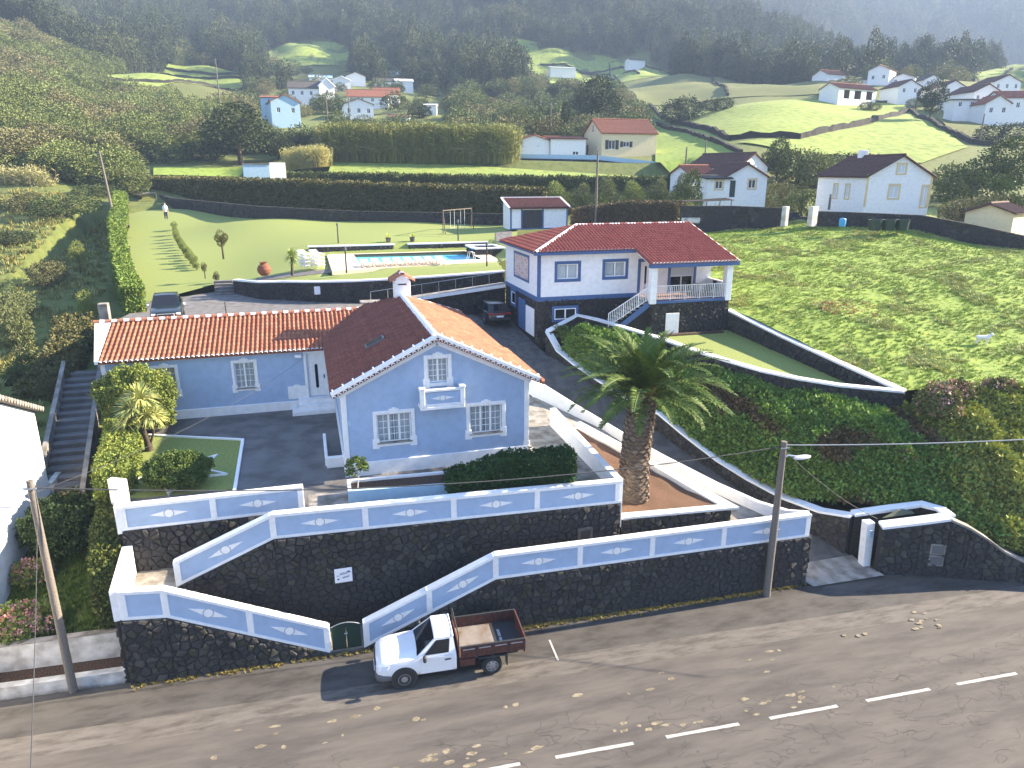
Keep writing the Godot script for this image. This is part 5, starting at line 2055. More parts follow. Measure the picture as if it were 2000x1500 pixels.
	# big porch window half under a roller blind
	window(h, o, ux, Rect2(9.45, 0.02, 1.75, 1.15), 2, 1, 1, "white_paint", "", 0.1, false)
	d = MB.new()
	for i in 9:
		d.bbox(Vector3(9.45, 1.17 + i * 0.1, -0.1), Vector3(11.2, 1.265 + i * 0.1, -0.06), 0.01, frame_at(o, ux))
	obj("roller_blind", d, M.blind, h)
	d = MB.new()
	d.bbox(Vector3(9.25, 0.02, 0), Vector3(9.45, 2.2, 0.04), 0.01, frame_at(o, ux))
	d.bbox(Vector3(11.2, 0.02, 0), Vector3(11.4, 2.2, 0.04), 0.01, frame_at(o, ux))
	obj("window_surround", d, M.deep_blue, h)
	d = MB.new()
	d.bbox(Vector3(8.7, 1.85, 0), Vector3(8.95, 2.05, 0.03), 0.01, frame_at(o, ux))
	obj("wall_lamp", d, M.concrete, h)
	# porch: floor, columns, side wall, beams, railing
	d = MB.new()
	d.box(Vector3(21.15, YF - 0.16, ZF + 0.01), Vector3(X1 - 0.02, YF - 0.015, -41.08))
	obj("porch_floor", d, M.terracotta_floor, h)
	for x in [20.98, 26.42]:
		d = MB.new()
		d.bbox(Vector3(x, YF - 0.2, -41.42), Vector3(x + 0.42, 11.75, -40.96), 0.015)
		obj("porch_column", d, M.white_plaster, h)
	d = MB.new()
	d.bbox(Vector3(X1 - 0.2, YF - 0.1, ZF), Vector3(X1, YF + 0.95, -41.43), 0.015)
	obj("porch_side_wall", d, M.white_plaster, h)
	d = MB.new()
	d.extr([Vector3(20.98, 11.56, -41.0), Vector3(20.98, 11.78, -41.0), Vector3(20.98, 12.5, ZF), Vector3(20.98, 12.2, ZF)], Vector3(0.2, 0, 0))
	d.bbox(Vector3(21.19, 11.5, -41.3), Vector3(X1, 11.68, -41.0), 0.01)
	obj("porch_beam", d, M.white_plaster, h)
	railing(h, Vector3(21.4, YF - 0.02, -41.1), Vector3(26.4, YF - 0.02, -41.1))
	railing(h, Vector3(21.08, YF - 0.02, -41.5), Vector3(21.08, YF - 0.02, -42.1), 0.95, 0.12)
	# stair along the front
	for i in 10:
		d = MB.new()
		var x := 18.0 + 0.31 * i
		var y := 7.55 + 0.18 * (i + 1)
		d.bbox(Vector3(x, y - 0.07, -42.45), Vector3(x + 0.34, y, -41.3), 0.01)
		obj("stair_tread", d, M.concrete, h)
	d = MB.new()
	d.extr([Vector3(18.05, 7.2, -41.3), Vector3(18.6, 7.2, -41.3), Vector3(21.1, 8.95, -41.3), Vector3(21.1, 9.3, -41.3), Vector3(20.9, 9.25, -41.3)], Vector3(0, 0, 0.08))
	obj("stair_string", d, M.deep_blue, h)
	d = MB.new()
	d.extr([Vector3(18.1, 6.6, -41.4), Vector3(21.1, 6.6, -41.4), Vector3(21.1, 9.1, -41.4), Vector3(18.1, 7.45, -41.4)], Vector3(0, 0, -0.95))
	obj("stair_base", d, M.mortar, h)
	railing(h, Vector3(18.25, 7.75, -41.26), Vector3(20.9, 9.3, -41.26), 0.9, 0.14)
	d = MB.new()
	d.bbox(Vector3(22.15, 7.1, -41.0), Vector3(23.1, 8.5, -40.94), 0.01)
	obj("store_door", d, M.white_paint, h)
	# left side: mural in blue frame, garage door, blue door, small window
	var ol := Vector3(X0, YF, ZB)
	band(h, ol, uz, Rect2(2.4, 0.95, 3.3, 1.5), 0.17, "deep_blue", "mural_frame")
	d = MB.new()
	d.box(Vector3(2.4, 0.95, 0.0), Vector3(5.7, 2.45, 0.02), frame_at(ol, uz))
	obj("mural", d, M.poster, h)
	d = MB.new()
	for i in 4:
		d.bbox(Vector3(5.35 + i * 0.46, -2.6, 0.02), Vector3(5.79 + i * 0.46, -0.75, 0.09), 0.012, frame_at(ol, uz))
	obj("garage_door", d, M.white_paint, h)
	d = MB.new()
	d.bbox(Vector3(3.6, -2.6, 0.02), Vector3(5.2, -0.5, 0.09), 0.012, frame_at(ol, uz))
	obj("side_door", d, M.deep_blue, h)
	band(h, ol + Vector3(-0.05, 0, 0), uz, Rect2(1.75, -1.2, 0.95, 0.85), 0.2, "deep_blue")
	window(h, ol + Vector3(-0.12, 0, 0), uz, Rect2(1.75, -1.2, 0.95, 0.85), 1, 1, 1, "white_paint", "", 0.08, false)
	# roof
	var roof := Node3D.new()
	roof.name = "roof"
	h.add_child(roof)
	var RY := 13.75
	var rz := -47.6
	var ez := -43.15
	var ey := 12.42
	var slope := Vector3(0, RY - ey, rz - ez)
	var sl := slope.length()
	var ex := 13.9
	var rx0 := 18.3
	var rx1 := 27.15
	var k := sl / absf(rz - ez)
	tile_roof(roof, Vector3(ex, ey, ez), ux, slope / sl, 0.245, 0.40, PackedVector2Array([Vector2(0, 0), Vector2(20.85 - ex, 0), Vector2(20.85 - ex, -2.35 * k), Vector2(rx1 - ex, -2.35 * k), Vector2(rx1 - ex, sl), Vector2(rx0 - ex, sl)]), "tile_red", 300)
	var ls := Vector3(rx0 - ex, RY - ey, 0)
	tile_roof(roof, Vector3(ex, ey, rz - (ez - rz)), uz, ls / ls.length(), 0.245, 0.40, PackedVector2Array([Vector2(0, 0), Vector2(2 * (ez - rz), 0), Vector2(ez - rz, ls.length())]), "tile_red", 120)
	var bk := MB.new()
	bk.quad(Vector3(rx0, RY, rz), Vector3(rx1, RY, rz), Vector3(rx1, ey, 2 * rz - ez), Vector3(ex, ey, 2 * rz - ez))
	obj("back_slope", bk, M.tile_red_0, roof)
	ridge(roof, Vector3(rx0, RY, rz), Vector3(rx1, RY, rz), ["white_plaster", "white_plaster", "tile_red_1"], 0.13, 0.42)
	ridge(roof, Vector3(ex, ey + 0.02, ez), Vector3(rx0, RY, rz), ["white_plaster"], 0.14, 0.42)
	ridge(roof, Vector3(rx1, 12.42 - 2.35 * 0.299, ez + 2.35), Vector3(rx1, RY, rz), ["white_plaster", "tile_red_1"], 0.1, 0.42, "verge_tile")
	var fa := MB.new()
	fa.bbox(Vector3(ex - 0.02, ey - 0.2, ez - 0.3), Vector3(20.85, ey - 0.02, ez + 0.04), 0.01)
	fa.bbox(Vector3(ex - 0.03, ey - 0.14, 2 * rz - ez), Vector3(ex + 0.25, ey - 0.03, ez - 0.31), 0.01)
	var py := ey - 2.35 * 0.299
	fa.bbox(Vector3(20.8, py - 0.24, ez + 2.05), Vector3(rx1 + 0.02, py - 0.02, ez + 2.4), 0.01)
	obj("fascia", fa, M.deep_blue, roof)
	for q in [[ex, ez, ey, 20.85], [20.85, ez + 2.35, py, rx1]]:
		var n := int((q[3] - q[0]) / 0.245)
		for i in n:
			var e := MB.new()
			var x: float = q[0] + 0.245 * i + 0.155
			for w in 5:
				var a0 := PI * w / 5
				var a1 := PI * (w + 1) / 5
				var r := 0.085
				e.quad(Vector3(x + cos(a0) * r, q[2] + 0.01 + sin(a0) * r, q[1] + 0.07), Vector3(x + cos(a1) * r, q[2] + 0.01 + sin(a1) * r, q[1] + 0.07), Vector3(x + cos(a1) * r, q[2] + 0.03 + sin(a1) * r, q[1] - 0.07), Vector3(x + cos(a0) * r, q[2] + 0.03 + sin(a0) * r, q[1] - 0.07))
			obj("eave_tile", e, M.white_plaster, roof)
	# porch table and chairs
	var tb := thing("porch_table", "dark round table on the railed porch", "table", Vector3(25.3, YF - 0.015, -42.4))
	d = MB.new()
	d.lathe([[0.0, 0.7], [0.5, 0.7], [0.52, 0.72], [0.5, 0.74], [0.0, 0.745]], 18)
	obj("top", d, M.black_plastic, tb)
	for i in 4:
		d = MB.new()
		var a := TAU * i / 4 + 0.6
		d.tube([Vector3(cos(a) * 0.36, 0, sin(a) * 0.36), Vector3(cos(a) * 0.3, 0.7, sin(a) * 0.3)], [0.02, 0.02], 6)
		obj("leg", d, M.black_plastic, tb)
	var ch := thing("porch_chair", "black porch chair left of the round table", "chair", Vector3(24.4, YF - 0.015, -42.5), PI / 2, "porch chairs")
	d = MB.new()
	d.bbox(Vector3(-0.24, 0.4, -0.24), Vector3(0.24, 0.46, 0.24), 0.02)
	obj("seat", d, M.black_plastic, ch)
	d = MB.new()
	d.bbox(Vector3(-0.24, 0.46, -0.26), Vector3(0.24, 0.95, -0.21), 0.02)
	obj("backrest", d, M.black_plastic, ch)
	for x in [-0.21, 0.21]:
		for z in [-0.21, 0.21]:
			d = MB.new()
			d.tube([Vector3(x, 0, z), Vector3(x, 0.41, z)], [0.018, 0.018], 6)
			obj("leg", d, M.black_plastic, ch)
	copy(ch, Vector3(26.15, YF - 0.015, -42.3), -PI / 2, "black porch chair right of the round table by the side wall")
	copy(ch, Vector3(25.3, YF - 0.015, -41.55), PI, "black porch chair between the round table and railing")

# ---------------------------------------------------------------- garden behind: lawn, pool, things on the lawn
func pool_garden() -> void:
	var wp := [at(460, 545, 8.75), at(480, 547, 8.9), at(510, 549, 9.05), at(560, 548, 9.15), at(620, 548.5, 9.25), at(690, 547, 9.35), at(770, 543, 9.48), at(850, 538, 9.6), at(985, 528, 9.9)]
	var w := thing("pool_wall", "long curved dark stone wall with white coping below the pool", "wall")
	stone_wall(w, drop(wp, 0.12), each(9, 7.2), 0.3, -1.0, 0.4)
	var m := MB.new()
	m.sweep(wp, 0.55, each(9, 0.12))
	obj("coping", m, M.white_paint, w)
	m = MB.new()
	var sp: Vector3 = wp[4] + Vector3(-0.3, -1.0, 0.36)
	m.bbox(sp, sp + Vector3(0.45, 0.62, 0.03), 0.01)
	obj("notice", m, M.plate, w)
	# lawn
	var poly := [at(272, 588, 7.75), at(450, 561, 7.75), at(456, 550, 8.3)]
	for p in wp:
		poly.append(p + Vector3(0, 0, -0.15))
	poly += [Vector3(16, 0, -60), Vector3(20, 0, -68), at(1010, 452, 11.2), at(1010, 444, 11.3), at(700, 438, 11.5), at(500, 428, 12.0), at(330, 410, 12.8), at(300, 399, 13.05), at(238, 386, 13.8), at(226, 420, 12.0), at(220, 500, 9.7)]
	pool_deck = plan([[2.1, -59.3], [16.6, -61.6], [17.2, -71.5], [2.1, -71.5]])
	var lf := func(x: float, z: float) -> float:
		var y := lawn_h(x, z)
		if Geometry2D.is_point_in_polygon(Vector2(x, z), pool_deck):
			y = minf(y, 9.2) - 0.4
		elif x > 0.5 and x < 18 and z < -58 and z > -72:
			y = minf(y, 9.66)
		return y
	var lm := drape(plan(poly), 0.9, lf, 0.06)
	struct("lawn", lm, M.lawn)
	# pool
	var pd := thing("swimming_pool", "turquoise swimming pool in a pale stone deck", "pool")
	var y := 9.72
	for q in [[[1.9, -59.0], [16.4, -61.9], [16.8, -63.6], [1.9, -63.6]], [[1.9, -71.0], [17.2, -71.0], [17.4, -71.9], [1.9, -71.9]], [[1.9, -63.6], [4.4, -63.6], [4.4, -71.0], [1.9, -71.0]], [[15.4, -63.6], [16.8, -63.6], [17.2, -71.0], [15.4, -71.0]]]:
		obj("deck", pad(q, y - 0.35, y), M.deck, pd)
	m = MB.new()
	m.quad(Vector3(4.4, 9.42, -63.6), Vector3(15.4, 9.32, -63.6), Vector3(15.4, 9.32, -71.0), Vector3(4.4, 9.42, -71.0))  # floor raised close to the surface, shaped so the basin looks bright
	for q in [[4.4, -63.6, 15.4, -63.6], [15.4, -63.6, 15.4, -71.0], [15.4, -71.0, 4.4, -71.0], [4.4, -71.0, 4.4, -63.6]]:
		m.quad(Vector3(q[0], 8.0, q[1]), Vector3(q[2], 8.0, q[3]), Vector3(q[2], y - 0.01, q[3]), Vector3(q[0], y - 0.01, q[1]))
	obj("basin", m, M.pool_tile, pd)
	m = MB.new()
	m.quad(Vector3(4.4, y - 0.1, -63.6), Vector3(15.4, y - 0.1, -63.6), Vector3(15.4, y - 0.1, -71.0), Vector3(4.4, y - 0.1, -71.0))
	obj("water", m, M.water, pd)
	for s in [0.0, 0.5]:
		m = MB.new()
		var c := Vector3(14.0, y, -63.9 + s * 1.4)
		m.tube([c + Vector3(0.6, 0, 0.4), c + Vector3(0.5, 0.7, 0.4), c + Vector3(0.1, 0.75, 0.4), c + Vector3(-0.15, -0.3, 0.4)], [0.025, 0.025, 0.025, 0.025], 6)
		obj("ladder_rail", m, M.lamp_white, pd)
	# spa box and the low wall behind
	var sb := thing("spa_basin", "small stone basin with white rim at the end of the pool", "basin")
	stone_wall(sb, [Vector3(15.6, 10.25, -67.2), Vector3(18.0, 10.25, -67.2)], [9.6, 9.6], 0.26, -1.0, 0.3, 30)
	stone_wall(sb, [Vector3(15.6, 10.25, -70.4), Vector3(15.6, 10.25, -67.2)], [9.6, 9.6], 0.26, -1.0, 0.3, 30)
	m = MB.new()
	m.sweep([Vector3(15.5, 10.38, -67.2), Vector3(18.3, 10.38, -67.2), Vector3(18.3, 10.38, -70.4), Vector3(15.6, 10.38, -70.4), Vector3(15.6, 10.38, -67.35)], 0.5, each(5, 0.13))
	obj("rim", m, M.white_paint, sb)
	m = MB.new()
	m.quad(Vector3(15.6, 10.2, -67.2), Vector3(18.3, 10.2, -67.2), Vector3(18.3, 10.2, -70.4), Vector3(15.6, 10.2, -70.4))
	obj("water", m, M.glass_dark, sb)
	for q in [[0.3, 8.4, "left of the steps"], [9.9, 18.0, "right of the steps"]]:
		w = thing("low_wall", "low stone wall with white coping behind the pool, " + q[2], "wall", Vector3.ZERO, 0.0, "low walls behind the pool")
		stone_wall(w, [Vector3(q[0], 10.4, -72.1), Vector3(q[1], 10.4, -72.1)], [9.5, 9.5], 0.28, -1.0, 0.35, 60)
		m = MB.new()
		m.sweep([Vector3(q[0] - 0.1, 10.52, -72.15), Vector3(q[1] + 0.1, 10.52, -72.15)], 0.55, [0.12, 0.12])
		obj("coping", m, M.white_paint, w)
	w = thing("garden_steps", "dark stone steps through the low wall behind the pool", "steps")
	for i in 3:
		m = MB.new()
		m.bbox(Vector3(8.5, 9.5, -72.6 - 0.35 * i), Vector3(9.8, 9.95 + 0.2 * i, -72.0 - 0.3 * i), 0.02)
		obj("tread", m, M.cobble, w)
	w = thing("garden_steps", "dark stone steps at the end of the curved pool wall", "steps")
	for i in 5:
		m = MB.new()
		var p: Vector3 = wp[0] + Vector3(-0.6 - 0.05 * i, -1.1, 0.9 - 0.45 * i)
		m.bbox(p + Vector3(-1.0, -0.4, -0.3), p + Vector3(0.5, 0.2 * (i + 1) - 0.1, 0.25), 0.02)
		obj("tread", m, M.cobble, w)
	m = pad([at(540, 541, 9.2), at(645, 532, 9.55), at(645, 520, 9.6), at(545, 528, 9.3)], 8.9, 9.5)
	struct("pool_path", drape(plan([at(500, 540, 9.2), at(645, 531, 9.5), at(645, 524, 9.6), at(500, 531, 9.2)]), 1.0, lawn_h, 0.09), M.cobble)
	# ramp bridge to the white house
	var br := thing("footbridge", "sloping concrete ramp bridge with steel railing to the white house", "bridge")
	var a := Vector3(4.3, 7.95, -53.2)
	var e := Vector3(14.2, 9.25, -51.75)
	m = MB.new()
	m.sweep([a, e], 1.25, [0.22, 0.22])
	obj("deck", m, M.white_paint, br)
	m = MB.new()
	m.sweep([a + Vector3(0.02, 0.006, 0), e + Vector3(-0.02, 0.006, 0)], 1.05, [0.03, 0.03])
	obj("walk_surface", m, M.concrete, br)
	var off := Vector3(0, 0.0, 0.55)
	m = MB.new()
	m.tube([a + off + Vector3(0, 0.95, 0), e + off + Vector3(0, 0.95, 0)], [0.022, 0.022], 6)
	obj("handrail", m, M.galvanised, br)
	for i in 9:
		m = MB.new()
		var p := a.lerp(e, i / 8.0) + off
		m.tube([p, p + Vector3(0, 0.95, 0)], [0.02, 0.02], 6)
		obj("rail_post", m, M.galvanised, br)
	stone_wall(br, [a + Vector3(1, -0.25, 0.3), e + Vector3(0, -0.22, 0.3)], [7.0, 6.6], 0.3, -1.0, 0.3, 60)
	var tbl := thing("stone_table", "small grey stone slab table beside the tiled roof", "table", Vector3(4.0, 7.6, -49.5))
	m = MB.new()
	m.bbox(Vector3(-0.7, 1.05, -0.5), Vector3(0.7, 1.17, 0.5), 0.03)
	obj("slab", m, M.concrete, tbl)
	m = MB.new()
	m.bbox(Vector3(-0.45, 0, -0.3), Vector3(0.45, 1.05, 0.3), 0.03)
	obj("base", m, M.dry_stone, tbl)
	# loungers
	var lg := lounger("sun_lounger", "slatted pool lounger in the row along the pool edge", "loungers along the pool edge", "deck")
	lg.position = Vector3(4.7, y, -60.9)
	lg.rotation.y = 0.1
	for i in range(1, 8):
		copy(lg, Vector3(4.7 + i * 0.93, y, -60.95 - 0.1 * i), 0.1 + rng.randf_range(-0.05, 0.05))
	var words := ["bottom of", "second in", "third in", "topmost of"]
	var l2: Node3D
	for k in 2:
		for i in 4:
			var p := Vector3(-0.15 + k * 1.0, 9.5 + i * 0.3, -63.2)
			var lb: String = "white lounger, %s the stack %s" % [words[i], "beside the pool deck" if k else "nearer the yucca palm"]
			if k == 0 and i == 0:
				l2 = lounger("stacked_lounger", lb, "stacked white loungers", "white_paint")
				l2.position = p
				l2.rotation.y = 0.35
			else:
				copy(l2, p, 0.35, lb)
	# clay jar
	var j := thing("clay_jar", "large round terracotta jar by the curved pool wall", "jar", at(517, 538, 9.2))
	m = MB.new()
	m.lathe([[0.0, 0.0], [0.28, 0.0], [0.5, 0.25], [0.56, 0.5], [0.46, 0.78], [0.27, 0.92], [0.25, 1.0], [0.33, 1.06], [0.33, 1.1], [0.24, 1.08], [0.2, 0.95]], 22)
	obj("body", m, M.clay_pot, j)
	# lamp posts
	var first: Node3D
	for q in [[677, 533, 9.6, "on the grass in front of the pool deck"], [661, 476, 10.5, "on the lawn behind the low wall"], [951, 520, 9.75, "beside the stone basin end of the pool"], [895, 470, 10.9, "standing by the swing set"]]:
		var p := at(q[0], q[1], q[2])
		if first == null:
			first = thing("garden_lamp", "slim dark garden lamp " + q[3], "lamp", p, 0.0, "garden lamp posts")
			m = MB.new()
			m.tube([Vector3(0, 0, 0), Vector3(0, 1.75, 0)], [0.07, 0.055], 8)
			obj("post", m, M.black_plastic, first)
			m = MB.new()
			m.lathe([[0.05, 1.72], [0.1, 1.78], [0.11, 1.95], [0.04, 2.02], [0.0, 2.03]], 10)
			obj("lamp_head", m, M.grey_plastic, first)
		else:
			copy(first, p, 0.0, "slim dark garden lamp " + q[3])
	# potted plants on the low wall
	var pots := 0
	for q in [[747, 466, "left of the steps"], [815, 463, "right of the steps"]]:
		var c := Vector3(8.0 if pots == 0 else 10.4, 10.6, -72.7)
		var pt := thing("potted_plant", "dark pot with spiky yellow plant on low wall, " + q[2], "plant", c, 0.0, "potted plants by the pool steps")
		m = MB.new()
		m.lathe([[0.0, 0], [0.2, 0], [0.28, 0.5], [0.24, 0.5], [0.22, 0.42], [0, 0.42]], 14)
		obj("pot", m, M.black_plastic, pt)
		spikes(pt, Vector3(0, 0.45, 0), 0.55, 40, Color(0.34, 0.36, 0.06))
		pots += 1
	yucca("yucca_palm", "slim yucca palm standing on the lawn by the clay jar", at(571, 538, 9.3), 1.5, 0.85, 0.8, Color(0.16, 0.2, 0.06))
	# swing set
	var sw := thing("swing_set", "rustic log swing set with two white swings in front of the dark hedge", "swing")
	var s0 := at(866, 456, 11.1)
	var s1 := at(921, 449, 11.15)
	var hh := Vector3(0, 2.35, 0)
	m = MB.new()
	m.tube([s0 + hh, s1 + hh], [0.06, 0.06], 8)
	obj("beam", m, M.old_wood, sw)
	for s in [s0, s1]:
		for z in [-0.7, 0.7]:
			m = MB.new()
			m.tube([s + Vector3(0.1, 0, z), s + hh + Vector3(0, 0.1, -z * 0.05)], [0.06, 0.045], 7)
			obj("leg", m, M.old_wood, sw)
	for f in [0.32, 0.68]:
		var p := s0.lerp(s1, f)
		m = MB.new()
		m.bbox(p + Vector3(-0.24, 0.42, -0.1), p + Vector3(0.24, 0.46, 0.1), 0.01)
		var seat := obj("swing_seat", m, M.white_paint, sw)
		for x in [-0.22, 0.22]:
			m = MB.new()
			m.tube([p + Vector3(x, 0.44, 0), p + hh + Vector3(x, 0, 0)], [0.018, 0.018], 5)
			obj("rope", m, M.white_paint, seat)
	# shed with tiled lean-to roof
	var sh := thing("garden_shed", "small white shed with dark doors and weathered tiled roof", "shed")
	var c0 := at(997, 449, 11.3)
	var W := 6.6
	var b := MB.new()
	wall_face(b, c0, Vector3(1, 0, 0), PackedVector2Array([Vector2(0, 0), Vector2(W, 0), Vector2(W, 2.3), Vector2(0, 2.3)]), [Rect2(1.35, 0.0, 2.3, 2.1)])
	wall_face(b, c0 + Vector3(0, 0, -3), Vector3(0, 0, 1), PackedVector2Array([Vector2(0, 0), Vector2(3, 0), Vector2(3, 2.3), Vector2(0, 3.1)]), [])
	wall_face(b, c0 + Vector3(W, 0, 0), Vector3(0, 0, -1), PackedVector2Array([Vector2(0, 0), Vector2(3, 0), Vector2(3, 3.1), Vector2(0, 2.3)]), [])
	wall_face(b, c0 + Vector3(W, 0, -3), Vector3(-1, 0, 0), PackedVector2Array([Vector2(0, 0), Vector2(W, 0), Vector2(W, 3.1), Vector2(0, 3.1)]), [])
	obj("wall", b, M.white_plaster, sh)
	for i in 2:
		m = MB.new()
		m.bbox(c0 + Vector3(1.38 + i * 1.15, 0.02, -0.1), c0 + Vector3(2.48 + i * 1.15, 2.08, -0.05), 0.01)
		obj("door", m, M.black_plastic, sh)
	m = MB.new()
	for x in [-0.02, 1.2, 3.65, W - 0.14]:
		m.bbox(c0 + Vector3(x, 0, -0.1), c0 + Vector3(x + 0.16, 2.3, 0.04), 0.01)
	m.bbox(c0 + Vector3(-0.05, 0, -0.1), c0 + Vector3(W + 0.03, 0.14, 0.05), 0.01)
	obj("dark_trim", m, M.deep_blue, sh)
	var rv := Vector3(0, 0.95, -3.4)
	tile_roof(sh, c0 + Vector3(-0.15, 2.3, 0.25), Vector3(1, 0, 0), rv.normalized(), 0.26, 0.42, PackedVector2Array([Vector2(0, 0), Vector2(W + 0.3, 0), Vector2(W + 0.3, rv.length()), Vector2(0, rv.length())]), "tile_brown", 240)
	m = MB.new()
	for q in [[Vector3(-0.2, 2.36, 0.25), Vector3(-0.2, 3.31, -3.1)], [Vector3(W + 0.2, 2.36, 0.25), Vector3(W + 0.2, 3.31, -3.1)], [Vector3(-0.25, 3.34, -3.1), Vector3(W + 0.25, 3.34, -3.1)]]:
		m.bar(c0 + q[0], c0 + q[1], 0.2, 0.1)
	obj("roof_edge", m, M.white_plaster, sh)
	# garden benches along the left hedge
	var ax := 0
	for q in [[246, 446, 11.35], [246, 492, 9.9]]:
		var p := at(q[0], q[1], q[2])
		var gs := thing("lawn_bench", ["small dark wooden bench by the hedge, farther up the lawn", "small dark wooden bench by the hedge, next to the flower pots"][ax], "bench", p, 1.3, "benches along the left hedge")
		for s in [[Vector3(-0.5, 0.38, -0.25), Vector3(0.5, 0.46, 0.25), "seat"], [Vector3(-0.5, 0.46, -0.3), Vector3(0.5, 0.95, -0.22), "backrest"], [Vector3(-0.48, 0, -0.24), Vector3(-0.4, 0.38, 0.24), "leg"], [Vector3(0.4, 0, -0.24), Vector3(0.48, 0.38, 0.24), "leg"]]:
			m = MB.new()
			m.bbox(s[0], s[1], 0.02)
			obj(s[2], m, M.old_wood, gs)
		ax += 1
	# flower pots further down
	ax = 0
	for q in [[248, 540, 8.7], [256, 560, 8.2]]:
		var p := at(q[0], q[1], q[2])
		var fp := thing("flower_tub", ["stone tub of pale pink flowers under the hedge, upper one", "stone tub of pale pink flowers under the hedge, lower one"][ax], "flower tub", p, 0.0, "flower tubs under the left hedge")
		m = MB.new()
		m.lathe([[0, 0], [0.35, 0], [0.5, 0.6], [0.44, 0.6], [0.4, 0.5], [0, 0.5]], 14)
		obj("tub", m, M.old_wood, fp)
		leafage(fp, on_lump(Vector3(0, 0.75, 0), Vector3(0.55, 0.35, 0.55), 4, 50), 0.13, Color(0.45, 0.3, 0.3), 0.3, "flowers")
		ax += 1
	# person by the far wall
	person(at(325, 429, 12.35))
	# netted frame and pale tarpaulin in the far corner
	var nt := thing("netting_frame", "grey netting over poles with a pale yellow sheet in the lawn corner", "netting")
	var n0 := dep(272, 409, 93)
	var n1 := dep(308, 405, 93)
	for p in [n0, n1, n0 + Vector3(-1.5, 0, -4), n1 + Vector3(-1.5, 0, -4)]:
		m = MB.new()
		m.tube([p, p + Vector3(0, 1.9, 0)], [0.05, 0.04], 6)
		obj("pole", m, M.old_wood, nt)
	m = MB.new()
	for i in 8:
		for k in 5:
			var f := func(u: float, v: float) -> Vector3:
				var p := n0.lerp(n1, u) + Vector3(-1.5, 0, -4) * v
				return p + Vector3(0, 1.85 - 0.5 * sin(u * PI) * sin(v * PI), 0)
			m.quad(f.call(i / 8.0, k / 5.0), f.call((i + 1) / 8.0, k / 5.0), f.call((i + 1) / 8.0, (k + 1) / 5.0), f.call(i / 8.0, (k + 1) / 5.0))
	obj("net", m, M.net, nt)
	m = MB.new()
	m.bar(n0 + Vector3(1.0, 0.25, 1.2), n1 + Vector3(0.8, 0.35, 1.4), 0.9, 0.5)
	obj("sheet", m, mat("pale_yellow", lin(0.62, 0.55, 0.28), 0.9), nt)
func lounger(called: String, label: String, group: String, m: String) -> Node3D:
	var root := thing(called, label, "lounger", Vector3.ZERO, 0.0, group)
	var b := MB.new()
	for s in [-0.3, 0.3]:
		b.bar(Vector3(s, 0.3, 1.0), Vector3(s, 0.3, -0.35), 0.05, 0.06)
		b.bar(Vector3(s, 0.3, -0.35), Vector3(s, 0.52, -1.0), 0.05, 0.06)
	obj("frame", b, M[m], root)
	for i in 13:
		b = MB.new()
		var z := 0.95 - 0.155 * i
		var y := 0.33 if z > -0.35 else 0.33 + (-0.35 - z) * 0.34
		b.bbox(Vector3(-0.32, y, z - 0.06), Vector3(0.32, y + 0.03, z + 0.06), 0.008)
		obj("slat", b, M[m], root)
	for s in [-0.28, 0.28]:
		for z in [0.7, -0.3]:
			b = MB.new()
			b.bar(Vector3(s, 0, z + 0.1), Vector3(s, 0.3, z), 0.05, 0.05)
			obj("leg", b, M[m], root)
	return root
func spikes(root: Node, c: Vector3, l: float, n: int, col: Color, called := "leaves") -> void:
	var b := MB.new()
	b.tinted = true
	for i in n:
		var a := rng.randf() * TAU
		var e := rng.randf_range(-0.5, 1.35)
		var d := Vector3(cos(a) * cos(e), sin(e), sin(a) * cos(e))
		var s := d.cross(Vector3.UP).normalized() * l * 0.045
		b.col = tint(col, 0.25)
		var p := c + d * 0.05
		var m := c + d * l * 0.55
		var t := c + d * l + Vector3(0, -0.2 * l * cos(e), 0)
		b.quad(p - s * 0.7, p + s * 0.7, m + s, m - s)
		b.tri(m - s, m + s, t)
	stuff(obj(called, b, M.frond, root))
func yucca(called: String, label: String, p: Vector3, hgt: float, l: float, lean: float, col: Color) -> Node3D:
	var y := thing(called, label, "plant", p)
	var m := MB.new()
	m.tube([Vector3(0, 0, 0), Vector3(0.05 * lean, hgt * 0.5, 0), Vector3(0.1 * lean, hgt, 0)], [0.13, 0.1, 0.09], 8)
	obj("trunk", m, M.trunk, y)
	spikes(y, Vector3(0.1 * lean, hgt, 0), l, 130, col)
	spikes(y, Vector3(0.1 * lean + 0.1, hgt - 0.45, 0.1), l * 0.7, 60, col)
	return y

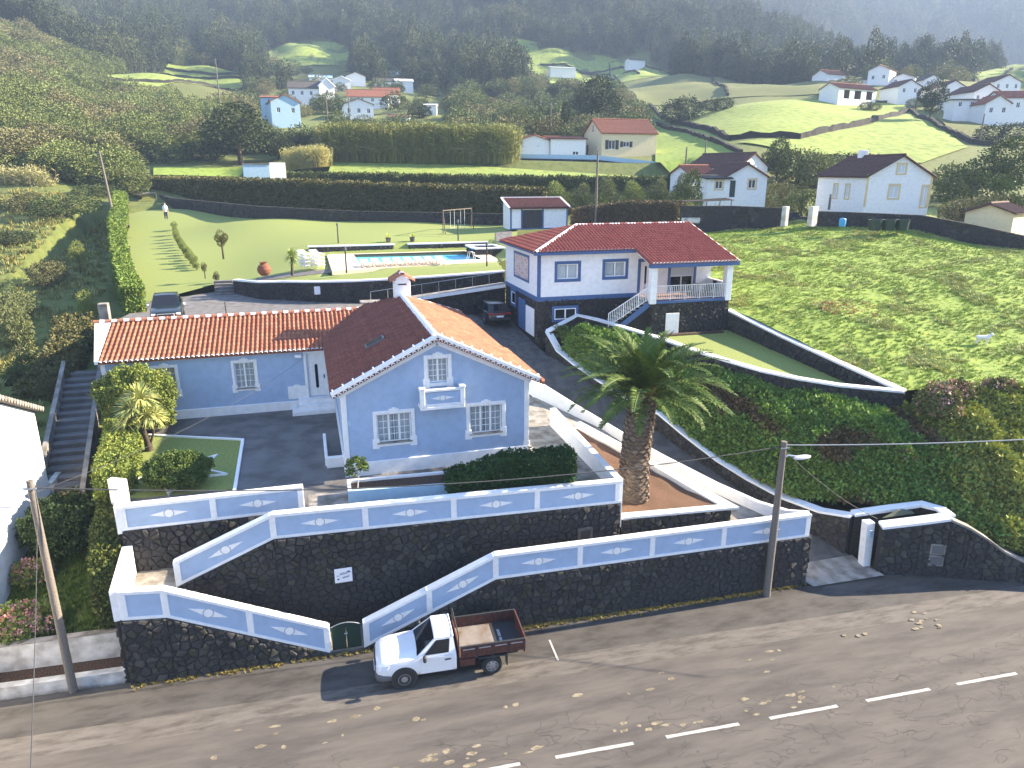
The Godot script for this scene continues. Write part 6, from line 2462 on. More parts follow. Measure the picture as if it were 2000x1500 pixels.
# ---------------------------------------------------------------- smooth bodies from tapered bones (surface nets)
func body(bones: Array, cell: float, k: float) -> MB:
	var lo := Vector3.INF
	var hi := -Vector3.INF
	for q in bones:
		var r: float = maxf(q[2], q[3]) + cell * 3
		lo = lo.min(q[0] - Vector3.ONE * r).min(q[1] - Vector3.ONE * r)
		hi = hi.max(q[0] + Vector3.ONE * r).max(q[1] + Vector3.ONE * r)
	var n := Vector3i((hi - lo) / cell) + Vector3i.ONE * 2
	var val := PackedFloat32Array()
	val.resize(n.x * n.y * n.z)
	for z in n.z:
		for y in n.y:
			for x in n.x:
				var p := lo + Vector3(x, y, z) * cell
				var d := 1e3
				for q in bones:
					var ab: Vector3 = q[1] - q[0]
					var t := clampf((p - q[0]).dot(ab) / maxf(ab.length_squared(), 1e-6), 0, 1)
					var e: float = p.distance_to(q[0] + ab * t) - lerpf(q[2], q[3], t)
					var hh := maxf(k - absf(d - e), 0.0) / k
					d = minf(d, e) - hh * hh * k * 0.25
				val[(z * n.y + y) * n.x + x] = d
	var vid := {}
	for z in n.z - 1:
		for y in n.y - 1:
			for x in n.x - 1:
				var s := Vector3.ZERO
				var c := 0
				var inside := 0
				var f := []
				for i in 8:
					var w := val[((z + (i >> 2)) * n.y + y + ((i >> 1) & 1)) * n.x + x + (i & 1)]
					f.append(w)
					if w < 0:
						inside += 1
				if inside == 0 or inside == 8:
					continue
				for e in [[0, 1], [2, 3], [4, 5], [6, 7], [0, 2], [1, 3], [4, 6], [5, 7], [0, 4], [1, 5], [2, 6], [3, 7]]:
					if (f[e[0]] < 0) != (f[e[1]] < 0):
						var t: float = f[e[0]] / (f[e[0]] - f[e[1]])
						var a := Vector3(e[0] & 1, (e[0] >> 1) & 1, e[0] >> 2)
						var b := Vector3(e[1] & 1, (e[1] >> 1) & 1, e[1] >> 2)
						s += a.lerp(b, t)
						c += 1
				vid[Vector3i(x, y, z)] = lo + (Vector3(x, y, z) + s / c) * cell
	var out := MB.new()
	for z in range(1, n.z - 1):
		for y in range(1, n.y - 1):
			for x in range(1, n.x - 1):
				var a := val[(z * n.y + y) * n.x + x]
				for ax in 3:
					var o := Vector3i(x, y, z)
					var q := o
					q[ax] += 1
					var b := val[(q.z * n.y + q.y) * n.x + q.x]
					if (a < 0) == (b < 0):
						continue
					var i := Vector3i.ZERO
					var j := Vector3i.ZERO
					i[(ax + 1) % 3] = 1
					j[(ax + 2) % 3] = 1
					var p := [vid[o - i - j], vid[o - j], vid[o], vid[o - i]]
					if a > 0:
						p.reverse()
					out.quad(p[0], p[1], p[2], p[3])
	smooth(out)
	return out
func person(p: Vector3) -> void:
	var r := thing("person", "person in white top and dark trousers standing at the far stone wall", "person", p, 0.4)
	var V := func(x: float, y: float, z: float) -> Vector3: return Vector3(x, y, z)
	var bones := [[V.call(0, 0.95, 0), V.call(0, 1.4, 0.02), 0.15, 0.17], [V.call(0, 1.45, 0.02), V.call(0, 1.55, 0.03), 0.06, 0.055], [V.call(0, 1.62, 0.04), V.call(0, 1.69, 0.04), 0.085, 0.09],
		[V.call(-0.18, 1.4, 0), V.call(-0.24, 1.12, 0.04), 0.055, 0.045], [V.call(-0.24, 1.12, 0.04), V.call(-0.22, 0.88, 0.16), 0.042, 0.03], [V.call(0.18, 1.4, 0), V.call(0.25, 1.12, 0.04), 0.055, 0.045], [V.call(0.25, 1.12, 0.04), V.call(0.22, 0.88, 0.16), 0.042, 0.03],
		[V.call(-0.09, 0.92, 0), V.call(-0.1, 0.5, 0.02), 0.09, 0.06], [V.call(-0.1, 0.5, 0.02), V.call(-0.1, 0.08, -0.02), 0.06, 0.04], [V.call(0.09, 0.92, 0), V.call(0.1, 0.5, 0.04), 0.09, 0.06], [V.call(0.1, 0.5, 0.04), V.call(0.11, 0.08, 0.0), 0.06, 0.04],
		[V.call(-0.1, 0.05, -0.02), V.call(-0.11, 0.04, 0.16), 0.045, 0.035], [V.call(0.11, 0.05, 0.0), V.call(0.12, 0.04, 0.18), 0.045, 0.035], [V.call(0, 1.65, 0.12), V.call(0, 1.63, 0.14), 0.018, 0.015]]
	for s in [-1.0, 1.0]:
		for k in 4:
			bones.append([V.call(s * 0.22 + (k - 1.5) * 0.02, 0.87, 0.17), V.call(s * 0.22 + (k - 1.5) * 0.024, 0.79 + 0.01 * absf(k - 1.5), 0.2), 0.012, 0.009])
		bones.append([V.call(s * 0.2, 0.87, 0.18), V.call(s * 0.17, 0.83, 0.21), 0.013, 0.01])
	obj("body", body(bones, 0.028, 0.05), M.skin, r)
	var top := [[V.call(0, 0.95, 0), V.call(0, 1.4, 0.02), 0.168, 0.185], [V.call(-0.18, 1.4, 0), V.call(-0.23, 1.18, 0.03), 0.07, 0.06], [V.call(0.18, 1.4, 0), V.call(0.24, 1.18, 0.03), 0.07, 0.06]]
	obj("shirt", body(top, 0.035, 0.06), M.shirt, r)
	var leg := [[V.call(-0.09, 0.94, 0), V.call(-0.1, 0.5, 0.02), 0.11, 0.08], [V.call(-0.1, 0.5, 0.02), V.call(-0.1, 0.1, -0.02), 0.08, 0.062], [V.call(0.09, 0.94, 0), V.call(0.1, 0.5, 0.04), 0.11, 0.08], [V.call(0.1, 0.5, 0.04), V.call(0.11, 0.1, 0), 0.08, 0.062]]
	obj("trousers", body(leg, 0.035, 0.05), M.trousers, r)
	obj("hair", body([[V.call(0, 1.7, 0.01), V.call(0, 1.66, -0.02), 0.1, 0.085]], 0.03, 0.03), M.hair, r)

func hit(px: float, py: float) -> Vector3:      # the ground under a pixel
	var d := ray(px, py)
	var t := 14.0
	while t < 1600.0:
		var p := Vector3(0, EYE, 0) + d * t
		if p.y < ground(p.x, p.z):
			return Vector3(p.x, ground(p.x, p.z), p.z)
		t += maxf(0.15, t * 0.004)
	return Vector3(0, EYE, 0) + d * 1500.0

# ---------------------------------------------------------------- the date palm
func palm() -> void:
	var base := Vector3(13.35, 3.15, -26.75)
	var p := thing("date_palm", "stout date palm with scaly trunk standing in the triangular soil bed", "palm tree", base)
	var hgt := 4.85
	var rad := func(f: float) -> float: return lerpf(0.66, 0.6, f) + (0.12 * exp(-f * 9.0)) - 0.1 * maxf(0, f - 0.85) / 0.15
	var axis := func(f: float) -> Vector3: return Vector3(0.28 * f - 0.1 * sin(f * PI), f * hgt, 0.05 * f)
	var m := MB.new()
	var pts := []
	var rr := []
	for i in 12:
		pts.append(axis.call(i / 11.0))
		rr.append(rad.call(i / 11.0) * 0.93)
	m.tube(pts, rr, 18)
	obj("trunk", m, M.palm_trunk_core, p)
	var bm := MB.new()      # one leaf scar: a flat diamond with a thick upper lip
	var q := [Vector3(-0.17, 0.0, 0.0), Vector3(0.0, -0.11, 0.015), Vector3(0.17, 0.0, 0.0), Vector3(0.0, 0.1, -0.01)]
	var r := [Vector3(-0.13, 0.045, 0.075), Vector3(0.0, -0.04, 0.10), Vector3(0.13, 0.045, 0.075), Vector3(0.0, 0.105, 0.085)]
	for i in 4:
		bm.quad(q[i], q[(i + 1) % 4], r[(i + 1) % 4], r[i])
	bm.quad(r[0], r[1], r[2], r[3])
	var mesh := bm.mesh()
	var rows := 25
	for j in rows:
		var f := (j + 0.5) / rows
		for i in 12:
			var a := TAU * (i + 0.5 * (j % 2)) / 12.0 + rng.randf_range(-0.05, 0.05)
			var out := Vector3(cos(a), 0, sin(a))
			var b := Basis(Vector3(-sin(a), 0, cos(a)) * -1.0, Vector3.UP, out)
			b = b * Basis(Vector3(1, 0, 0), rng.randf_range(-0.15, 0.12)) * Basis.from_scale(Vector3(rng.randf_range(0.9, 1.12), rng.randf_range(1.0, 1.3), rng.randf_range(0.7, 1.4)))
			put("leaf_scar", mesh, M["boot_%d" % rng.randi_range(0, 3)], p, Transform3D(b, axis.call(f) + out * (rad.call(f) * 0.93 - 0.02)))
	# fronds: six shapes from upright to hanging
	var c: Vector3 = axis.call(1.0) + Vector3(0, -0.1, 0)
	var shapes := []
	for k in 8:
		var fm := MB.new()
		fm.tinted = true
		var e0: float = [1.45, 1.25, 1.08, 0.92, 0.75, 0.6, 0.45, 0.25][k]
		var L: float = [2.7, 3.2, 3.7, 4.0, 4.1, 4.1, 3.9, 3.4][k]
		var bend: float = [0.6, 0.9, 1.1, 1.2, 1.2, 1.2, 1.2, 1.3][k]
		var spine := [Vector3(0.12, 0, 0)]
		var n := 16
		for i in n:
			var e := e0 - bend * pow(float(i) / n, 1.5)
			spine.append(spine[-1] + Vector3(cos(e), sin(e), 0) * L / n)
		for i in n:
			fm.col = Color(0.26, 0.22, 0.06).lerp(Color(0.12, 0.15, 0.04), minf(1.0, i / 6.0))
			var w := lerpf(0.07, 0.012, float(i) / n)
			fm.quad(spine[i] + Vector3(0, 0, w), spine[i + 1] + Vector3(0, 0, w), spine[i + 1] + Vector3(0, 0.02, 0), spine[i] + Vector3(0, 0.03, 0))
			fm.quad(spine[i] + Vector3(0, 0.03, 0), spine[i + 1] + Vector3(0, 0.02, 0), spine[i + 1] - Vector3(0, 0, w), spine[i] - Vector3(0, 0, w))
		var nl := 62
		for i in nl:
			var s := 0.14 + 0.86 * i / nl
			var fi := s * n
			var i0 := mini(int(fi), n - 1)
			var sp: Vector3 = spine[i0].lerp(spine[i0 + 1], fi - i0)
			var dir: Vector3 = (spine[i0 + 1] - spine[i0]).normalized()
			var up := Vector3(-dir.y, dir.x, 0)
			var ll := 0.5 * sin(PI * pow(0.12 + 0.86 * (s - 0.14) / 0.86, 0.7)) + 0.1
			for sd in [-1.0, 1.0]:
				var d: Vector3 = (dir * rng.randf_range(0.6, 0.85) + Vector3(0, 0, sd) * rng.randf_range(0.75, 1.0) + up * rng.randf_range(0.05, 0.5)).normalized()
				var wv := dir.cross(d).cross(d).normalized() * 0.022
				fm.col = tint(Color(0.055, 0.085, 0.022), 0.35)
				var mid := sp + d * ll * 0.55
				var tip := sp + d * ll + Vector3(0, -0.1 * ll, 0)
				fm.quad(sp - wv * 0.6, sp + wv * 0.6, mid + wv, mid - wv)
				fm.tri(mid - wv, mid + wv, tip)
		shapes.append(fm.mesh())
	for i in 70:
		var k := int(pow(i / 70.0, 0.8) * 8.0)
		var a := i * 2.39996 + rng.randf_range(-0.15, 0.15)
		var b := Basis(Vector3.UP, a) * Basis(Vector3(1, 0, 0), rng.randf_range(-0.25, 0.25))
		put("frond", shapes[mini(k, 7)], M.frond, p, Transform3D(b.scaled(Vector3.ONE * rng.randf_range(0.86, 1.06)), c + Vector3(0, 0.25 - 0.05 * k, 0)))

# ---------------------------------------------------------------- poles, wires, the neighbour's side
func wire(called: String, label: String, pts: Array, sag: float, rad := 0.012, m := "wire", group := "overhead wires") -> void:
	var b := MB.new()
	var p := []
	var r := []
	for i in 25:
		var f := i / 24.0
		p.append(pts[0].lerp(pts[1], f) + Vector3(0, -sag * 4 * f * (1 - f), 0))
		r.append(rad)
	b.tube(p, r, 5)
	tag(obj(called, b, M[m]), label, "wire", group)
func pole(called: String, label: String, p: Vector3, h: float, r: float, m: String, group := "utility poles", lamp := 0.0, lean := Vector3.ZERO) -> Node3D:
	var t := thing(called, label, "utility pole", p, 0.0, group)
	var b := MB.new()
	b.tube([Vector3(0, -0.5, 0), lean * 0.5 + Vector3(0, h * 0.5, 0), lean + Vector3(0, h, 0)], [r * 1.15, r, r * 0.8], 10)
	obj("shaft", b, M[m], t)
	b = MB.new()
	b.bar(lean + Vector3(0, h - 0.25, 0) + Vector3(-0.18, 0, 0.1), lean + Vector3(0, h - 0.25, 0) + Vector3(0.18, 0, 0.1), 0.05, 0.05)
	obj("bracket", b, M.galvanised, t)
	if lamp != 0.0:
		b = MB.new()
		b.tube([lean + Vector3(0, h - 0.75, 0), lean + Vector3(lamp * 0.25, h - 0.55, 0.15), lean + Vector3(lamp * 0.8, h - 0.58, 0.3)], [0.03, 0.03, 0.028], 7)
		obj("lamp_arm", b, M.lamp_white, t)
		b = MB.new()
		var hd: Vector3 = lean + Vector3(lamp * 0.8, h - 0.58, 0.3)
		lump(b, hd + Vector3(lamp * 0.28, -0.03, 0.06), Vector3(0.4, 0.09, 0.14), 3, 0.02, 7)
		smooth(b)
		obj("lamp_head", b, M.lamp_white, t)
	return t
func street() -> void:
	pole("utility_pole", "grey wooden street pole with lamp in front of the stone wall", Vector3(17.68, 0, -22.4), 7.0, 0.15, "wood_pole", "utility poles", 0.6)
	pole("utility_pole", "tall wooden street pole with lamp by the hydrangea garden", Vector3(-8.93, 0, -23.95), 7.94, 0.125, "wood_pole", "utility poles", -0.55)
	wire("overhead_wire", "black cable slung between the two street poles", [Vector3(-8.9, 7.7, -23.95), Vector3(17.7, 6.8, -22.4)], 0.75, 0.022)
	wire("overhead_wire", "pale cable leaving the stone wall pole along the ivy bank", [Vector3(17.7, 6.85, -22.4), dep(2140, 850, 27)], 0.12, 0.022, "wire_light")
	wire("overhead_wire", "pale cable from the hydrangea garden pole to the neighbour house", [Vector3(-8.9, 7.7, -23.95), Vector3(-16, 7.6, -26.5)], 0.25, 0.022, "wire_light")
	wire("overhead_wire", "thin cable crossing the road from the hydrangea garden pole", [Vector3(-8.95, 6.4, -23.9), dep(55, 1640, 10)], 0.1, 0.01, "wire")
	wire("overhead_wire", "thin black cable from the stone wall pole down to the drive entrance", [Vector3(17.75, 6.6, -22.4), lineD[0] + Vector3(0, 0.2, -0.3)], 0.25, 0.012)
	wire("overhead_wire", "thin cable crossing the terrace to the front door corner", [Vector3(-0.6, 7.4, -39.8), Vector3(-8.9, 7.5, -23.95)], 0.5, 0.007, "wire")
	# strip of weeds at the wall foot
	var pts := []
	for i in 900:
		var x := rng.randf_range(-7.0, 19.8)
		pts.append(Vector3(x, 0.03, zf(x) + 0.2 + absf(rng.randfn()) * 0.09))
	for i in 300:
		var x := rng.randf_range(5.0, 17.5)
		pts.append(Vector3(x, 0.03, zf(x) + 0.25 + absf(rng.randfn()) * 0.12))
	leafage(self, pts, 0.085, Color(0.19, 0.16, 0.05), 0.3, "wall_foot_weeds", blade, true)
	tag(get_child(-1), "dry yellow weeds along the foot of the stone walls", "weeds")
	# neighbour's house on the left
	var n := thing("neighbour_house", "tall white rendered house with grey tiled eave beside the garden steps", "house")
	var b := MB.new()
	b.extr([Vector3(-12.1, 0.2, -34.4), Vector3(-12.1, 0.2, -21.6), Vector3(-12.1, 7.1, -21.6), Vector3(-12.1, 9.9, -28.0), Vector3(-12.1, 7.1, -34.4)], Vector3(-10, 0, 0))
	obj("wall", b, M.white_plaster, n)
	for s in [[-34.75, 6.98], [-21.25, 6.98]]:
		b = MB.new()
		b.extr([Vector3(-11.85, s[1], s[0]), Vector3(-11.85, s[1] + 0.13, s[0]), Vector3(-11.85, 10.1, -28.0), Vector3(-11.85, 9.95, -28.0)], Vector3(-10.5, 0, 0))
		obj("roof_slope", b, M.far_grey_tile, n)
		for i in 27:
			b = MB.new()
			var p: Vector3 = Vector3(-11.8, s[1] + 0.12, s[0]).lerp(Vector3(-11.8, 10.08, -28.0), (i + 0.5) / 27.0)
			b.tube([p, p + Vector3(-0.5, 0.05, 0)], [0.11, 0.1], 7)
			obj("verge_tile", b, M.concrete, n)
	b = MB.new()
	b.bbox(Vector3(-12.13, 2.8, -31.0), Vector3(-12.02, 3.6, -30.3), 0.02)
	obj("meter_box", b, M.aged_white, n)
	b = MB.new()
	b.bbox(Vector3(-12.2, 2.9, -36.6), Vector3(-11.95, 3.7, -34.41), 0.02)
	obj("back_wall", b, M.aged_white, n)
	# garden steps rising beside it
	var st := thing("garden_stair", "long flight of dark concrete steps between the neighbour house and hedge", "stairs")
	for i in 18:
		b = MB.new()
		var z := -33.2 - 0.62 * i
		var y := left_slope(-12, -33.2) + 0.2 + 0.2 * i
		var x := -11.4 - 0.075 * i
		b.bbox(Vector3(x - 0.85, y - 0.8, z - 0.62), Vector3(x + 0.75, y, z), 0.02)
		obj("tread", b, M.dark_concrete, st)
	for s in [-1.0, 1.0]:
		b = MB.new()
		var a := Vector3(-11.4 + s * 0.95, left_slope(-12, -33.2) + 0.65, -33.0)
		var e := Vector3(-12.75 + s * 0.95, left_slope(-12, -33.2) + 4.2, -44.5)
		b.sweep([a, e], 0.22, [1.6, 1.6])
		obj("side_wall", b, M.concrete, st)
	# low white garden wall and kerb on the street
	var gw := thing("garden_wall", "low stained white wall in front of the hydrangea garden", "wall")
	b = MB.new()
	b.sweep([Vector3(-15, 1.2, -25.75), Vector3(-11.3, 1.25, -25.5), Vector3(-7.25, 1.28, -25.3)], 0.24, [1.3, 1.3, 1.3])
	obj("wall", b, M.aged_white, gw)
	b = MB.new()
	b.sweep([Vector3(-15, 1.235, -25.77), Vector3(-11.3, 1.285, -25.52), Vector3(-7.25, 1.315, -25.32)], 0.28, [0.04, 0.04, 0.04])
	obj("cap", b, M.concrete, gw)
	var kb := MB.new()
	kb.sweep([Vector3(-15, 0.32, -24.75), Vector3(-9.2, 0.36, -24.35), Vector3(-7.2, 0.4, -24.2)], 0.3, [0.5, 0.5, 0.5])
	tag(obj("street_kerb", kb, M.aged_white), "worn pale kerb in front of the low white garden wall", "kerb")
	var bed := pad([[-15, -25.6], [-7.2, -25.2], [-7.2, -24.3], [-15, -24.8]], -0.2, 0.24)
	struct("street_bed", bed, M.soil)

# ---------------------------------------------------------------- vehicles
func loft(b: MB, secs: Array) -> void:
	for i in secs.size() - 1:
		var n: int = secs[i].size()
		for j in n:
			b.quad(secs[i][j], secs[i + 1][j], secs[i + 1][(j + 1) % n], secs[i][(j + 1) % n])
	b.poly(secs[0])
	var e: Array = secs[-1].duplicate()
	e.reverse()
	b.poly(e)
func car_sec(x: float, zw: float, yb: float, ys: float, yt: float) -> Array:
	var h := [[0.0, yb], [zw * 0.93, yb], [zw, yb + 0.12], [zw * 1.005, (yb + ys) / 2], [zw, ys], [zw * 0.95, yt - 0.035], [zw * 0.86, yt], [zw * 0.45, yt + 0.025], [0.0, yt + 0.03]]
	var r := []
	for q in h:
		r.append(Vector3(x, q[1], q[0]))
	for i in range(h.size() - 2, 0, -1):
		r.append(Vector3(x, h[i][1], -h[i][0]))
	return r
func smooth_by_angle(b: MB, deg := 40.0) -> void:
	var sum := {}
	var key := func(p: Vector3) -> Vector3: return p.snapped(Vector3.ONE * 0.001)
	for i in b.v.size():
		var k: Vector3 = key.call(b.v[i])
		if not sum.has(k):
			sum[k] = []
		sum[k].append(b.n[i])
	var out := PackedVector3Array()
	var lim := cos(deg_to_rad(deg))
	for i in b.v.size():
		var s := Vector3.ZERO
		for q in sum[key.call(b.v[i])]:
			if q.dot(b.n[i]) > lim:
				s += q
		out.append(s.normalized())
	b.n = out
func wheel(root: Node, c: Vector3, r: float, w: float, sd: float) -> void:
	var t := Transform3D(Basis(Vector3(1, 0, 0), PI / 2 * sd), c)
	var b := MB.new()
	b.lathe([[r * 0.62, -w / 2], [r * 0.93, -w / 2], [r, -w / 2 + 0.03], [r, w / 2 - 0.03], [r * 0.93, w / 2], [r * 0.62, w / 2]], 26, t)
	var wn := obj("wheel", b, M.tyre, root)
	b = MB.new()
	b.lathe([[r * 0.62, -w / 2], [r * 0.62, w / 2 - 0.01], [r * 0.56, w / 2 - 0.005], [r * 0.54, w / 2 - 0.05], [r * 0.3, w / 2 - 0.02], [r * 0.14, w / 2 - 0.01], [r * 0.12, w / 2 + 0.01], [0.0, w / 2 + 0.012]], 26, t)
	obj("rim", b, M.hub, wn)
	for i in 7:
		var a := TAU * i / 7
		b = MB.new()
		b.lathe([[0.0, w / 2 - 0.03], [r * 0.07, w / 2 - 0.03], [r * 0.07, w / 2 - 0.022], [0.0, w / 2 - 0.022]], 8, t * Transform3D(Basis(), Vector3(cos(a), 0, sin(a)) * r * 0.42))
		obj("rim_hole_shade", b, M.tyre, wn)  # solid dark disc, coloured for the shade in a hole
func glasshouse(root: Node, lo: Array, hi: Array, m: String, sides: Array) -> void:
	# lo, hi: [front x, back x, half width, y]; sides: cuts along the side windows
	var b := MB.new()
	var q := []
	for s in [lo, hi]:
		q.append([Vector3(s[0], s[3], s[2]), Vector3(s[1], s[3], s[2]), Vector3(s[1], s[3], -s[2]), Vector3(s[0], s[3], -s[2])])
	for i in 4:
		b.quad(q[0][(i + 1) % 4], q[0][i], q[1][i], q[1][(i + 1) % 4])
	obj("cab", b, M[m], root)
	b = MB.new()      # roof skin, slightly domed
	var n := 6
	for i in n:
		for j in n:
			var f := func(u: float, v: float) -> Vector3:
				return Vector3(lerpf(hi[0] + 0.03, hi[1] - 0.02, u), hi[3] + 0.055 * (1 - pow(2 * u - 1, 4)) * (1 - pow(2 * v - 1, 4)), lerpf(-hi[2] - 0.01, hi[2] + 0.01, v))
			b.quad(f.call(float(i) / n, float(j) / n), f.call(float(i) / n, (j + 1.0) / n), f.call((i + 1.0) / n, (j + 1.0) / n), f.call((i + 1.0) / n, float(j) / n))
	smooth(b)
	obj("roof", b, M[m], root)
	var face := func(a: Vector3, c: Vector3, d: Vector3, e: Vector3, mx: float, my: float, called: String) -> void:
		var nn := (c - a).cross(e - a).normalized() * 0.008
		var bi := func(u: float, v: float) -> Vector3: return a.lerp(c, u).lerp(e.lerp(d, u), v) + nn
		var p := MB.new()
		p.quad(bi.call(mx, my), bi.call(1 - mx, my), bi.call(1 - mx, 1 - my), bi.call(mx, 1 - my))
		var mid: Vector3 = (a + c + d + e) / 4 - (q[0][0] + q[0][2]) / 2
		if nn.dot(mid) < 0:
			for i in p.v.size():
				p.v[i] -= nn * 2
		obj(called, p, M.glass_dark, root)
	face.call(q[0][3], q[0][0], q[1][0], q[1][3], 0.05, 0.06, "windscreen")
	face.call(q[0][2], q[0][1], q[1][1], q[1][2], 0.08, 0.12, "rear_window")
	for s in [0, 3]:
		var A: Vector3 = q[0][s]
		var B: Vector3 = q[0][1 if s == 0 else 2]
		var C: Vector3 = q[1][1 if s == 0 else 2]
		var D: Vector3 = q[1][s]
		for i in sides.size() - 1:
			face.call(A.lerp(B, sides[i]), A.lerp(B, sides[i + 1]), D.lerp(C, sides[i + 1]), D.lerp(C, sides[i]), 0.06, 0.12, "side_window")
func part_box(root: Node, called: String, m: String, lo: Vector3, hi: Vector3, r := 0.02) -> MeshInstance3D:
	var b := MB.new()
	b.bbox(lo, hi, r)
	return obj(called, b, M[m], root)
func vehicles() -> void:
	# white pickup with dropside bed, parked by the wall, facing left
	var t := thing("pickup_truck", "white single-cab pickup truck with dark red dropside bed parked at the kerb", "truck", Vector3(3.72, 0.03, -21.7), PI - 0.055)
	var b := MB.new()
	loft(b, [car_sec(2.5, 0.62, 0.5, 0.72, 0.8), car_sec(2.44, 0.74, 0.46, 0.8, 0.92), car_sec(2.28, 0.83, 0.44, 0.86, 1.0), car_sec(1.95, 0.87, 0.44, 0.9, 1.06), car_sec(1.4, 0.88, 0.44, 0.93, 1.11), car_sec(0.95, 0.88, 0.44, 0.95, 1.14), car_sec(-0.28, 0.88, 0.44, 0.95, 1.14)])
	smooth_by_angle(b, 38)
	obj("body", b, M.car_white, t)
	glasshouse(t, [1.12, -0.27, 0.84, 1.1], [0.42, -0.2, 0.66, 1.7], "car_white", [0.1, 0.86])
	for sd in [-1.0, 1.0]:
		b = MB.new()
		var z: float = 0.885 * sd
		b.extr([Vector3(0.98, 0.5, z), Vector3(-0.16, 0.5, z), Vector3(-0.16, 1.1, z), Vector3(0.98, 1.1, z)], Vector3(0, 0, 0.012 * sd))
		var d := obj("door", b, M.car_white, t)
		part_box(d, "handle", "black_plastic", Vector3(-0.08, 0.94, z if sd > 0 else z - 0.045), Vector3(0.14, 0.985, z + 0.045 if sd > 0 else z), 0.01)
		b = MB.new()
		b.bbox(Vector3(0.78, 1.06, 0.96 if sd > 0 else -1.12), Vector3(0.9, 1.3, 1.12 if sd > 0 else -0.96), 0.04)
		b.bar(Vector3(0.82, 1.12, 0.84 * sd), Vector3(0.83, 1.12, 0.98 * sd), 0.05, 0.04)
		obj("mirror", b, M.black_plastic, t)
		for x in [1.55, -1.55]:
			b = MB.new()
			b.lathe([[0.0, 0.0], [0.46, 0.0], [0.46, 0.02], [0.0, 0.02]], 26, Transform3D(Basis(Vector3(1, 0, 0), PI / 2 * sd), Vector3(x, 0.4, 0.868 * sd)))
			if x > 0:
				obj("wheel_arch", b, M.black_plastic, t)
			wheel(t, Vector3(x, 0.365, (0.79 if x > 0 else 0.76) * sd), 0.365, 0.24, sd)
		b = MB.new()
		b.extr([Vector3(2.42, 0.74, 0.5 * sd), Vector3(2.38, 0.74, 0.8 * sd), Vector3(2.1, 0.84, 0.88 * sd), Vector3(2.02, 0.95, 0.86 * sd), Vector3(2.25, 0.94, 0.8 * sd), Vector3(2.42, 0.88, 0.6 * sd)], Vector3(0.02, 0.01, 0.012 * sd))
		obj("headlight", b, M.lamp_clear, t)
		part_box(t, "mudguard", "black_plastic", Vector3(-2.1, 0.72, 0.55 if sd > 0 else -0.88), Vector3(-1.05, 0.78, 0.88 if sd > 0 else -0.55))
		part_box(t, "mud_flap", "black_plastic", Vector3(-2.12, 0.3, 0.6 if sd > 0 else -0.86), Vector3(-2.08, 0.74, 0.86 if sd > 0 else -0.6), 0.005)
		part_box(t, "tail_light", "tail_red", Vector3(-2.78, 0.7, 0.6 if sd > 0 else -0.8), Vector3(-2.72, 0.8, 0.8 if sd > 0 else -0.6))
		part_box(t, "fog_lamp", "lamp_clear", Vector3(2.47, 0.5, 0.52 if sd > 0 else -0.62), Vector3(2.51, 0.58, 0.62 if sd > 0 else -0.52), 0.015)
		b = MB.new()
		b.bar(Vector3(1.0, 1.13, 0.25 * sd), Vector3(0.9, 1.2, 0.25 * sd + 0.45), 0.02, 0.015)
		obj("wiper", b, M.black_plastic, t)
	b = MB.new()
	loft(b, [car_sec(2.54, 0.55, 0.34, 0.5, 0.6), car_sec(2.48, 0.76, 0.32, 0.52, 0.64), car_sec(2.3, 0.86, 0.32, 0.54, 0.66), car_sec(2.0, 0.89, 0.34, 0.52, 0.62)])
	obj("front_bumper", b, M.grey_plastic, t)
	part_box(t, "grille", "black_plastic", Vector3(2.4, 0.64, -0.5), Vector3(2.52, 0.86, 0.5), 0.03)
	part_box(t, "number_plate", "plate", Vector3(2.53, 0.42, -0.26), Vector3(2.56, 0.53, 0.26), 0.005)
	part_box(t, "chassis", "black_plastic", Vector3(-2.6, 0.45, -0.45), Vector3(1.9, 0.68, 0.45))
	part_box(t, "rear_axle", "black_plastic", Vector3(-1.63, 0.3, -0.7), Vector3(-1.47, 0.45, 0.7))
	part_box(t, "step_bar", "rust_red", Vector3(-0.95, 0.5, -0.84), Vector3(-0.4, 0.8, 0.84))
	# bed
	part_box(t, "bed_floor", "bed_floor", Vector3(-1.75, 0.86, -0.86), Vector3(-0.4, 0.93, 0.86), 0.005)
	part_box(t, "bed_floor_dark", "black_plastic", Vector3(-2.7, 0.86, -0.86), Vector3(-1.76, 0.935, 0.86), 0.005)  # black rear part of the bed floor
	for z in [-0.28, 0.18]:
		part_box(t, "bed_batten", "galvanised", Vector3(-2.05, 0.935, z - 0.2), Vector3(-1.95, 0.95, z + 0.2), 0.004)
	for sd in [-1.0, 1.0]:
		var z0 := 0.86 if sd > 0 else -0.92
		for i in 4:
			var x0 := -0.42 - 0.575 * i
			var sp := part_box(t, "side_panel", "rust_red", Vector3(x0 - 0.56, 0.9, z0), Vector3(x0 - 0.0, 1.32, z0 + 0.06), 0.01)
			var inner := MB.new()
			var zz: float = z0 + 0.06 if sd > 0 else z0 - 0.012
			inner.bbox(Vector3(x0 - 0.5, 1.22, zz), Vector3(x0 - 0.08, 1.26, zz + 0.012), 0.004)
			obj("bright_strip", inner, M.galvanised, sp)
			part_box(t, "stake", "black_plastic", Vector3(x0 - 0.6, 0.84, z0 - 0.012), Vector3(x0 - 0.555, 1.36, z0 + 0.072), 0.008)
		part_box(t, "top_rail", "black_plastic", Vector3(-2.76, 1.32, z0 - 0.005), Vector3(-0.4, 1.37, z0 + 0.065), 0.01)
	part_box(t, "tailgate", "rust_red", Vector3(-2.78, 0.9, -0.86), Vector3(-2.72, 1.36, 0.86), 0.012)
	part_box(t, "headboard", "rust_red", Vector3(-0.4, 0.9, -0.86), Vector3(-0.35, 1.32, 0.86), 0.012)
	b = MB.new()
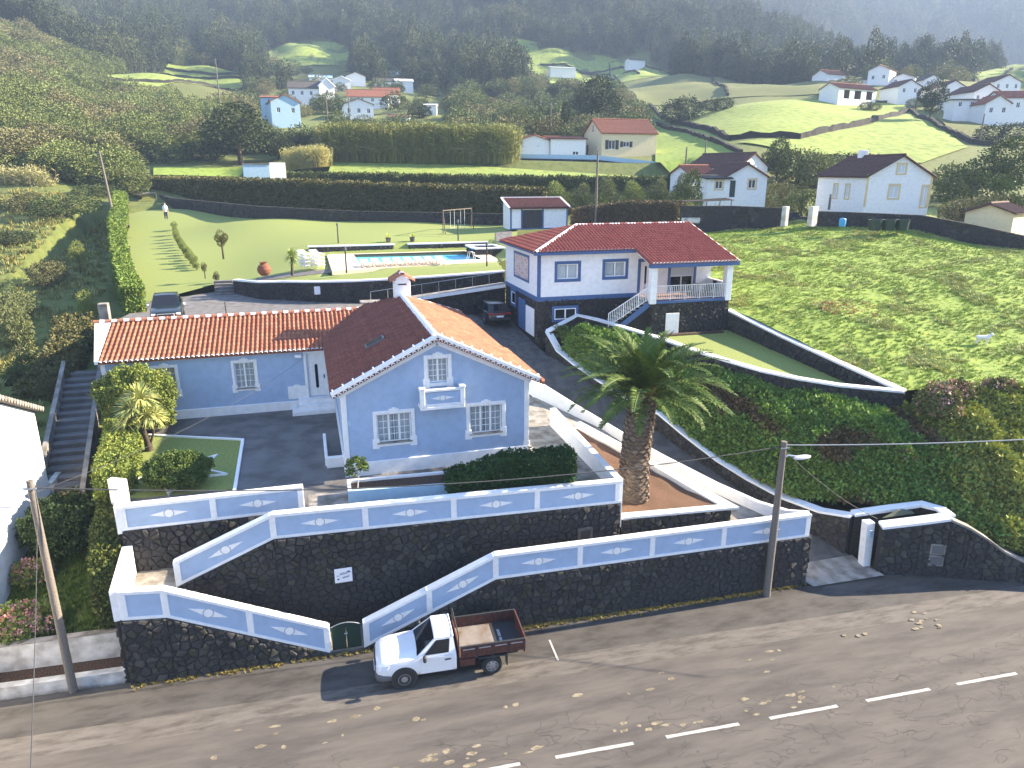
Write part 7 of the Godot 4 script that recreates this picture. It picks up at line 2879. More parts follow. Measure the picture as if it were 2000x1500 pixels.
	b.tube([Vector3(-0.37, 0.9, -0.84), Vector3(-0.37, 1.78, -0.84), Vector3(-0.37, 1.82, -0.8), Vector3(-0.37, 1.82, 0.8), Vector3(-0.37, 1.78, 0.84), Vector3(-0.37, 0.9, 0.84)], [0.025, 0.025, 0.025, 0.025, 0.025, 0.025], 7)
	obj("rack_hoop", b, M.black_plastic, t)
	# dark green pickup in the yard, facing the street
	car("parked_pickup", "dark green double-cab pickup parked in the yard behind the blue house", "pickup", Vector3(-8.6, 8.42, -48.1), -PI / 2 + 0.12, "car_green", true)
	# black car by the garage
	car("parked_car", "black estate car parked by the white house garage", "car", Vector3(12.75, 6.85, -50.4), PI / 2 + 0.05, "car_black", false)
	var fc := dep(1545, 388, 83)
	car("parked_pickup", "dark pickup parked by the hedge between two white houses", "pickup", Vector3(fc.x, ground(fc.x, fc.z) - 0.1, fc.z), PI - 0.1, "car_black", true)
func car(called: String, label: String, cat: String, p: Vector3, turn: float, m: String, pick: bool) -> void:
	var t := thing(called, label, cat, p, turn)
	var b := MB.new()
	var top := 1.02 if pick else 0.98
	var ft := 0.3
	loft(b, [car_sec(2.42, 0.6, 0.5, 0.7, 0.78), car_sec(2.36, 0.74, ft, 0.78, 0.88), car_sec(2.15, 0.84, ft, 0.84, 0.94), car_sec(1.2, 0.88, ft, 0.9, top), car_sec(-1.2, 0.88, ft, 0.92, top), car_sec(-2.2, 0.86, ft, 0.9, top), car_sec(-2.36, 0.78, ft, 0.86, top - 0.08), car_sec(-2.42, 0.62, 0.45, 0.78, top - 0.2)])
	smooth_by_angle(b, 38)
	obj("body", b, M[m], t)
	if pick:
		glasshouse(t, [1.05, -0.95, 0.84, top - 0.02], [0.45, -0.75, 0.66, 1.62], m, [0.06, 0.5, 0.94])
		part_box(t, "cargo_bed", "black_plastic", Vector3(-2.25, 0.6, -0.74), Vector3(-1.02, top + 0.035, 0.74))
		for z in [-0.8, 0.76]:
			part_box(t, "bed_rail", m, Vector3(-2.3, top - 0.02, z), Vector3(-1.0, top + 0.06, z + 0.05))
	else:
		glasshouse(t, [1.0, -2.3, 0.83, top - 0.02], [0.3, -1.75, 0.62, 1.45], m, [0.05, 0.36, 0.68, 0.97])
	for sd in [-1.0, 1.0]:
		for x in [1.45, -1.5]:
			b = MB.new()
			b.lathe([[0.0, 0.0], [0.41, 0.0], [0.41, 0.015], [0.0, 0.015]], 20, Transform3D(Basis(Vector3(1, 0, 0), PI / 2 * sd), Vector3(x, 0.36, 0.872 * sd)))
			obj("wheel_arch", b, M.black_plastic, t)
			wheel(t, Vector3(x, 0.34, 0.79 * sd), 0.34, 0.22, sd)
		part_box(t, "headlight", "lamp_clear", Vector3(2.24, 0.68, 0.52 if sd > 0 else -0.8), Vector3(2.42, 0.82, 0.8 if sd > 0 else -0.52), 0.03)
		part_box(t, "tail_light", "tail_red", Vector3(-2.42, 0.74, 0.5 if sd > 0 else -0.82), Vector3(-2.3, 0.9, 0.82 if sd > 0 else -0.5), 0.03)
		part_box(t, "mirror", "lamp_white" if pick else m, Vector3(0.72, 1.0, 0.92 if sd > 0 else -1.08), Vector3(0.84, 1.16, 1.08 if sd > 0 else -0.92), 0.04)
		part_box(t, "door_handle", "galvanised", Vector3(-0.2, 0.9, 0.88 if sd > 0 else -0.9), Vector3(0.0, 0.93, 0.9 if sd > 0 else -0.88), 0.008)
	part_box(t, "front_bumper", "lamp_white" if pick else "black_plastic", Vector3(2.3, 0.36, -0.8), Vector3(2.52, 0.56, 0.8), 0.05)
	part_box(t, "grille", "galvanised" if pick else "black_plastic", Vector3(2.38, 0.6, -0.48), Vector3(2.46, 0.8, 0.48), 0.02)
	part_box(t, "grille_mesh", "black_plastic", Vector3(2.44, 0.63, -0.42), Vector3(2.47, 0.77, 0.42), 0.005)
	part_box(t, "rear_bumper", "black_plastic", Vector3(-2.5, 0.36, -0.8), Vector3(-2.34, 0.54, 0.8), 0.04)
	part_box(t, "number_plate", "plate", Vector3(-2.52, 0.58, -0.26), Vector3(-2.42, 0.7, 0.26), 0.005)
	part_box(t, "tail_strip", "tail_red" if not pick else m, Vector3(-2.44, 0.76, -0.5), Vector3(-2.38, 0.84, 0.5), 0.01)

# ---------------------------------------------------------------- plants round the houses
var crowns := []
func make_crowns() -> void:
	var V := func(x: float, y: float, z: float) -> Vector3: return Vector3(x, y, z)
	# unit trees: about 1 wide and 1 tall, foot at the origin
	crowns.append(crown_mesh([[V.call(0, 0.62, 0), V.call(0.36, 0.3, 0.36)], [V.call(0.2, 0.5, 0.1), V.call(0.27, 0.22, 0.27)], [V.call(-0.2, 0.48, 0.08), V.call(0.26, 0.22, 0.26)], [V.call(0.02, 0.42, -0.2), V.call(0.28, 0.22, 0.26)], [V.call(-0.05, 0.78, 0.05), V.call(0.24, 0.2, 0.24)], [V.call(0.0, 0.4, 0.22), V.call(0.26, 0.2, 0.22)]], 1000, 0.038, 1))
	crowns.append(crown_mesh([[V.call(0.05, 0.7, 0), V.call(0.3, 0.24, 0.3)], [V.call(0.22, 0.56, -0.1), V.call(0.24, 0.16, 0.24)], [V.call(-0.24, 0.6, 0.06), V.call(0.22, 0.17, 0.22)], [V.call(-0.05, 0.46, 0.22), V.call(0.24, 0.16, 0.22)], [V.call(0.05, 0.34, -0.05), V.call(0.26, 0.16, 0.26)]], 900, 0.038, 2))
	crowns.append(crown_mesh([[V.call(0, 0.5, 0), V.call(0.2, 0.45, 0.2)], [V.call(0.05, 0.3, 0.04), V.call(0.3, 0.22, 0.3)], [V.call(-0.03, 0.78, 0.0), V.call(0.13, 0.22, 0.13)]], 900, 0.04, 3))
	crowns.append(crown_mesh([[V.call(0, 0.34, 0), V.call(0.46, 0.3, 0.46)], [V.call(0.24, 0.3, 0.12), V.call(0.28, 0.26, 0.28)], [V.call(-0.22, 0.36, -0.1), V.call(0.3, 0.28, 0.3)]], 1100, 0.042, 4))
	# lighter copies for the mass of the woods
	crowns.append(crown_mesh([[V.call(0, 0.6, 0), V.call(0.36, 0.34, 0.36)], [V.call(0.16, 0.42, 0.12), V.call(0.3, 0.28, 0.3)], [V.call(-0.18, 0.42, -0.1), V.call(0.3, 0.28, 0.3)]], 620, 0.056, 5))
	crowns.append(crown_mesh([[V.call(0, 0.55, 0), V.call(0.2, 0.45, 0.2)], [V.call(0.02, 0.3, 0), V.call(0.28, 0.24, 0.28)]], 700, 0.055, 6))
	for q in [["tree_dark", 0.05, 0.07, 0.028], ["tree_mid", 0.09, 0.12, 0.04], ["tree_pale", 0.16, 0.18, 0.075], ["tree_lime", 0.23, 0.27, 0.075], ["tree_olive", 0.14, 0.14, 0.06]]:
		leafmat(q[0], lin(q[1], q[2], q[3]), 0.4)
func tree(called: String, label: String, p: Vector3, hgt: float, wid: float, kind: int, m: String, group := "", turn := 0.0) -> Node3D:
	var t := thing(called, label, "tree" if hgt > 2.2 else "bush", p, turn, group)
	put("crown", crowns[kind], M[m], t, Transform3D(Basis.from_scale(Vector3(wid, hgt, wid)), Vector3.ZERO))
	var b := MB.new()
	var r := clampf(wid * 0.03, 0.04, 0.35)
	b.tube([Vector3(0, -0.4, 0), Vector3(0.02 * wid, hgt * 0.3, 0), Vector3(0, hgt * 0.62, 0)], [r * 1.3, r, r * 0.4], 7)
	for i in 4:
		var a := TAU * i / 4 + turn
		b.tube([Vector3(0.02 * wid, hgt * (0.22 + 0.05 * i), 0), Vector3(cos(a) * wid * 0.2, hgt * (0.45 + 0.04 * i), sin(a) * wid * 0.2)], [r * 0.6, r * 0.2], 5)
	obj("trunk", b, M.trunk, t)
	return t
func plants() -> void:
	make_crowns()
	var dark := Color(0.032, 0.055, 0.016)
	var mid := Color(0.065, 0.095, 0.025)
	var lime := Color(0.125, 0.155, 0.038)
	# front garden
	var c := at(346, 918, 5.2)
	shrub("topiary_bush", "clipped round dark green bush in the star-shaped kerb", "bush", [[c, Vector3(1.2, 0.6, 0.95)], [c + Vector3(0.05, 0.25, 0), Vector3(0.85, 0.42, 0.65)]], Color(0.06, 0.09, 0.025), 0.09, 1900)
	c = onpl(266, 768, Vector2(0, -38.3), Vector2(1, -38.3))
	shrub("clipped_shrub", "large rounded lime green shrub against the blue house wing", "bush", [[c + Vector3(0, 0.1, 0), Vector3(1.6, 1.1, 1.1)], [c + Vector3(0, -0.9, 0.1), Vector3(1.5, 1.1, 1.0)]], lime, 0.11, 2400)
	var yb := at(292, 880, 4.47)
	var y := thing("yucca_tree", "spiky yellow-green yucca tree on a pale trunk by the front lawn", "plant", yb)
	var m := MB.new()
	m.tube([Vector3(0, 0, 0), Vector3(-0.05, 0.6, 0), Vector3(-0.2, 1.5, 0.1)], [0.2, 0.14, 0.11], 9)
	m.tube([Vector3(0.0, 0.1, 0), Vector3(0.3, 0.9, 0), Vector3(0.42, 1.6, 0)], [0.07, 0.05, 0.05], 7)
	obj("trunk", m, M.trunk, y)
	for q in [[-0.45, 2.05, 0.0, 1.0], [0.25, 1.85, 0.2, 0.9], [-0.1, 2.55, -0.2, 0.95], [0.5, 1.65, 0.1, 0.7], [-0.7, 1.55, 0.25, 0.75]]:
		spikes(y, Vector3(q[0], q[1], q[2]), q[3], 130, Color(0.25, 0.27, 0.10))
	hedge("garden_hedge", "lime green hedge along the side of the front lawn", [Vector2(-8.35, -30.2), Vector2(-8.75, -33.5), Vector2(-9.6, -38.0)], 1.15, [5.45, 5.6, 5.6], [4.4, 4.4, 4.4], lime, 0.12, 90.0)
	hedge("side_hedge", "dark ivy hedge on the outer side of the property above the hydrangea garden", [Vector2(-7.75, -25.6), Vector2(-8.1, -28.0), Vector2(-8.5, -31.5), Vector2(-9.7, -37.0)], 0.9, [3.2, 4.3, 4.4, 4.6], [0.5, 0.9, 1.8, 3.0], Color(0.06, 0.075, 0.022), 0.13, 85.0)
	var h0 := at(880, 928, 5.5)
	var h1 := at(1000, 905, 5.7)
	var h2 := at(1112, 890, 6.0)
	hedge("planter_hedge", "dense dark green hedge growing in the long planter", [Vector2(h0.x, h0.z - 0.2), Vector2(h1.x, h1.z), Vector2(h2.x, h2.z + 0.15)], 1.3, [5.35, 5.95, 6.15], [5.0, 5.0, 5.0], Color(0.028, 0.058, 0.018), 0.12, 75.0)
	var sp := at(700, 960, 5.0)
	var st := thing("small_tree", "thin young tree at the end of the long planter", "tree", sp + Vector3(0, 0, -0.35))
	m = MB.new()
	m.tube([Vector3.ZERO, Vector3(0.06, 0.5, 0), Vector3(0, 1.0, 0)], [0.03, 0.025, 0.015], 6)
	m.tube([Vector3(0.05, 0.45, 0), Vector3(-0.2, 0.75, 0)], [0.02, 0.01], 5)
	m.tube([Vector3(0.05, 0.5, 0), Vector3(0.25, 0.85, 0)], [0.02, 0.01], 5)
	obj("trunk", m, M.aged_white, st)
	leafage(st, on_lump(Vector3(0, 1.05, 0), Vector3(0.3, 0.22, 0.25), 2, 40) + on_lump(Vector3(-0.22, 0.75, 0), Vector3(0.16, 0.14, 0.14), 3, 16) + on_lump(Vector3(0.26, 0.88, 0), Vector3(0.16, 0.12, 0.14), 3, 14), 0.1, mid)
	# ivy bank
	var pts := []
	var pal := []
	for k in 20000:
		var u := rng.randf() * (bank_grid.size() - 1.001)
		var v := rng.randf() * 9.999
		var i := int(u)
		var j := int(v)
		var p: Vector3 = bank_grid[i][j].lerp(bank_grid[i + 1][j], u - i).lerp(bank_grid[i][j + 1].lerp(bank_grid[i + 1][j + 1], u - i), v - j)
		var w := nz.get_noise_2d(p.x * 18, p.y * 18 + 40)
		p += Vector3(rng.randfn() * 0.1, 0.15 + 0.6 * w + rng.randf() * 0.2, 0.2 + 0.7 * w)
		var base := Color(0.10, 0.16, 0.035)
		var dry := nz.get_noise_2d(p.x * 9 + 300, p.y * 14)
		if p.x > 27.5 + rng.randf() * 2.0:
			base = Color(0.18, 0.195, 0.045)
		if dry > 0.36:
			base = Color(0.10, 0.075, 0.04)
		var s := 0.19 * rng.randf_range(0.7, 1.4)
		pts.append(Transform3D(Basis.from_euler(Vector3(rng.randf() * TAU, rng.randf() * TAU, 0)).scaled(Vector3.ONE * s), p))
		pal.append(tint(base, 0.25))
	tag(swarm("ivy_bank", self, clump, M.leaf, pts, pal), "thick ivy and creepers covering the steep bank above the drive", "ivy")
	for q in [[1835, 785, 0.8, "by the tip of the white coping"], [1870, 768, 0.55, "growing beside the larger clump on the bank edge"], [1950, 765, 0.6, "on the bank edge below the open pasture"]]:
		var p := at(q[0], q[1], 6.5)
		var hs := shrub("hydrangea", "faded pink hydrangea bush " + q[3], "bush", [[p, Vector3(q[2] * 1.2, q[2], q[2])]], Color(0.09, 0.10, 0.035), 0.14, 260, "hydrangeas on the bank edge")
		leafage(hs, on_lump(p, Vector3(q[2] * 1.25, q[2] * 1.05, q[2] * 1.05), 5, 70), 0.15, Color(0.30, 0.18, 0.16), 0.25, "flowers")
	# bed by the white house
	var bedp := []
	for k in 900:
		var f := rng.randf()
		var a: Vector3 = lineA[0].lerp(lineA[4], f) + Vector3(0.4, -0.1, -0.2)
		var b: Vector3 = lineB[1].lerp(lineB[4], f) + Vector3(-0.2, -1.2, 0.3)
		bedp.append(a.lerp(b, rng.randf()) + Vector3(0, rng.randf() * 0.4, 0))
	leafage(self, bedp, 0.16, Color(0.07, 0.10, 0.03), 0.25, "shrub_bed")
	tag(get_child(-1), "low green shrubs filling the bed between the two curved walls", "shrubs")
	yucca("yucca_plant", "pale yucca in the shrub bed below the white house", onpl(1127, 690, Vector2(16.0, -42.0), Vector2(17, -42.0)), 0.7, 0.6, 0.2, Color(0.2, 0.24, 0.08))
	# pasture tufts
	var xs := []
	var cs := []
	while xs.size() < 34000:
		var u := pow(rng.randf(), 0.7)
		var x := rng.randf_range(27.5, 70)
		var z := rng.randf_range(-74, -25)
		if not Geometry2D.is_point_in_polygon(Vector2(x, z), pasture):
			continue
		var w := nz.get_noise_2d(x * 11, z * 11)
		var s := rng.randf_range(0.08, 0.15) * (1.0 + maxf(0, w) * 1.6)
		xs.append(Transform3D(Basis(Vector3.UP, rng.randf() * TAU).scaled(Vector3(s * 1.6, s, s * 1.6)), Vector3(x, pasture_h(x, z) - 0.02, z)))
		var b := Color(0.175, 0.23, 0.05).lerp(Color(0.235, 0.25, 0.10), clampf(w * 2.5, 0, 1))
		if Vector2(x - 34.5, z + 39.0).length() < 1.6 + nz.get_noise_2d(x * 60, z * 60) * 2.0:
			b = Color(0.24, 0.16, 0.08)
		cs.append(tint(b, 0.2))
	tag(swarm("pasture_grass", self, blade, M.leaf, xs, cs), "tufted bright green grass covering the pasture", "grass")
	goat(dep(1920, 662, 42.5))
	# left garden
	c = Vector3(-10.4, 3.4, -30.3)
	var cam := shrub("camellia_tree", "round dark evergreen tree in the garden left of the stone wall", "tree", [[c, Vector3(1.35, 1.1, 1.2)]], Color(0.03, 0.048, 0.018), 0.13, 1100)
	m = MB.new()
	m.tube([Vector3(-10.35, 1.6, -30.0), Vector3(-10.4, 2.6, -30.2)], [0.08, 0.06], 7)
	obj("trunk", m, M.trunk, cam)
	for q in [[-10.9, 1.45, -26.45, 0.8, "at the low white street wall"], [-11.4, 2.1, -29.0, 0.5, "against the neighbour house"], [-10.9, 3.2, -33.0, 0.5, "at the foot of the long garden steps"]]:
		var p := Vector3(q[0], q[1], q[2])
		var hs := shrub("hydrangea", "pink hydrangea bush " + q[4], "bush", [[p, Vector3(q[3] * 1.15, q[3] * 0.75, q[3])]], Color(0.10, 0.13, 0.035), 0.15, 240, "hydrangeas in the left garden")
		leafage(hs, on_lump(p, Vector3(q[3] * 1.2, q[3] * 0.85, q[3] * 1.05), 5, 200, 0.22, -0.2), 0.09, Color(0.34, 0.18, 0.18), 0.3, "flowers")
	var gr := []
	for k in 2600:
		var x := rng.randf_range(-12.0, -8.2)
		var z := rng.randf_range(-33, -25.6)
		gr.append(Vector3(x, left_slope(x, z), z))
	leafage(self, gr, 0.17, Color(0.10, 0.15, 0.03), 0.3, "garden_grass", blade, true)
	tag(get_child(-1), "rough green grass in the hydrangea garden", "grass")
	# left of the wing: old hedge, wall post, bushes
	hedge("old_hedge", "rounded brownish hedge left of the blue house wing", [flat(dep(150, 655, 46)), flat(dep(150, 700, 44)), flat(dep(120, 760, 41)), flat(dep(75, 800, 39))], 1.9, [8.4, 7.9, 6.9, 6.0], [4.5, 4.5, 4.0, 3.5], Color(0.085, 0.085, 0.036), 0.17, 40.0)
	var wp := dep(207, 628, 46)
	var pp := thing("stone_post", "old concrete post standing between hedge and blue house wing", "post", Vector3(wp.x, wp.y - 1.2, wp.z))
	m = MB.new()
	m.bbox(Vector3(-0.3, 0, -0.25), Vector3(0.3, 2.4, 0.25), 0.04)
	obj("post", m, M.concrete, pp)
	var names := ["loose pale shrub in the rough ground left of the yard", "leafy green bush in the rough ground left of the yard", "dark bush in the rough ground left of the yard"]
	for q in [[30, 640, 47, 3.4, 3.2, 1, "tree_pale", "grey-leaved small tree above the lower garden on the left"], [70, 690, 45, 2.2, 3.0, 3, "tree_mid", "spreading fig bush beside the grey-leaved tree"], [40, 750, 42, 2.0, 2.6, 3, "tree_mid", "low leafy bush behind the neighbour house roof"], [110, 780, 41, 2.6, 3.2, 3, "tree_dark", "dark bush behind the garden steps top"],
		[165, 590, 52, 2.2, 1.8, 1, "tree_lime", "sparse bush near the old concrete post"], [90, 510, 62, 2.2, 4.0, 3, "tree_olive", "dry brown bush in the shaded rough ground"], [150, 490, 66, 2.0, 1.8, 1, "tree_lime", "bright bush next to the dry brown bush"], [130, 420, 80, 3.6, 7.0, 3, "tree_mid", "wide leafy thicket outside the lawn hedge"], [60, 430, 82, 3.2, 6.0, 0, "tree_olive", "olive thicket left of the wide leafy thicket"], [190, 390, 92, 3.0, 6.0, 3, "tree_mid", "leafy thicket at the foot of the lawn pole"],
		[20, 480, 70, 2.4, 4.5, 3, "tree_dark", "dark thicket in the rough ground"], [10, 600, 55, 3.0, 4.0, 3, "tree_pale", "pale bush near the grey-leaved small tree"]]:
		var p := dep(q[0], q[1], q[2])
		var gy := ground(p.x, p.z)
		tree("garden_tree" if q[3] > 2.5 else "wild_bush", q[7], Vector3(p.x, minf(gy, p.y), p.z), q[3] + maxf(0, p.y - gy) * 0.6, q[4], q[5], q[6], "bushes left of the lawn", q[0])
	xs = []
	cs = []
	for k in 5200:
		var p := Vector3(rng.randf_range(-60, -14), 0, rng.randf_range(-105, -40))
		if p.x > -13.0 + (p.z + 47) * 0.19:
			continue
		var s := rng.randf_range(0.35, 0.8)
		xs.append(Transform3D(Basis(Vector3.UP, rng.randf() * TAU).scaled(Vector3(s, s * 0.8, s)), Vector3(p.x, ground(p.x, p.z) - 0.03, p.z)))
		cs.append(tint(Color(0.17, 0.17, 0.065), 0.35))
	tag(swarm("wild_grass", self, blade, M.leaf, xs, cs), "long wild grass on the slope left of the lawn", "grass")
	# lawn hedge, lawn wall, big hedge behind
	var LH := [at(266, 612, 7.6), at(243, 550, 8.5), at(229, 470, 10.6), at(238, 400, 13.4)]
	hedge("lawn_hedge", "narrow bright green hedge along the left edge of the lawn", [flat(LH[0]), flat(LH[1]), flat(LH[2]), flat(LH[3])], 1.0, [9.4, 10.1, 12.2, 15.0], [7.3, 8.0, 10.0, 12.6], Color(0.10, 0.145, 0.03), 0.17, 55.0)
	var wl := [at(300, 399, 13.05) + Vector3(0, 0, -0.6), at(340, 411, 12.75) + Vector3(0, 0, -0.4), at(500, 428, 12.1), at(700, 438, 11.5), at(1000, 444, 11.3)]
	var w := thing("lawn_wall", "dark stone wall along the back edge of the lawn", "wall")
	var tp := []
	var bt := []
	for i in wl.size():
		tp.append(wl[i] + Vector3(0, 1.5, -0.3))
		bt.append(wl[i].y - 0.4)
	stone_wall(w, tp, bt, 0.42, -1.0, 0.5)
	var hl := [flat(dep(283, 385, 104)), flat(dep(420, 400, 96)), flat(dep(600, 410, 91)), flat(dep(800, 415, 89)), flat(dep(1062, 420, 87))]
	var top := [dep(283, 350, 104).y, dep(420, 352, 96).y, dep(600, 357, 91).y, dep(800, 364, 89).y, dep(1062, 372, 87).y]
	hedge("tall_hedge", "long tall brown-green hedge behind the lawn", [hl[0], hl[1], hl[2], hl[3], hl[4]], 2.2, top, [12.8, 12.4, 12.2, 11.8, 11.6], Color(0.085, 0.082, 0.033), 0.3, 13.0)
	hedge("upper_hedge", "low dark hedge between the tall hedge and grass terrace", [flat(dep(540, 345, 104)), flat(dep(800, 350, 103)), flat(dep(1060, 354, 102)), flat(dep(1330, 358, 103))], 1.5, [dep(540, 340, 104).y, dep(800, 344, 103).y, dep(1060, 349, 102).y, dep(1330, 350, 103).y], [14, 14, 14, 14], Color(0.06, 0.075, 0.026), 0.3, 12.0)
	for k in 11:
		var px := 1085.0 + k * 25.0
		var p := dep(px, 398 - 1.2 * k, 88 + k * 0.6)
		tree("hedge_shrub", "bright leafy shrub in the row right of the garden shed", Vector3(p.x, p.y - 1.6, p.z), 4.4 + 0.5 * sin(k * 2.0), 3.4, 3 if k % 2 else 0, "tree_lime" if k % 3 == 0 else "tree_pale", "row of shrubs right of the shed", k)
	var pt := MB.new()      # grass terrace above the hedges
	var g0 := [dep(640, 340, 106), dep(900, 345, 105), dep(1270, 350, 106)]
	var g1 := [dep(648, 316, 117), dep(900, 322, 117), dep(1240, 344, 109)]
	for i in 2:
		pt.quad(g0[i], g0[i + 1], g1[i + 1], g1[i])
	struct("grass_terrace", pt, M.bright_field)
	# saplings on the lawn
	for k in 15:
		var f := k / 14.0
		var p := at(lerpf(340, 385, pow(f, 1.4)), lerpf(440, 530, f), lerpf(11.6, 8.6, f))
		p.y = lawn_h(p.x, p.z)
		tree("sapling", "small leafy sapling in the curving row across the lawn", p, 1.2 + 0.3 * sin(k * 3.0), 0.8, 1, "tree_lime", "row of saplings on the lawn", k * 1.7)
	var k2 := 0
	for q in [[385, 447, "beside the top of the sapling row"], [402, 438, "near the dark stone wall"], [420, 470, "with a bare top, alone on the lawn"], [435, 490, "with a bare crooked stem on the lawn"], [400, 535, "near the yard end of the lawn"], [424, 553, "close to the pool wall steps"]]:
		var p := at(q[0], q[1], 10.0)
		for i in 12:
			p = at(q[0], q[1], lawn_h(p.x, p.z))
		tree("sapling", "small sapling " + q[2], p, 1.7 if k2 < 2 else 1.1, 1.1 if k2 < 2 else 0.7, 1, "tree_mid" if k2 < 2 else "tree_olive", "scattered saplings on the lawn", k2)
		k2 += 1
	var rc := []      # canes beside the lawn hedge and reeds on the left
	for k in 500:
		var p := dep(rng.randf_range(-40, 105), 395 + rng.randf_range(-5, 12), rng.randf_range(92, 100))
		rc.append(Vector3(p.x, minf(ground(p.x, p.z), p.y), p.z))
	leafage(self, rc, 3.4, Color(0.22, 0.21, 0.11), 0.2, "reed_patch", reed, true)
	tag(get_child(-1), "pale flowering reeds standing left of the lawn", "reeds")
	rc = []
	for k in 1500:
		var px := rng.randf_range(640, 1000)
		var p := dep(px, 316 + (px - 640) * 0.012, rng.randf_range(117, 125))
		rc.append(p)
	leafage(self, rc, 4.8, Color(0.14, 0.15, 0.055), 0.25, "cane_belt", reed, true)
	tag(get_child(-1), "tall belt of green canes behind the grass terrace", "canes")
	rc = []
	for k in 260:
		var f := rng.randf()
		var p := dep(lerpf(560, 640, f), lerpf(326, 318, f), rng.randf_range(110, 117))
		rc.append(p + Vector3(0, -0.5, 0))
	leafage(self, rc, 2.6, Color(0.27, 0.25, 0.11), 0.15, "maize_patch", reed, true)
	tag(get_child(-1), "wedge of pale dry canes beside the grass terrace", "canes")
func goat(p: Vector3) -> void:
	p.y = pasture_h(p.x, p.z)
	var t := thing("goat", "white goat standing on the pasture", "goat", p, -0.35)
	t.scale = Vector3.ONE * 0.75
	var V := func(x: float, y: float, z: float) -> Vector3: return Vector3(x, y, z)
	var b := [[V.call(-0.42, 0.66, 0), V.call(0.0, 0.62, 0), 0.17, 0.19], [V.call(0.0, 0.62, 0), V.call(0.36, 0.66, 0), 0.19, 0.17], [V.call(0.4, 0.72, 0), V.call(0.62, 0.9, 0), 0.11, 0.075], [V.call(0.64, 0.93, 0), V.call(0.84, 0.84, 0), 0.075, 0.04],
		[V.call(0.62, 0.95, 0.06), V.call(0.58, 0.93, 0.18), 0.03, 0.012], [V.call(0.62, 0.95, -0.06), V.call(0.58, 0.93, -0.18), 0.03, 0.012], [V.call(-0.55, 0.74, 0), V.call(-0.64, 0.66, 0), 0.04, 0.02], [V.call(0.62, 1.0, 0.03), V.call(0.54, 1.14, 0.05), 0.018, 0.01], [V.call(0.62, 1.0, -0.03), V.call(0.54, 1.14, -0.05), 0.018, 0.01]]
	for z in [-0.1, 0.1]:
		b += [[V.call(0.32, 0.58, z), V.call(0.33, 0.3, z), 0.085, 0.04], [V.call(0.33, 0.3, z), V.call(0.32, 0.03, z), 0.035, 0.03]]
		b += [[V.call(-0.4, 0.6, z), V.call(-0.34, 0.42, z), 0.11, 0.06], [V.call(-0.34, 0.42, z), V.call(-0.46, 0.27, z), 0.05, 0.035], [V.call(-0.46, 0.27, z), V.call(-0.43, 0.03, z), 0.035, 0.03]]
	obj("body", body(b, 0.03, 0.06), M.goat_coat, t)

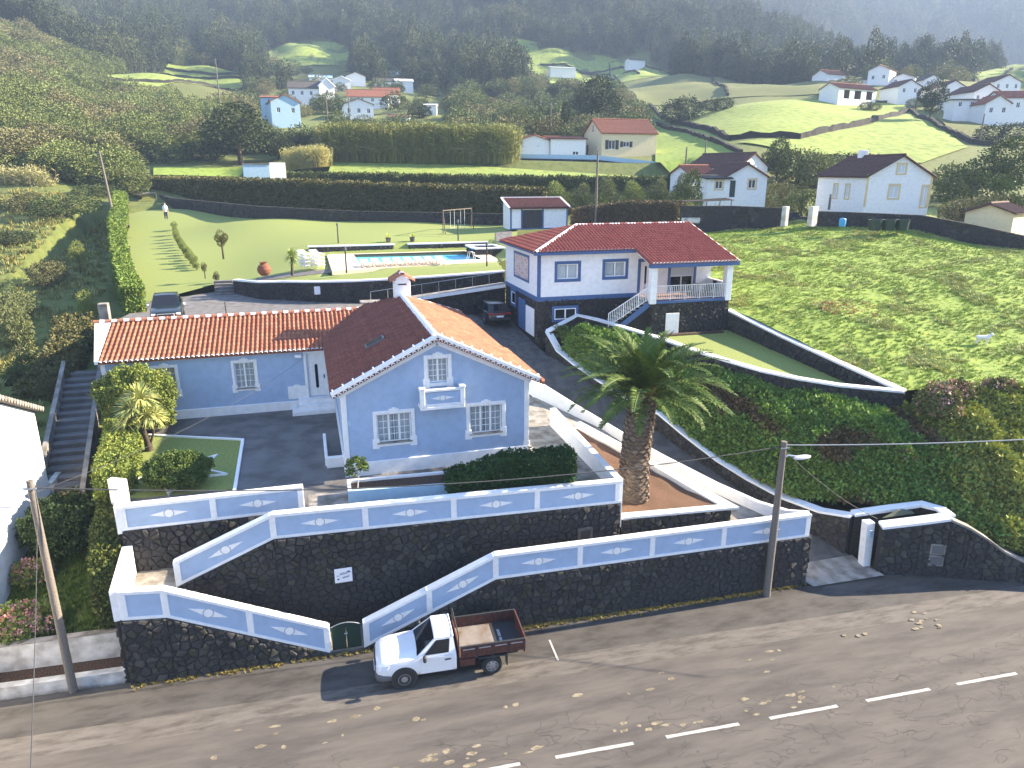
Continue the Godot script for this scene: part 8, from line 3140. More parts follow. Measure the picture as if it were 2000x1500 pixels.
# ---------------------------------------------------------------- houses further off
func gable_house(called: String, label: String, p: Vector3, w: float, d: float, h: float, rise: float, turn: float, wall: String, roof: String, along: bool, fr := [], gl := [], group := "") -> Node3D:
	# p: middle of the front foot; the front faces local +z; along: ridge parallel to the front; fr / gl: openings on front / left side [x, y, w, h, kind]
	var t := thing(called, label, "house", p, turn, group)
	var b := MB.new()
	var hw := w / 2
	var q := [Vector3(-hw, -2.5, 0), Vector3(hw, -2.5, 0), Vector3(hw, -2.5, -d), Vector3(-hw, -2.5, -d)]
	var H := h + 2.5
	var front := PackedVector2Array([Vector2(0, 0), Vector2(w, 0), Vector2(w, H), Vector2(0, H)])
	var side := PackedVector2Array([Vector2(0, 0), Vector2(d, 0), Vector2(d, H), Vector2(0, H)])
	if along:
		side = PackedVector2Array([Vector2(0, 0), Vector2(d, 0), Vector2(d, H), Vector2(d / 2, H + rise), Vector2(0, H)])
	else:
		front = PackedVector2Array([Vector2(0, 0), Vector2(w, 0), Vector2(w, H), Vector2(w / 2, H + rise), Vector2(0, H)])
	var fh := []
	for o in fr:
		fh.append(Rect2(o[0], o[1] + 2.5, o[2], o[3]))
	var gh := []
	for o in gl:
		gh.append(Rect2(o[0], o[1] + 2.5, o[2], o[3]))
	wall_face(b, q[0], Vector3(1, 0, 0), front, fh, 0.12)
	wall_face(b, q[1], Vector3(0, 0, -1), side, [], 0.12)
	wall_face(b, q[2], Vector3(-1, 0, 0), front, [], 0.12)
	wall_face(b, q[3], Vector3(0, 0, 1), side, gh, 0.12)
	obj("wall", b, M[wall], t)
	# two slopes of ribbed tiles
	var e := 0.3
	for s in [-1.0, 1.0]:
		var m := MB.new()
		var a: Vector3
		var u: Vector3
		var v: Vector3
		if along:
			a = Vector3(-hw - e, h - e * rise * 2 / d, e if s > 0 else -d - e)
			u = Vector3(w + 2 * e, 0, 0)
			v = Vector3(-hw - e, h + rise, -d / 2) - a
		else:
			a = Vector3(s * (hw + e), h - e * rise * 2 / w, e)
			u = Vector3(0, 0, -d - 2 * e)
			v = Vector3(0, h + rise, e) - a
		var nn := u.cross(v).normalized()
		if nn.y < 0:
			nn = -nn
		var n := int(u.length() / 0.28)
		for i in n:
			var p0 := a + u * (float(i) / n) + nn * 0.02
			var p1 := a + u * ((i + 0.5) / n) + nn * 0.1
			var p2 := a + u * ((i + 1.0) / n) + nn * 0.02
			m.quad(p0, p1, p1 + v, p0 + v)
			m.quad(p1, p2, p2 + v, p1 + v)
		m.extr([a, a + u, a + u + v, a + v], -nn * 0.1)
		obj("roof_slope", m, M[roof], t)
	var rg := MB.new()
	if along:
		rg.tube([Vector3(-hw - e, h + rise + 0.06, -d / 2), Vector3(hw + e, h + rise + 0.06, -d / 2)], [0.13, 0.13], 7)
	else:
		rg.tube([Vector3(0, h + rise + 0.06, e), Vector3(0, h + rise + 0.06, -d - e)], [0.13, 0.13], 7)
	obj("ridge", rg, M[roof], t)
	for k in 2:
		for o in [fr, gl][k]:
			var oo: Vector3 = Vector3(-hw, 0, 0) if k == 0 else Vector3(-hw, 0, -d)
			var u := Vector3(1, 0, 0) if k == 0 else Vector3(0, 0, 1)
			opening(t, oo, u, Rect2(o[0], o[1], o[2], o[3]), o[4], o[5] if o.size() > 5 else "white_paint")
	return t
func opening(t: Node, o: Vector3, u: Vector3, r: Rect2, kind: String, trim: String) -> void:
	var f := frame_at(o + u * r.position.x + Vector3(0, r.position.y, 0) - u.cross(Vector3.UP) * 0.1, u)
	var m := MB.new()
	var w := r.size.x
	var h := r.size.y
	if kind == "door":
		m.bbox(Vector3(0, 0, -0.03), Vector3(w, h, 0.02), 0.01, f)
		obj("door", m, M[trim], t)
		return
	if kind == "dark":
		for e in [[Vector3(0, 0, 0), Vector3(w, 0, 0)], [Vector3(w, 0, 0), Vector3(w, h, 0)], [Vector3(w, h, 0), Vector3(0, h, 0)], [Vector3(0, h, 0), Vector3(0, 0, 0)]]:
			m.quad(f * (e[0] + Vector3(0, 0, -4.5)), f * (e[1] + Vector3(0, 0, -4.5)), f * (e[1] + Vector3(0, 0, -0.02)), f * (e[0] + Vector3(0, 0, -0.02)))
		m.quad(f * Vector3(0, 0, -4.5), f * Vector3(w, 0, -4.5), f * Vector3(w, h, -4.5), f * Vector3(0, h, -4.5))
		obj("doorway", m, M.old_wood, t)
		return
	for q in [[0.0, 0.0, 0.07, h], [w - 0.07, 0.0, w, h], [0.07, 0.0, w - 0.07, 0.07], [0.07, h - 0.07, w - 0.07, h], [w / 2 - 0.04, 0.07, w / 2 + 0.04, h - 0.07]]:
		m.box(Vector3(q[0], q[1], -0.03), Vector3(q[2], q[3], 0.03), f)
	var wn := obj("window", m, M.white_paint, t)
	m = MB.new()
	m.box(Vector3(0.07, 0.07, -0.02), Vector3(w - 0.07, h - 0.07, 0.0), f)
	obj("pane", m, M.glass_dark if kind != "blind" else M.blind, wn)
	if kind == "shutter":
		for s in [-w * 0.5, w]:
			m = MB.new()
			m.bbox(Vector3(s + 0.02, -0.02, 0.1), Vector3(s + w * 0.5 - 0.02, h + 0.02, 0.15), 0.01, f)
			obj("shutter", m, M.black_plastic, wn)
	if trim != "white_paint":
		band(t, o, u, r, 0.16, trim)
func foot(px: float, py: float, t: float) -> Vector3:
	return dep(px, py, t)
func far_houses() -> void:
	var yw := -YAW      # facing the lens: turn 0 looks down the site axis
	# yellow house and its white annexe
	var p := foot(1228, 308, 126)
	gable_house("yellow_house", "pale yellow house with dark shutters and red-brown tiled roof", p, 10.6, 8.3, 4.2, 2.4, 0.02, "cream_plaster", "far_tile", true, [[1.3, 1.4, 1.3, 1.5, "shutter"], [4.1, 1.8, 1.2, 0.9, "shutter"]], [[1.4, 0.0, 1.0, 2.3, "door", "old_wood"], [3.8, 4.3, 0.8, 1.3, "window"], [5.4, 1.2, 0.7, 1.0, "window"]])
	p = foot(1110, 306, 124)
	var an := gable_house("white_annexe", "low white annexe with red roof edge beside the yellow house", p, 6.4, 7.0, 3.0, 0.4, 0.0, "white_plaster", "far_tile", true, [[4.0, 0.3, 1.1, 0.6, "window"]])
	p = foot(1043, 304, 123)
	gable_house("white_annexe", "white gabled annexe with air conditioner left of the yellow house", p, 5.5, 7.0, 2.6, 0.8, 0.0, "white_plaster", "far_tile", false, [[3.2, 1.4, 0.6, 0.4, "blind"]])
	var w := thing("retaining_wall", "dark stone terrace wall with pale blue parapet below the yellow house", "wall")
	var wl := []
	stone_wall(w, [dep(1006, 309, 120), dep(1165, 312, 119), dep(1345, 332, 117)], [15.0, 15.0, 14.5], 0.5, -1.0, 0.5, 150)
	var m := MB.new()
	m.sweep([dep(1006, 301, 120), dep(1165, 303, 119), dep(1345, 323, 117)], 0.35, [0.8, 0.8, 0.8])
	obj("parapet", m, M.pale_blue, w)
	# small white hut by the grass terrace
	p = foot(505, 347, 98)
	var h := thing("white_hut", "small white block hut with white shed door above the tall hedge", "hut", p, 0.1)
	m = MB.new()
	m.bbox(Vector3(-1.9, -1.5, -2.2), Vector3(1.6, 1.75, 0), 0.03)
	obj("wall", m, M.pale_blue, h)
	m = MB.new()
	m.bbox(Vector3(1.62, -1.5, -1.9), Vector3(3.7, 2.0, -0.4), 0.03)
	obj("side_shed", m, M.white_plaster, h)
	m = MB.new()
	m.bbox(Vector3(-2.0, 1.76, -2.3), Vector3(1.7, 1.84, 0.1), 0.02)
	obj("roof", m, M.concrete, h)
	# big white house on the right
	p = foot(1750, 404, 75)
	var bw := gable_house("white_house_hill", "big white house with cream window bands and dark brown roof above the pasture", p, 7.3, 9.5, 3.2, 2.0, -0.15, "white_plaster", "far_brown_tile", false, [[2.6, 0.9, 1.1, 1.3, "blind", "yellow_plaster"], [3.2, 3.4, 0.9, 0.9, "blind", "yellow_plaster"], [6.4, 0.0, 0.6, 2.1, "blind", "yellow_plaster"]], [[3.5, 0.8, 0.7, 1.4, "blind", "yellow_plaster"], [5.8, 0.8, 0.7, 1.4, "blind", "yellow_plaster"]])
	m = MB.new()
	m.bbox(Vector3(-3.7, 0, -0.05), Vector3(-3.5, 3.3, 0.04), 0.01)
	m.bbox(Vector3(3.5, 0, -0.05), Vector3(3.7, 3.3, 0.04), 0.01)
	obj("corner_band", m, M.yellow_plaster, bw)
	m = MB.new()
	m.bbox(Vector3(-0.4, 4.9, -7.5), Vector3(0.4, 5.9, -6.7), 0.03)
	obj("chimney", m, M.white_plaster, bw)
	# cottages left of it
	p = foot(1455, 385, 84)
	gable_house("white_cottage", "small white cottage with dark green door and brown roof", p, 5.2, 6.5, 2.4, 1.4, -0.12, "white_plaster", "far_brown_tile", false, [[0.5, 0.0, 0.8, 1.9, "door", "gate_green"], [2.9, 1.0, 0.9, 1.0, "window", "yellow_plaster"]])
	p = foot(1402, 381, 83)
	gable_house("white_lean_to", "low white lean-to with square window joined to the small cottage", p, 2.8, 3.5, 1.9, 0.2, -0.12, "white_plaster", "far_grey_tile", true, [[1.0, 0.7, 0.9, 0.9, "window", "yellow_plaster"]])
	p = foot(1470, 345, 98)
	gable_house("white_cottage", "white cottage with red-brown roof behind the small green-doored one", p, 6.0, 9.0, 1.4, 1.7, 0.3, "white_plaster", "far_brown_tile", false, [])
	p = foot(1372, 352, 96)
	gable_house("red_roof_shed", "low shed with bright red roof beside the pale blue parapet", p, 4.2, 4.5, 0.9, 1.0, 0.1, "white_plaster", "far_tile", true, [])
	# barn above the long field
	p = foot(1674, 194, 185)
	gable_house("long_barn", "long white barn with three dark doorways and orange roof", p, 14.5, 6.0, 2.6, 1.4, 0.2, "white_plaster", "far_tile", true, [[2.0, 0.0, 2.2, 2.1, "dark"], [6.0, 0.0, 2.6, 2.1, "dark"], [10.6, 0.0, 2.4, 2.1, "dark"]])
	# village on the right, then the village beyond the canes
	var R := [
		[1633, 160, 240, 8.0, 7.0, 2.4, 1.6, 0.10, "far_tile", true, "white cottage with orange roof and dark gable above the maize"], [1713, 168, 215, 6.0, 7.0, 4.6, 1.3, -1.00, "far_tile", false, "tall white house with orange roof behind the barn"], [1672, 168, 218, 7.0, 5.0, 1.8, 0.4, -0.30, "far_grey_tile", true, "low white shed with flat grey roof behind the barn"],
		[1760, 170, 215, 7.0, 7.0, 2.6, 1.2, -0.90, "far_grey_tile", false, "white house with pale gable between the tall house and blue one"], [1775, 190, 190, 6.5, 8.0, 2.8, 1.6, -0.15, "far_brown_tile", false, "white gabled house with blue windows right of the barn"], [1820, 172, 210, 5.5, 7.0, 2.4, 1.3, -0.20, "far_grey_tile", false, "small white gabled house behind the dark pine"],
		[1862, 188, 190, 6.5, 9.0, 2.4, 1.6, -0.15, "far_brown_tile", false, "white gabled house with brown roof right of the dark pine"], [1890, 206, 180, 10.0, 5.0, 1.8, 0.5, -0.30, "far_grey_tile", true, "long low white garden building in front of the brown roof"], [1925, 208, 172, 7.5, 9.0, 3.4, 1.7, -0.10, "far_brown_tile", false, "two-storey white house with red-brown roof in the village"],
		[1965, 182, 195, 8.0, 8.0, 3.0, 1.7, -0.15, "far_brown_tile", false, "white gabled house with chimney at the village edge"], [1945, 234, 160, 5.6, 6.0, 3.6, 1.6, -0.30, "far_tile", false, "white gable end with orange roof over grey basement"], [1985, 225, 160, 7.5, 7.0, 3.8, 1.5, -0.30, "far_tile", true, "white two-storey house with orange roof and small windows"], [1885, 218, 165, 5.4, 4.0, 2.6, 0.2, -0.30, "far_grey_tile", true, "flat white garage with single window in the village"],
		[560, 236, 165, 6.5, 8.0, 4.2, 1.6, 0.5, "far_tile", false, "pale blue gabled house with orange roof behind the big tree"], [527, 212, 172, 4.0, 5.0, 2.6, 0.4, 0.3, "far_tile", true, "small blue cube house beside the pale blue gabled one"], [600, 196, 205, 10.0, 7.0, 3.4, 2.0, 0.3, "far_grey_tile", true, "long white house with dark grey roof in the village"], [640, 196, 206, 4.4, 7.0, 4.0, 1.9, 0.5, "white_plaster", false, "white gable end joined to the dark grey roof"],
		[718, 206, 200, 11.5, 7.0, 2.4, 2.0, 0.2, "far_tile", true, "long white house with broad orange roof in the village"], [755, 205, 208, 7.5, 7.0, 3.0, 2.0, 0.2, "far_tile", true, "white house with orange roof behind the long one"], [702, 233, 178, 7.2, 8.0, 3.6, 1.3, 0.35, "far_grey_tile", false, "plain white gabled house in front of the orange roofs"], [779, 243, 170, 5.2, 4.0, 1.7, 0.6, 0.1, "far_brown_tile", true, "small white hut with weathered tile roof"], [840, 218, 180, 3.2, 3.0, 1.6, 0.2, 0.1, "white_plaster", true, "tiny white hut among trees right of the village"],
		[668, 172, 245, 6.0, 6.0, 2.6, 1.2, 0.4, "white_plaster", false, "white house with pale roof high in the village"], [627, 166, 260, 8.0, 6.0, 2.6, 1.0, 0.3, "pale_blue", true, "pale blue and white house at the top of the village"], [695, 165, 255, 7.0, 6.0, 2.8, 1.3, 0.3, "far_grey_tile", false, "grey-roofed house at the top of the village"], [755, 172, 245, 8.0, 6.0, 2.2, 1.2, 0.3, "far_grey_tile", true, "wide grey-roofed white house above the orange roofs"], [790, 172, 245, 6.0, 6.0, 2.2, 0.9, 0.3, "white_plaster", true, "flat white house at the right end of the village"],
		[775, 148, 300, 7.0, 5.0, 2.6, 0.8, 0.1, "far_grey_tile", true, "small grey house below the woods"], [968, 140, 330, 7.0, 6.0, 2.6, 1.2, 0.3, "far_grey_tile", false, "distant white gable below the woods"], [1100, 140, 320, 12.0, 4.0, 1.6, 0.4, 0.0, "white_plaster", true, "long pale ruin on the terraced fields"], [1245, 127, 360, 9.0, 5.0, 2.4, 0.8, 0.1, "far_grey_tile", true, "small white farm building on the terraced fields"]]
	for q in R:
		p = foot(q[0], q[1], q[2])
		var ws := []
		var n := int(q[3] / 2.4)
		if q[2] < 230:
			for i in n:
				ws.append([q[3] * (i + 0.5) / n - 0.4, q[5] * 0.42, 0.8, minf(1.1, q[5] * 0.4), "window"])
		gable_house("village_house", q[10], p, q[3], q[4], q[5], q[6], q[7] - (0.35 if q[0] < 1000 else 0.0), "pale_blue" if "blue gabled" in q[10] or "blue cube" in q[10] else "white_plaster", q[8], q[9], ws, [], "village houses")
	m = MB.new()
	m.sweep([dep(660, 252, 150), dep(745, 250, 150), dep(885, 252, 150)], 0.5, [2.0, 2.0, 2.0])
	tag(obj("white_wall", m, M.white_plaster), "long white wall in front of the village behind the canes", "wall")
	p = dep(1990, 448, 66)
	gable_house("cream_hut", "low cream building with brown roof at the right end of the pasture wall", p, 4.0, 4.0, 1.6, 0.7, 0.4, "cream_plaster", "far_brown_tile", true)
	# telegraph poles further off
	for q in [[216, 395, 300, 78, "leaning pale pole at the corner of the lawn hedge"], [1163, 440, 302, 80, "grey pole behind the garden shed"], [430, 205, 122, 150, "tall pole on the left hillside above the big tree"], [1075, 262, 205, 135, "steel mast among trees left of the yellow house"], [1338, 340, 290, 98, "thin pole at the end of the pale blue parapet"], [1376, 318, 275, 120, "thin pole on the bright green field"], [640, 238, 190, 160, "village pole beside the plain white gable"], [684, 248, 180, 158, "thin village pole behind the canes"], [1915, 268, 225, 130, "thin pole on the dry grass below the village"], [1620, 400, 380, 74, "short post on the grass before the big white house"]]:
		var a := dep(q[0], q[1], q[3])
		var hh: float = (q[1] - q[2]) * q[3] / FP
		pole("far_pole", q[4], a, hh, 0.12, "wood_pole", "poles further off", 0.0, Vector3(-0.35, 0, 0) if q[0] == 216 else Vector3.ZERO)
	# walled yard by the pasture: gate posts, bins, pergola
	hedge("dry_hedge", "brown dried-up hedge bank between the garden shed and rustic pergola", [flat(dep(1125, 420, 82)), flat(dep(1220, 416, 80)), flat(dep(1330, 408, 76))], 2.2, [dep(1125, 410, 82).y, dep(1220, 398, 80).y, dep(1330, 396, 76).y], [11.0, 11.0, 11.0], Color(0.095, 0.075, 0.045), 0.22, 22.0)
	var yp := thing("yard_post", "thin dark post standing in the yard behind the tiled ridge", "post", dep(443, 617, 45) + Vector3(0, -0.6, 0))
	m = MB.new()
	m.tube([Vector3.ZERO, Vector3(-0.03, 1.5, 0)], [0.04, 0.03], 7)
	obj("shaft", m, M.black_plastic, yp)
	struct("shed_path", drape(plan([at(968, 468, 10.75), at(1000, 470, 10.75), at(1000, 449, 11.25), at(968, 452, 11.2)]), 1.0, lawn_h, 0.1), M.cobble)
	var pw := thing("pasture_wall", "dark stone wall along the top of the pasture", "wall")
	wl = [dep(1590, 412, 70), dep(1680, 415, 69), dep(1800, 420, 67), dep(1900, 438, 64), dep(2010, 462, 61)]
	stone_wall(pw, wl, [10, 10, 10, 9.5, 9], 0.4, -1.0, 0.5, 200)
	pw = thing("pasture_wall", "dark stone wall right of the red-roofed white house", "wall")
	wl = [dep(1330, 402, 72), dep(1430, 402, 72), dep(1532, 406, 71)]
	stone_wall(pw, wl, [10.5, 10.5, 10.5], 0.4, -1.0, 0.5, 120)
	for q in [[1532, 434, 0.5, "next to the dark stone wall end"], [1586, 434, 0.9, "broad one beside the pasture gate"]]:
		p = dep(q[0], q[1], 69)
		var gp := thing("gate_pillar", "weathered white gate pillar, " + q[3], "pillar", Vector3(p.x, p.y - 0.4, p.z), 0.3, "pasture gate pillars")
		m = MB.new()
		m.bbox(Vector3(-q[2] / 2, 0, -0.25), Vector3(q[2] / 2, 1.9, 0.25), 0.03)
		obj("pillar", m, M.aged_white, gp)
	var bl := thing("blue_drum", "bright blue plastic drum by the pasture wall", "drum", dep(1645, 438, 66) + Vector3(0, -0.2, 0))
	m = MB.new()
	m.lathe([[0, 0], [0.26, 0], [0.3, 0.3], [0.3, 0.62], [0.24, 0.72], [0.12, 0.76], [0, 0.76]], 16)
	obj("body", m, M.blue_plastic, bl)
	var first: Node3D
	for i in 3:
		p = dep(1708 + i * 27, 443, 65.5) + Vector3(0, -0.3, 0)
		if i == 0:
			first = thing("water_tank", "dark green round water tank by the pasture wall", "tank", p, 0.0, "dark water tanks")
			m = MB.new()
			m.lathe([[0, 0], [0.5, 0], [0.58, 0.85], [0.6, 0.95], [0.54, 0.95], [0.5, 0.8], [0, 0.8]], 18)
			obj("body", m, M.bin_green, first)
		else:
			copy(first, p, 0.0)
	var pg := thing("pergola", "rustic pole pergola at the corner of the pasture", "pergola")
	var g0 := dep(1345, 425, 73)
	var g1 := dep(1425, 422, 73)
	for f in [0.0, 0.4, 0.72, 1.0]:
		m = MB.new()
		var a := g0.lerp(g1, f) + Vector3(0, -0.6, 0)
		m.tube([a, a + Vector3(0.1, 2.2, 0)], [0.06, 0.05], 6)
		obj("post", m, M.old_wood, pg)
	for i in 4:
		m = MB.new()
		m.tube([g0 + Vector3(-0.3, 1.6, -0.5 * i), g1 + Vector3(0.4, 1.6 + 0.05 * i, -0.5 * i)], [0.045, 0.045], 6)
		obj("rail", m, M.old_wood, pg)
	m = MB.new()
	m.bbox(g0 + Vector3(-1.2, -0.5, 0.6), g0 + Vector3(1.0, 0.05, 1.2), 0.03)
	tag(obj("stone_trough", m, M.aged_white), "pale stone trough under the rustic pergola", "trough")

# ---------------------------------------------------------------- fields, field walls, woods
var fields := []
var seen_fields := []
func px_poly(pts: Array) -> PackedVector2Array:
	var r := PackedVector2Array()
	for q in pts:
		var p := hit(q[0], q[1])
		r.append(Vector2(p.x, p.z))
	return r
func far_land() -> void:
	var F := [
		["bright_field", [[1262, 216], [1420, 212], [1600, 198], [1760, 199], [1772, 214], [1700, 234], [1560, 266], [1430, 270], [1330, 243]]],
		["field", [[1278, 248], [1330, 250], [1420, 280], [1450, 305], [1350, 325], [1280, 320]]],
		["bright_field", [[1440, 280], [1560, 276], [1700, 246], [1775, 222], [1830, 250], [1890, 290], [1800, 322], [1640, 305], [1560, 305]]],
		["maize", [[1200, 172], [1400, 152], [1640, 160], [1630, 186], [1400, 196], [1250, 204]]],
		["bright_field", [[1005, 112], [1160, 108], [1240, 122], [1570, 146], [1400, 150], [1200, 168], [1060, 164], [1040, 150]]],
		["bright_field", [[150, 152], [330, 126], [480, 146], [490, 168], [300, 172]]],
		["bright_field", [[505, 102], [600, 84], [692, 95], [692, 114], [640, 130], [520, 120]]],
		["field", [[325, 71], [430, 78], [410, 86], [335, 83]]], ["field", [[0, 15], [70, 33], [180, 44], [100, 50], [0, 30]]],
		["bright_field", [[1895, 148], [2040, 108], [2040, 170], [1930, 166]]], ["field", [[1650, 127], [1705, 140], [1660, 146]]],
		["rough_grass", [[1830, 232], [1930, 236], [1925, 272], [1860, 268]]], ["rough_grass", [[560, 158], [700, 140], [690, 130], [560, 146]]], ["rough_grass", [[300, 178], [490, 172], [480, 196], [380, 196]]],
		["field", [[1000, 82], [1060, 84], [1050, 105], [990, 104]]], ["lawn", [[1330, 392], [1600, 396], [1590, 428], [1430, 430]]], ["lawn", [[1590, 404], [1830, 412], [1830, 432], [1600, 420]]], ["field", [[300, 330], [480, 330], [470, 348], [300, 345]]]]
	for q in F:
		var poly := px_poly(q[1])
		fields.append(poly)
		var pp := PackedVector2Array()
		for v in q[1]:
			pp.append(Vector2(v[0], v[1]))
		seen_fields.append(pp)
		var size := maxf(2.0, sqrt(absf(area(poly))) / 26.0)
		struct("far_field", drape(poly, size, ground, 0.25), M[q[0]])
	# dry stone field walls
	var W := [[[1268, 208], [1330, 244], [1425, 274], [1560, 271], [1700, 240], [1775, 216]], [[1285, 246], [1360, 268], [1450, 306]], [[1625, 204], [1700, 203], [1772, 200]], [[1775, 216], [1830, 250], [1900, 282], [2010, 290]],
		[[180, 152], [330, 164], [490, 166]], [[250, 141], [400, 158], [485, 158]], [[310, 134], [420, 149], [482, 150]], [[1055, 132], [1250, 130], [1560, 150]], [[1190, 130], [1212, 166]], [[1390, 152], [1422, 192]], [[1130, 145], [1190, 148], [1250, 150]], [[1060, 152], [1200, 156]], [[1900, 160], [2010, 140]]]
	for q in W:
		var w := thing("field_wall", "dark dry stone wall dividing the distant green fields", "wall", Vector3.ZERO, 0.0, "dry stone field walls")
		var tp := []
		var dn := []
		for i in q.size() - 1:
			var a := hit(q[i][0], q[i][1])
			var b := hit(q[i + 1][0], q[i + 1][1])
			var n := maxi(2, int(a.distance_to(b) / 1.6))
			for k in n:
				var c := a.lerp(b, float(k) / n)
				c += Vector3(rng.randf_range(-0.15, 0.15), 0, rng.randf_range(-0.15, 0.15))
				tp.append(Vector3(c.x, ground(c.x, c.z) + 0.9 + rng.randf_range(-0.2, 0.3), c.z))
				dn.append(1.8)
		var m := MB.new()
		m.sweep(tp, 0.7, dn)
		obj("stones", m, M.dry_stone, w)
	# single trees one can tell apart
	var T := [[470, 312, 122, 9.5, 14.0, 0, "tree_dark", "big dark evergreen in front of the pale blue gabled house"], [545, 318, 126, 5.5, 6.0, 0, "tree_dark", "dark tree at the right foot of the big evergreen"], [400, 318, 124, 6.0, 8.0, 3, "tree_dark", "dark tree left of the big evergreen"], [330, 330, 122, 5.5, 9.0, 3, "tree_mid", "leafy tree in the dark row beyond the lawn"], [250, 335, 118, 6.0, 9.0, 3, "tree_dark", "dark thick tree beyond the lawn corner"], [170, 345, 112, 6.5, 10.0, 0, "tree_dark", "dark tree at the foot of the left hillside"], [90, 345, 110, 6.5, 10.0, 3, "tree_dark", "dark spreading tree at the foot of the left hillside"], [10, 340, 108, 7.5, 11.0, 0, "tree_mid", "leafy tree at the bottom of the left hillside"],
		[610, 292, 135, 4.0, 6.0, 3, "tree_pale", "pale bush before the village lane"], [660, 262, 150, 4.0, 6.0, 3, "tree_mid", "bush behind the canes under the white gable"], [820, 240, 175, 5.0, 7.0, 1, "tree_dark", "dark loose tree right of the weathered hut"], [900, 262, 150, 5.0, 8.0, 3, "tree_pale", "pale thicket right of the cane belt"], [945, 285, 135, 5.5, 8.0, 3, "tree_pale", "pale thicket beside the cane belt end"], [1010, 262, 150, 6.0, 8.0, 0, "tree_pale", "pale leafy tree left of the white annexe"], [1060, 265, 140, 5.0, 6.0, 1, "tree_mid", "leafy tree behind the white annexe"], [1105, 262, 140, 6.0, 6.0, 2, "tree_dark", "dark narrow tree behind the yellow house"], [1160, 232, 165, 9.5, 14.0, 0, "tree_dark", "large dark tree above the yellow house"], [1120, 245, 160, 6.0, 8.0, 3, "tree_dark", "dark bush left of the large dark tree"], [1235, 225, 165, 5.0, 8.0, 3, "tree_dark", "dark bush beside the bright field corner"],
		[1330, 205, 175, 5.0, 12.0, 3, "tree_dark", "dark thicket at the top corner of the bright field"], [1400, 205, 175, 3.5, 8.0, 3, "tree_dark", "dark hedge bush along the bright field"], [1560, 322, 100, 5.0, 8.0, 3, "tree_pale", "pale willow thicket behind the brown cottage"], [1600, 325, 98, 4.0, 7.0, 3, "tree_pale", "pale willow thicket left of the big white house"], [1655, 318, 105, 3.5, 8.0, 3, "tree_mid", "leafy bush behind the big white house roof"], [1520, 325, 100, 4.0, 5.0, 0, "tree_mid", "round tree behind the brown cottage"], [1350, 382, 80, 3.0, 3.6, 0, "tree_mid", "round green bush at the end of the shrub row"], [1335, 400, 77, 2.6, 3.0, 3, "tree_lime", "bright bush near the rustic pergola"], [1408, 391, 80, 1.2, 1.8, 3, "tree_mid", "small cycad in front of the white lean-to"],
		[1900, 360, 84, 4.5, 8.0, 3, "tree_mid", "leafy tree right of the big white house"], [1960, 350, 86, 5.0, 9.0, 0, "tree_mid", "leafy tree at the right end of the valley"], [1870, 345, 92, 4.0, 7.0, 3, "tree_pale", "pale bush behind the tree right of the big white house"], [1940, 400, 76, 3.0, 7.0, 3, "tree_olive", "olive thicket right of the big white house"], [1880, 405, 75, 2.6, 5.0, 3, "tree_olive", "low olive bush by the big white house corner"], [1990, 400, 75, 3.0, 6.0, 3, "tree_mid", "dense bush beyond the end of the pasture"], [1570, 380, 86, 2.4, 4.5, 3, "tree_mid", "dense dark hedge bush beside the parked dark pickup"], [1530, 360, 90, 2.6, 5.0, 3, "tree_olive", "olive bush behind the parked dark pickup"],
		[1815, 232, 158, 9.0, 7.0, 1, "tree_dark", "dark pine at the end of the field wall"], [1790, 205, 185, 3.5, 5.0, 3, "tree_pale", "round pale tree beside the blue-windowed house"], [1700, 205, 178, 2.0, 6.0, 3, "tree_olive", "low bush below the long barn"], [1960, 262, 135, 4.0, 9.0, 3, "tree_dark", "dark bush below the white village gable"]]
	for q in T:
		var p := dep(q[0], q[1], q[2])
		var gy := ground(p.x, p.z)
		var top: float = p.y + q[3]
		tree("valley_tree", q[7], Vector3(p.x, minf(gy, p.y), p.z), top - minf(gy, p.y), q[4], q[5], q[6], "trees in the valley", q[0] * 0.37)
	woods()
func area(p: PackedVector2Array) -> float:
	var s := 0.0
	for i in p.size():
		s += p[i].cross(p[(i + 1) % p.size()])
	return s / 2
func open_ground(x: float, z: float) -> bool:
	for f in fields:
		if Geometry2D.is_point_in_polygon(Vector2(x, z), f):
			return true
	return false
func shot(p: Vector3) -> Vector2:      # world point to photo pixel
	var y := p.y - EYE
	var X := cos(YAW) * p.x - sin(YAW) * p.z
	var D := -(sin(YAW) * p.x + cos(YAW) * p.z)
	var f := D * cos(PITCH) - y * sin(PITCH)
	return Vector2(1000 + FP * X / f, 750 - FP * (y * cos(PITCH) + D * sin(PITCH)) / f)
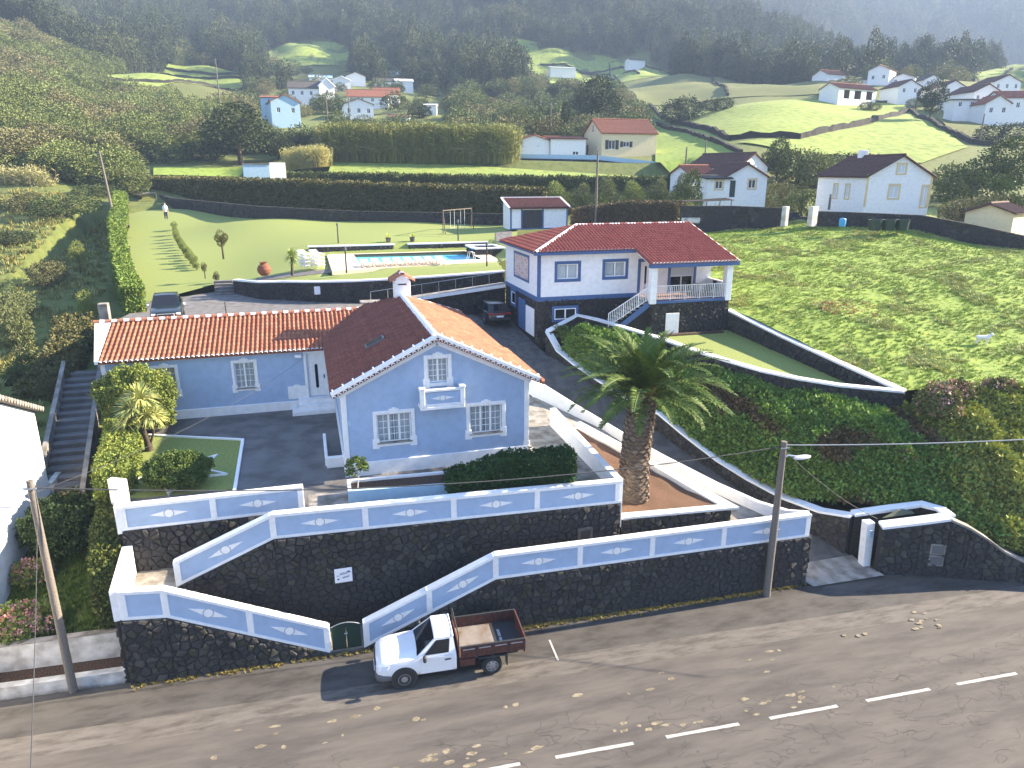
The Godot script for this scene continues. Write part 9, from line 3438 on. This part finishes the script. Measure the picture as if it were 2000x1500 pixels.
func woods() -> void:
	var houses := []
	for n in get_children():
		if n.has_meta("category") and n.get_meta("category") in ["house", "hut"]:
			houses.append(Vector2(n.position.x, n.position.z))
	var sets := {}
	for k in ["scrub_0", "wood_0", "wood_1", "brush_0"]:
		sets[k] = [[], []]
	var r2 := RandomNumberGenerator.new()
	r2.seed = 77
	for pass_ in 3:
		var n: int = [15000, 24000, 15000][pass_]
		for i in n:
			var D: float
			if pass_ == 0:
				D = 100.0 * pow(3.6, r2.randf())
			else:
				D = 260.0 * pow(4.6, r2.randf()) if pass_ == 1 else 650.0 * pow(2.3, r2.randf())
			var s := r2.randf_range(-0.95, 0.95)
			var x := cos(YAW) * s * D - sin(YAW) * D
			var z := -sin(YAW) * s * D - cos(YAW) * D
			if open_ground(x, z):
				continue
			var y := ground(x, z)
			var px := shot(Vector3(x, y, z))
			var bad := false
			for h in houses:
				if h.distance_to(Vector2(x, z)) < 9.0:
					bad = true
					break
			if bad:
				continue
			# keep clear what the photograph shows clear: yards round the houses in the middle distance
			var top := shot(Vector3(x, y + (3.5 if pass_ == 0 else 9.0), z))
			var hides := false
			for f in seen_fields:
				if Geometry2D.is_point_in_polygon(top, f) or Geometry2D.is_point_in_polygon((top + px) / 2.0, f):
					hides = true
			if hides:
				continue
			for rc in [Rect2(495, 150, 390, 105), Rect2(1585, 138, 420, 105)]:
				if (rc.has_point(top) or rc.has_point(px)) and D < 330.0 and r2.randf() < 0.93:
					hides = true
			if hides:
				continue
			if D < 130.0 and px.x > 430 and px.x < 2000:
				continue
			if px.y > 300 and px.x > 250:
				continue
			if px.x > 1250 and px.y > 195 and px.y < 330:
				continue
			if pass_ == 0 and px.y < 128 and px.x > 500 and r2.randf() < 0.5:
				continue
			var k: String
			var sc: Vector3
			var c: Color
			if pass_ == 0:
				k = "scrub_0" if r2.randf() < 0.75 else "brush_0"
				var w := r2.randf_range(3.0, 6.0) * (1.0 + D / 500.0)
				sc = Vector3(w, w * r2.randf_range(0.55, 0.9), w)
				c = Color(0.165, 0.195, 0.065) if px.x < 450 else Color(0.11, 0.138, 0.055)
				if nz.get_noise_2d(x * 2.0, z * 2.0) > 0.15:
					c = Color(0.19, 0.18, 0.085)
			else:
				k = "wood_1" if r2.randf() < 0.55 else "wood_0"
				var w := r2.randf_range(6.0, 11.0) * (1.0 if pass_ == 1 else 1.4) * (1.0 + maxf(0.0, D - 500.0) / 1200.0)
				sc = Vector3(w, w * r2.randf_range(1.0, 1.8), w)
				c = Color(0.05, 0.066, 0.032)
				if nz.get_noise_2d(x * 0.9 + 60, z * 0.9) > 0.2:
					c = Color(0.085, 0.10, 0.045)
			var v := r2.randf_range(0.7, 1.3)
			sets[k][0].append(Transform3D(Basis(Vector3.UP, r2.randf() * TAU).scaled(sc), Vector3(x, y - 0.3, z)))
			sets[k][1].append(Color(c.r * v, c.g * v, c.b * v))
	tag(swarm("scrub", self, crowns[4], M.leaf, sets.scrub_0[0], sets.scrub_0[1]), "olive scrub and bushes covering the lower hillsides", "scrub")
	tag(swarm("scrub", self, crowns[3], M.leaf, sets.brush_0[0], sets.brush_0[1]), "rounded thickets mixed into the hillside scrub", "scrub")
	tag(swarm("woodland", self, crowns[4], M.leaf, sets.wood_0[0], sets.wood_0[1]), "broad dark trees of the far hillside wood", "woodland")
	tag(swarm("woodland", self, crowns[5], M.leaf, sets.wood_1[0], sets.wood_1[1]), "pointed dark conifers of the far hillside wood", "woodland")
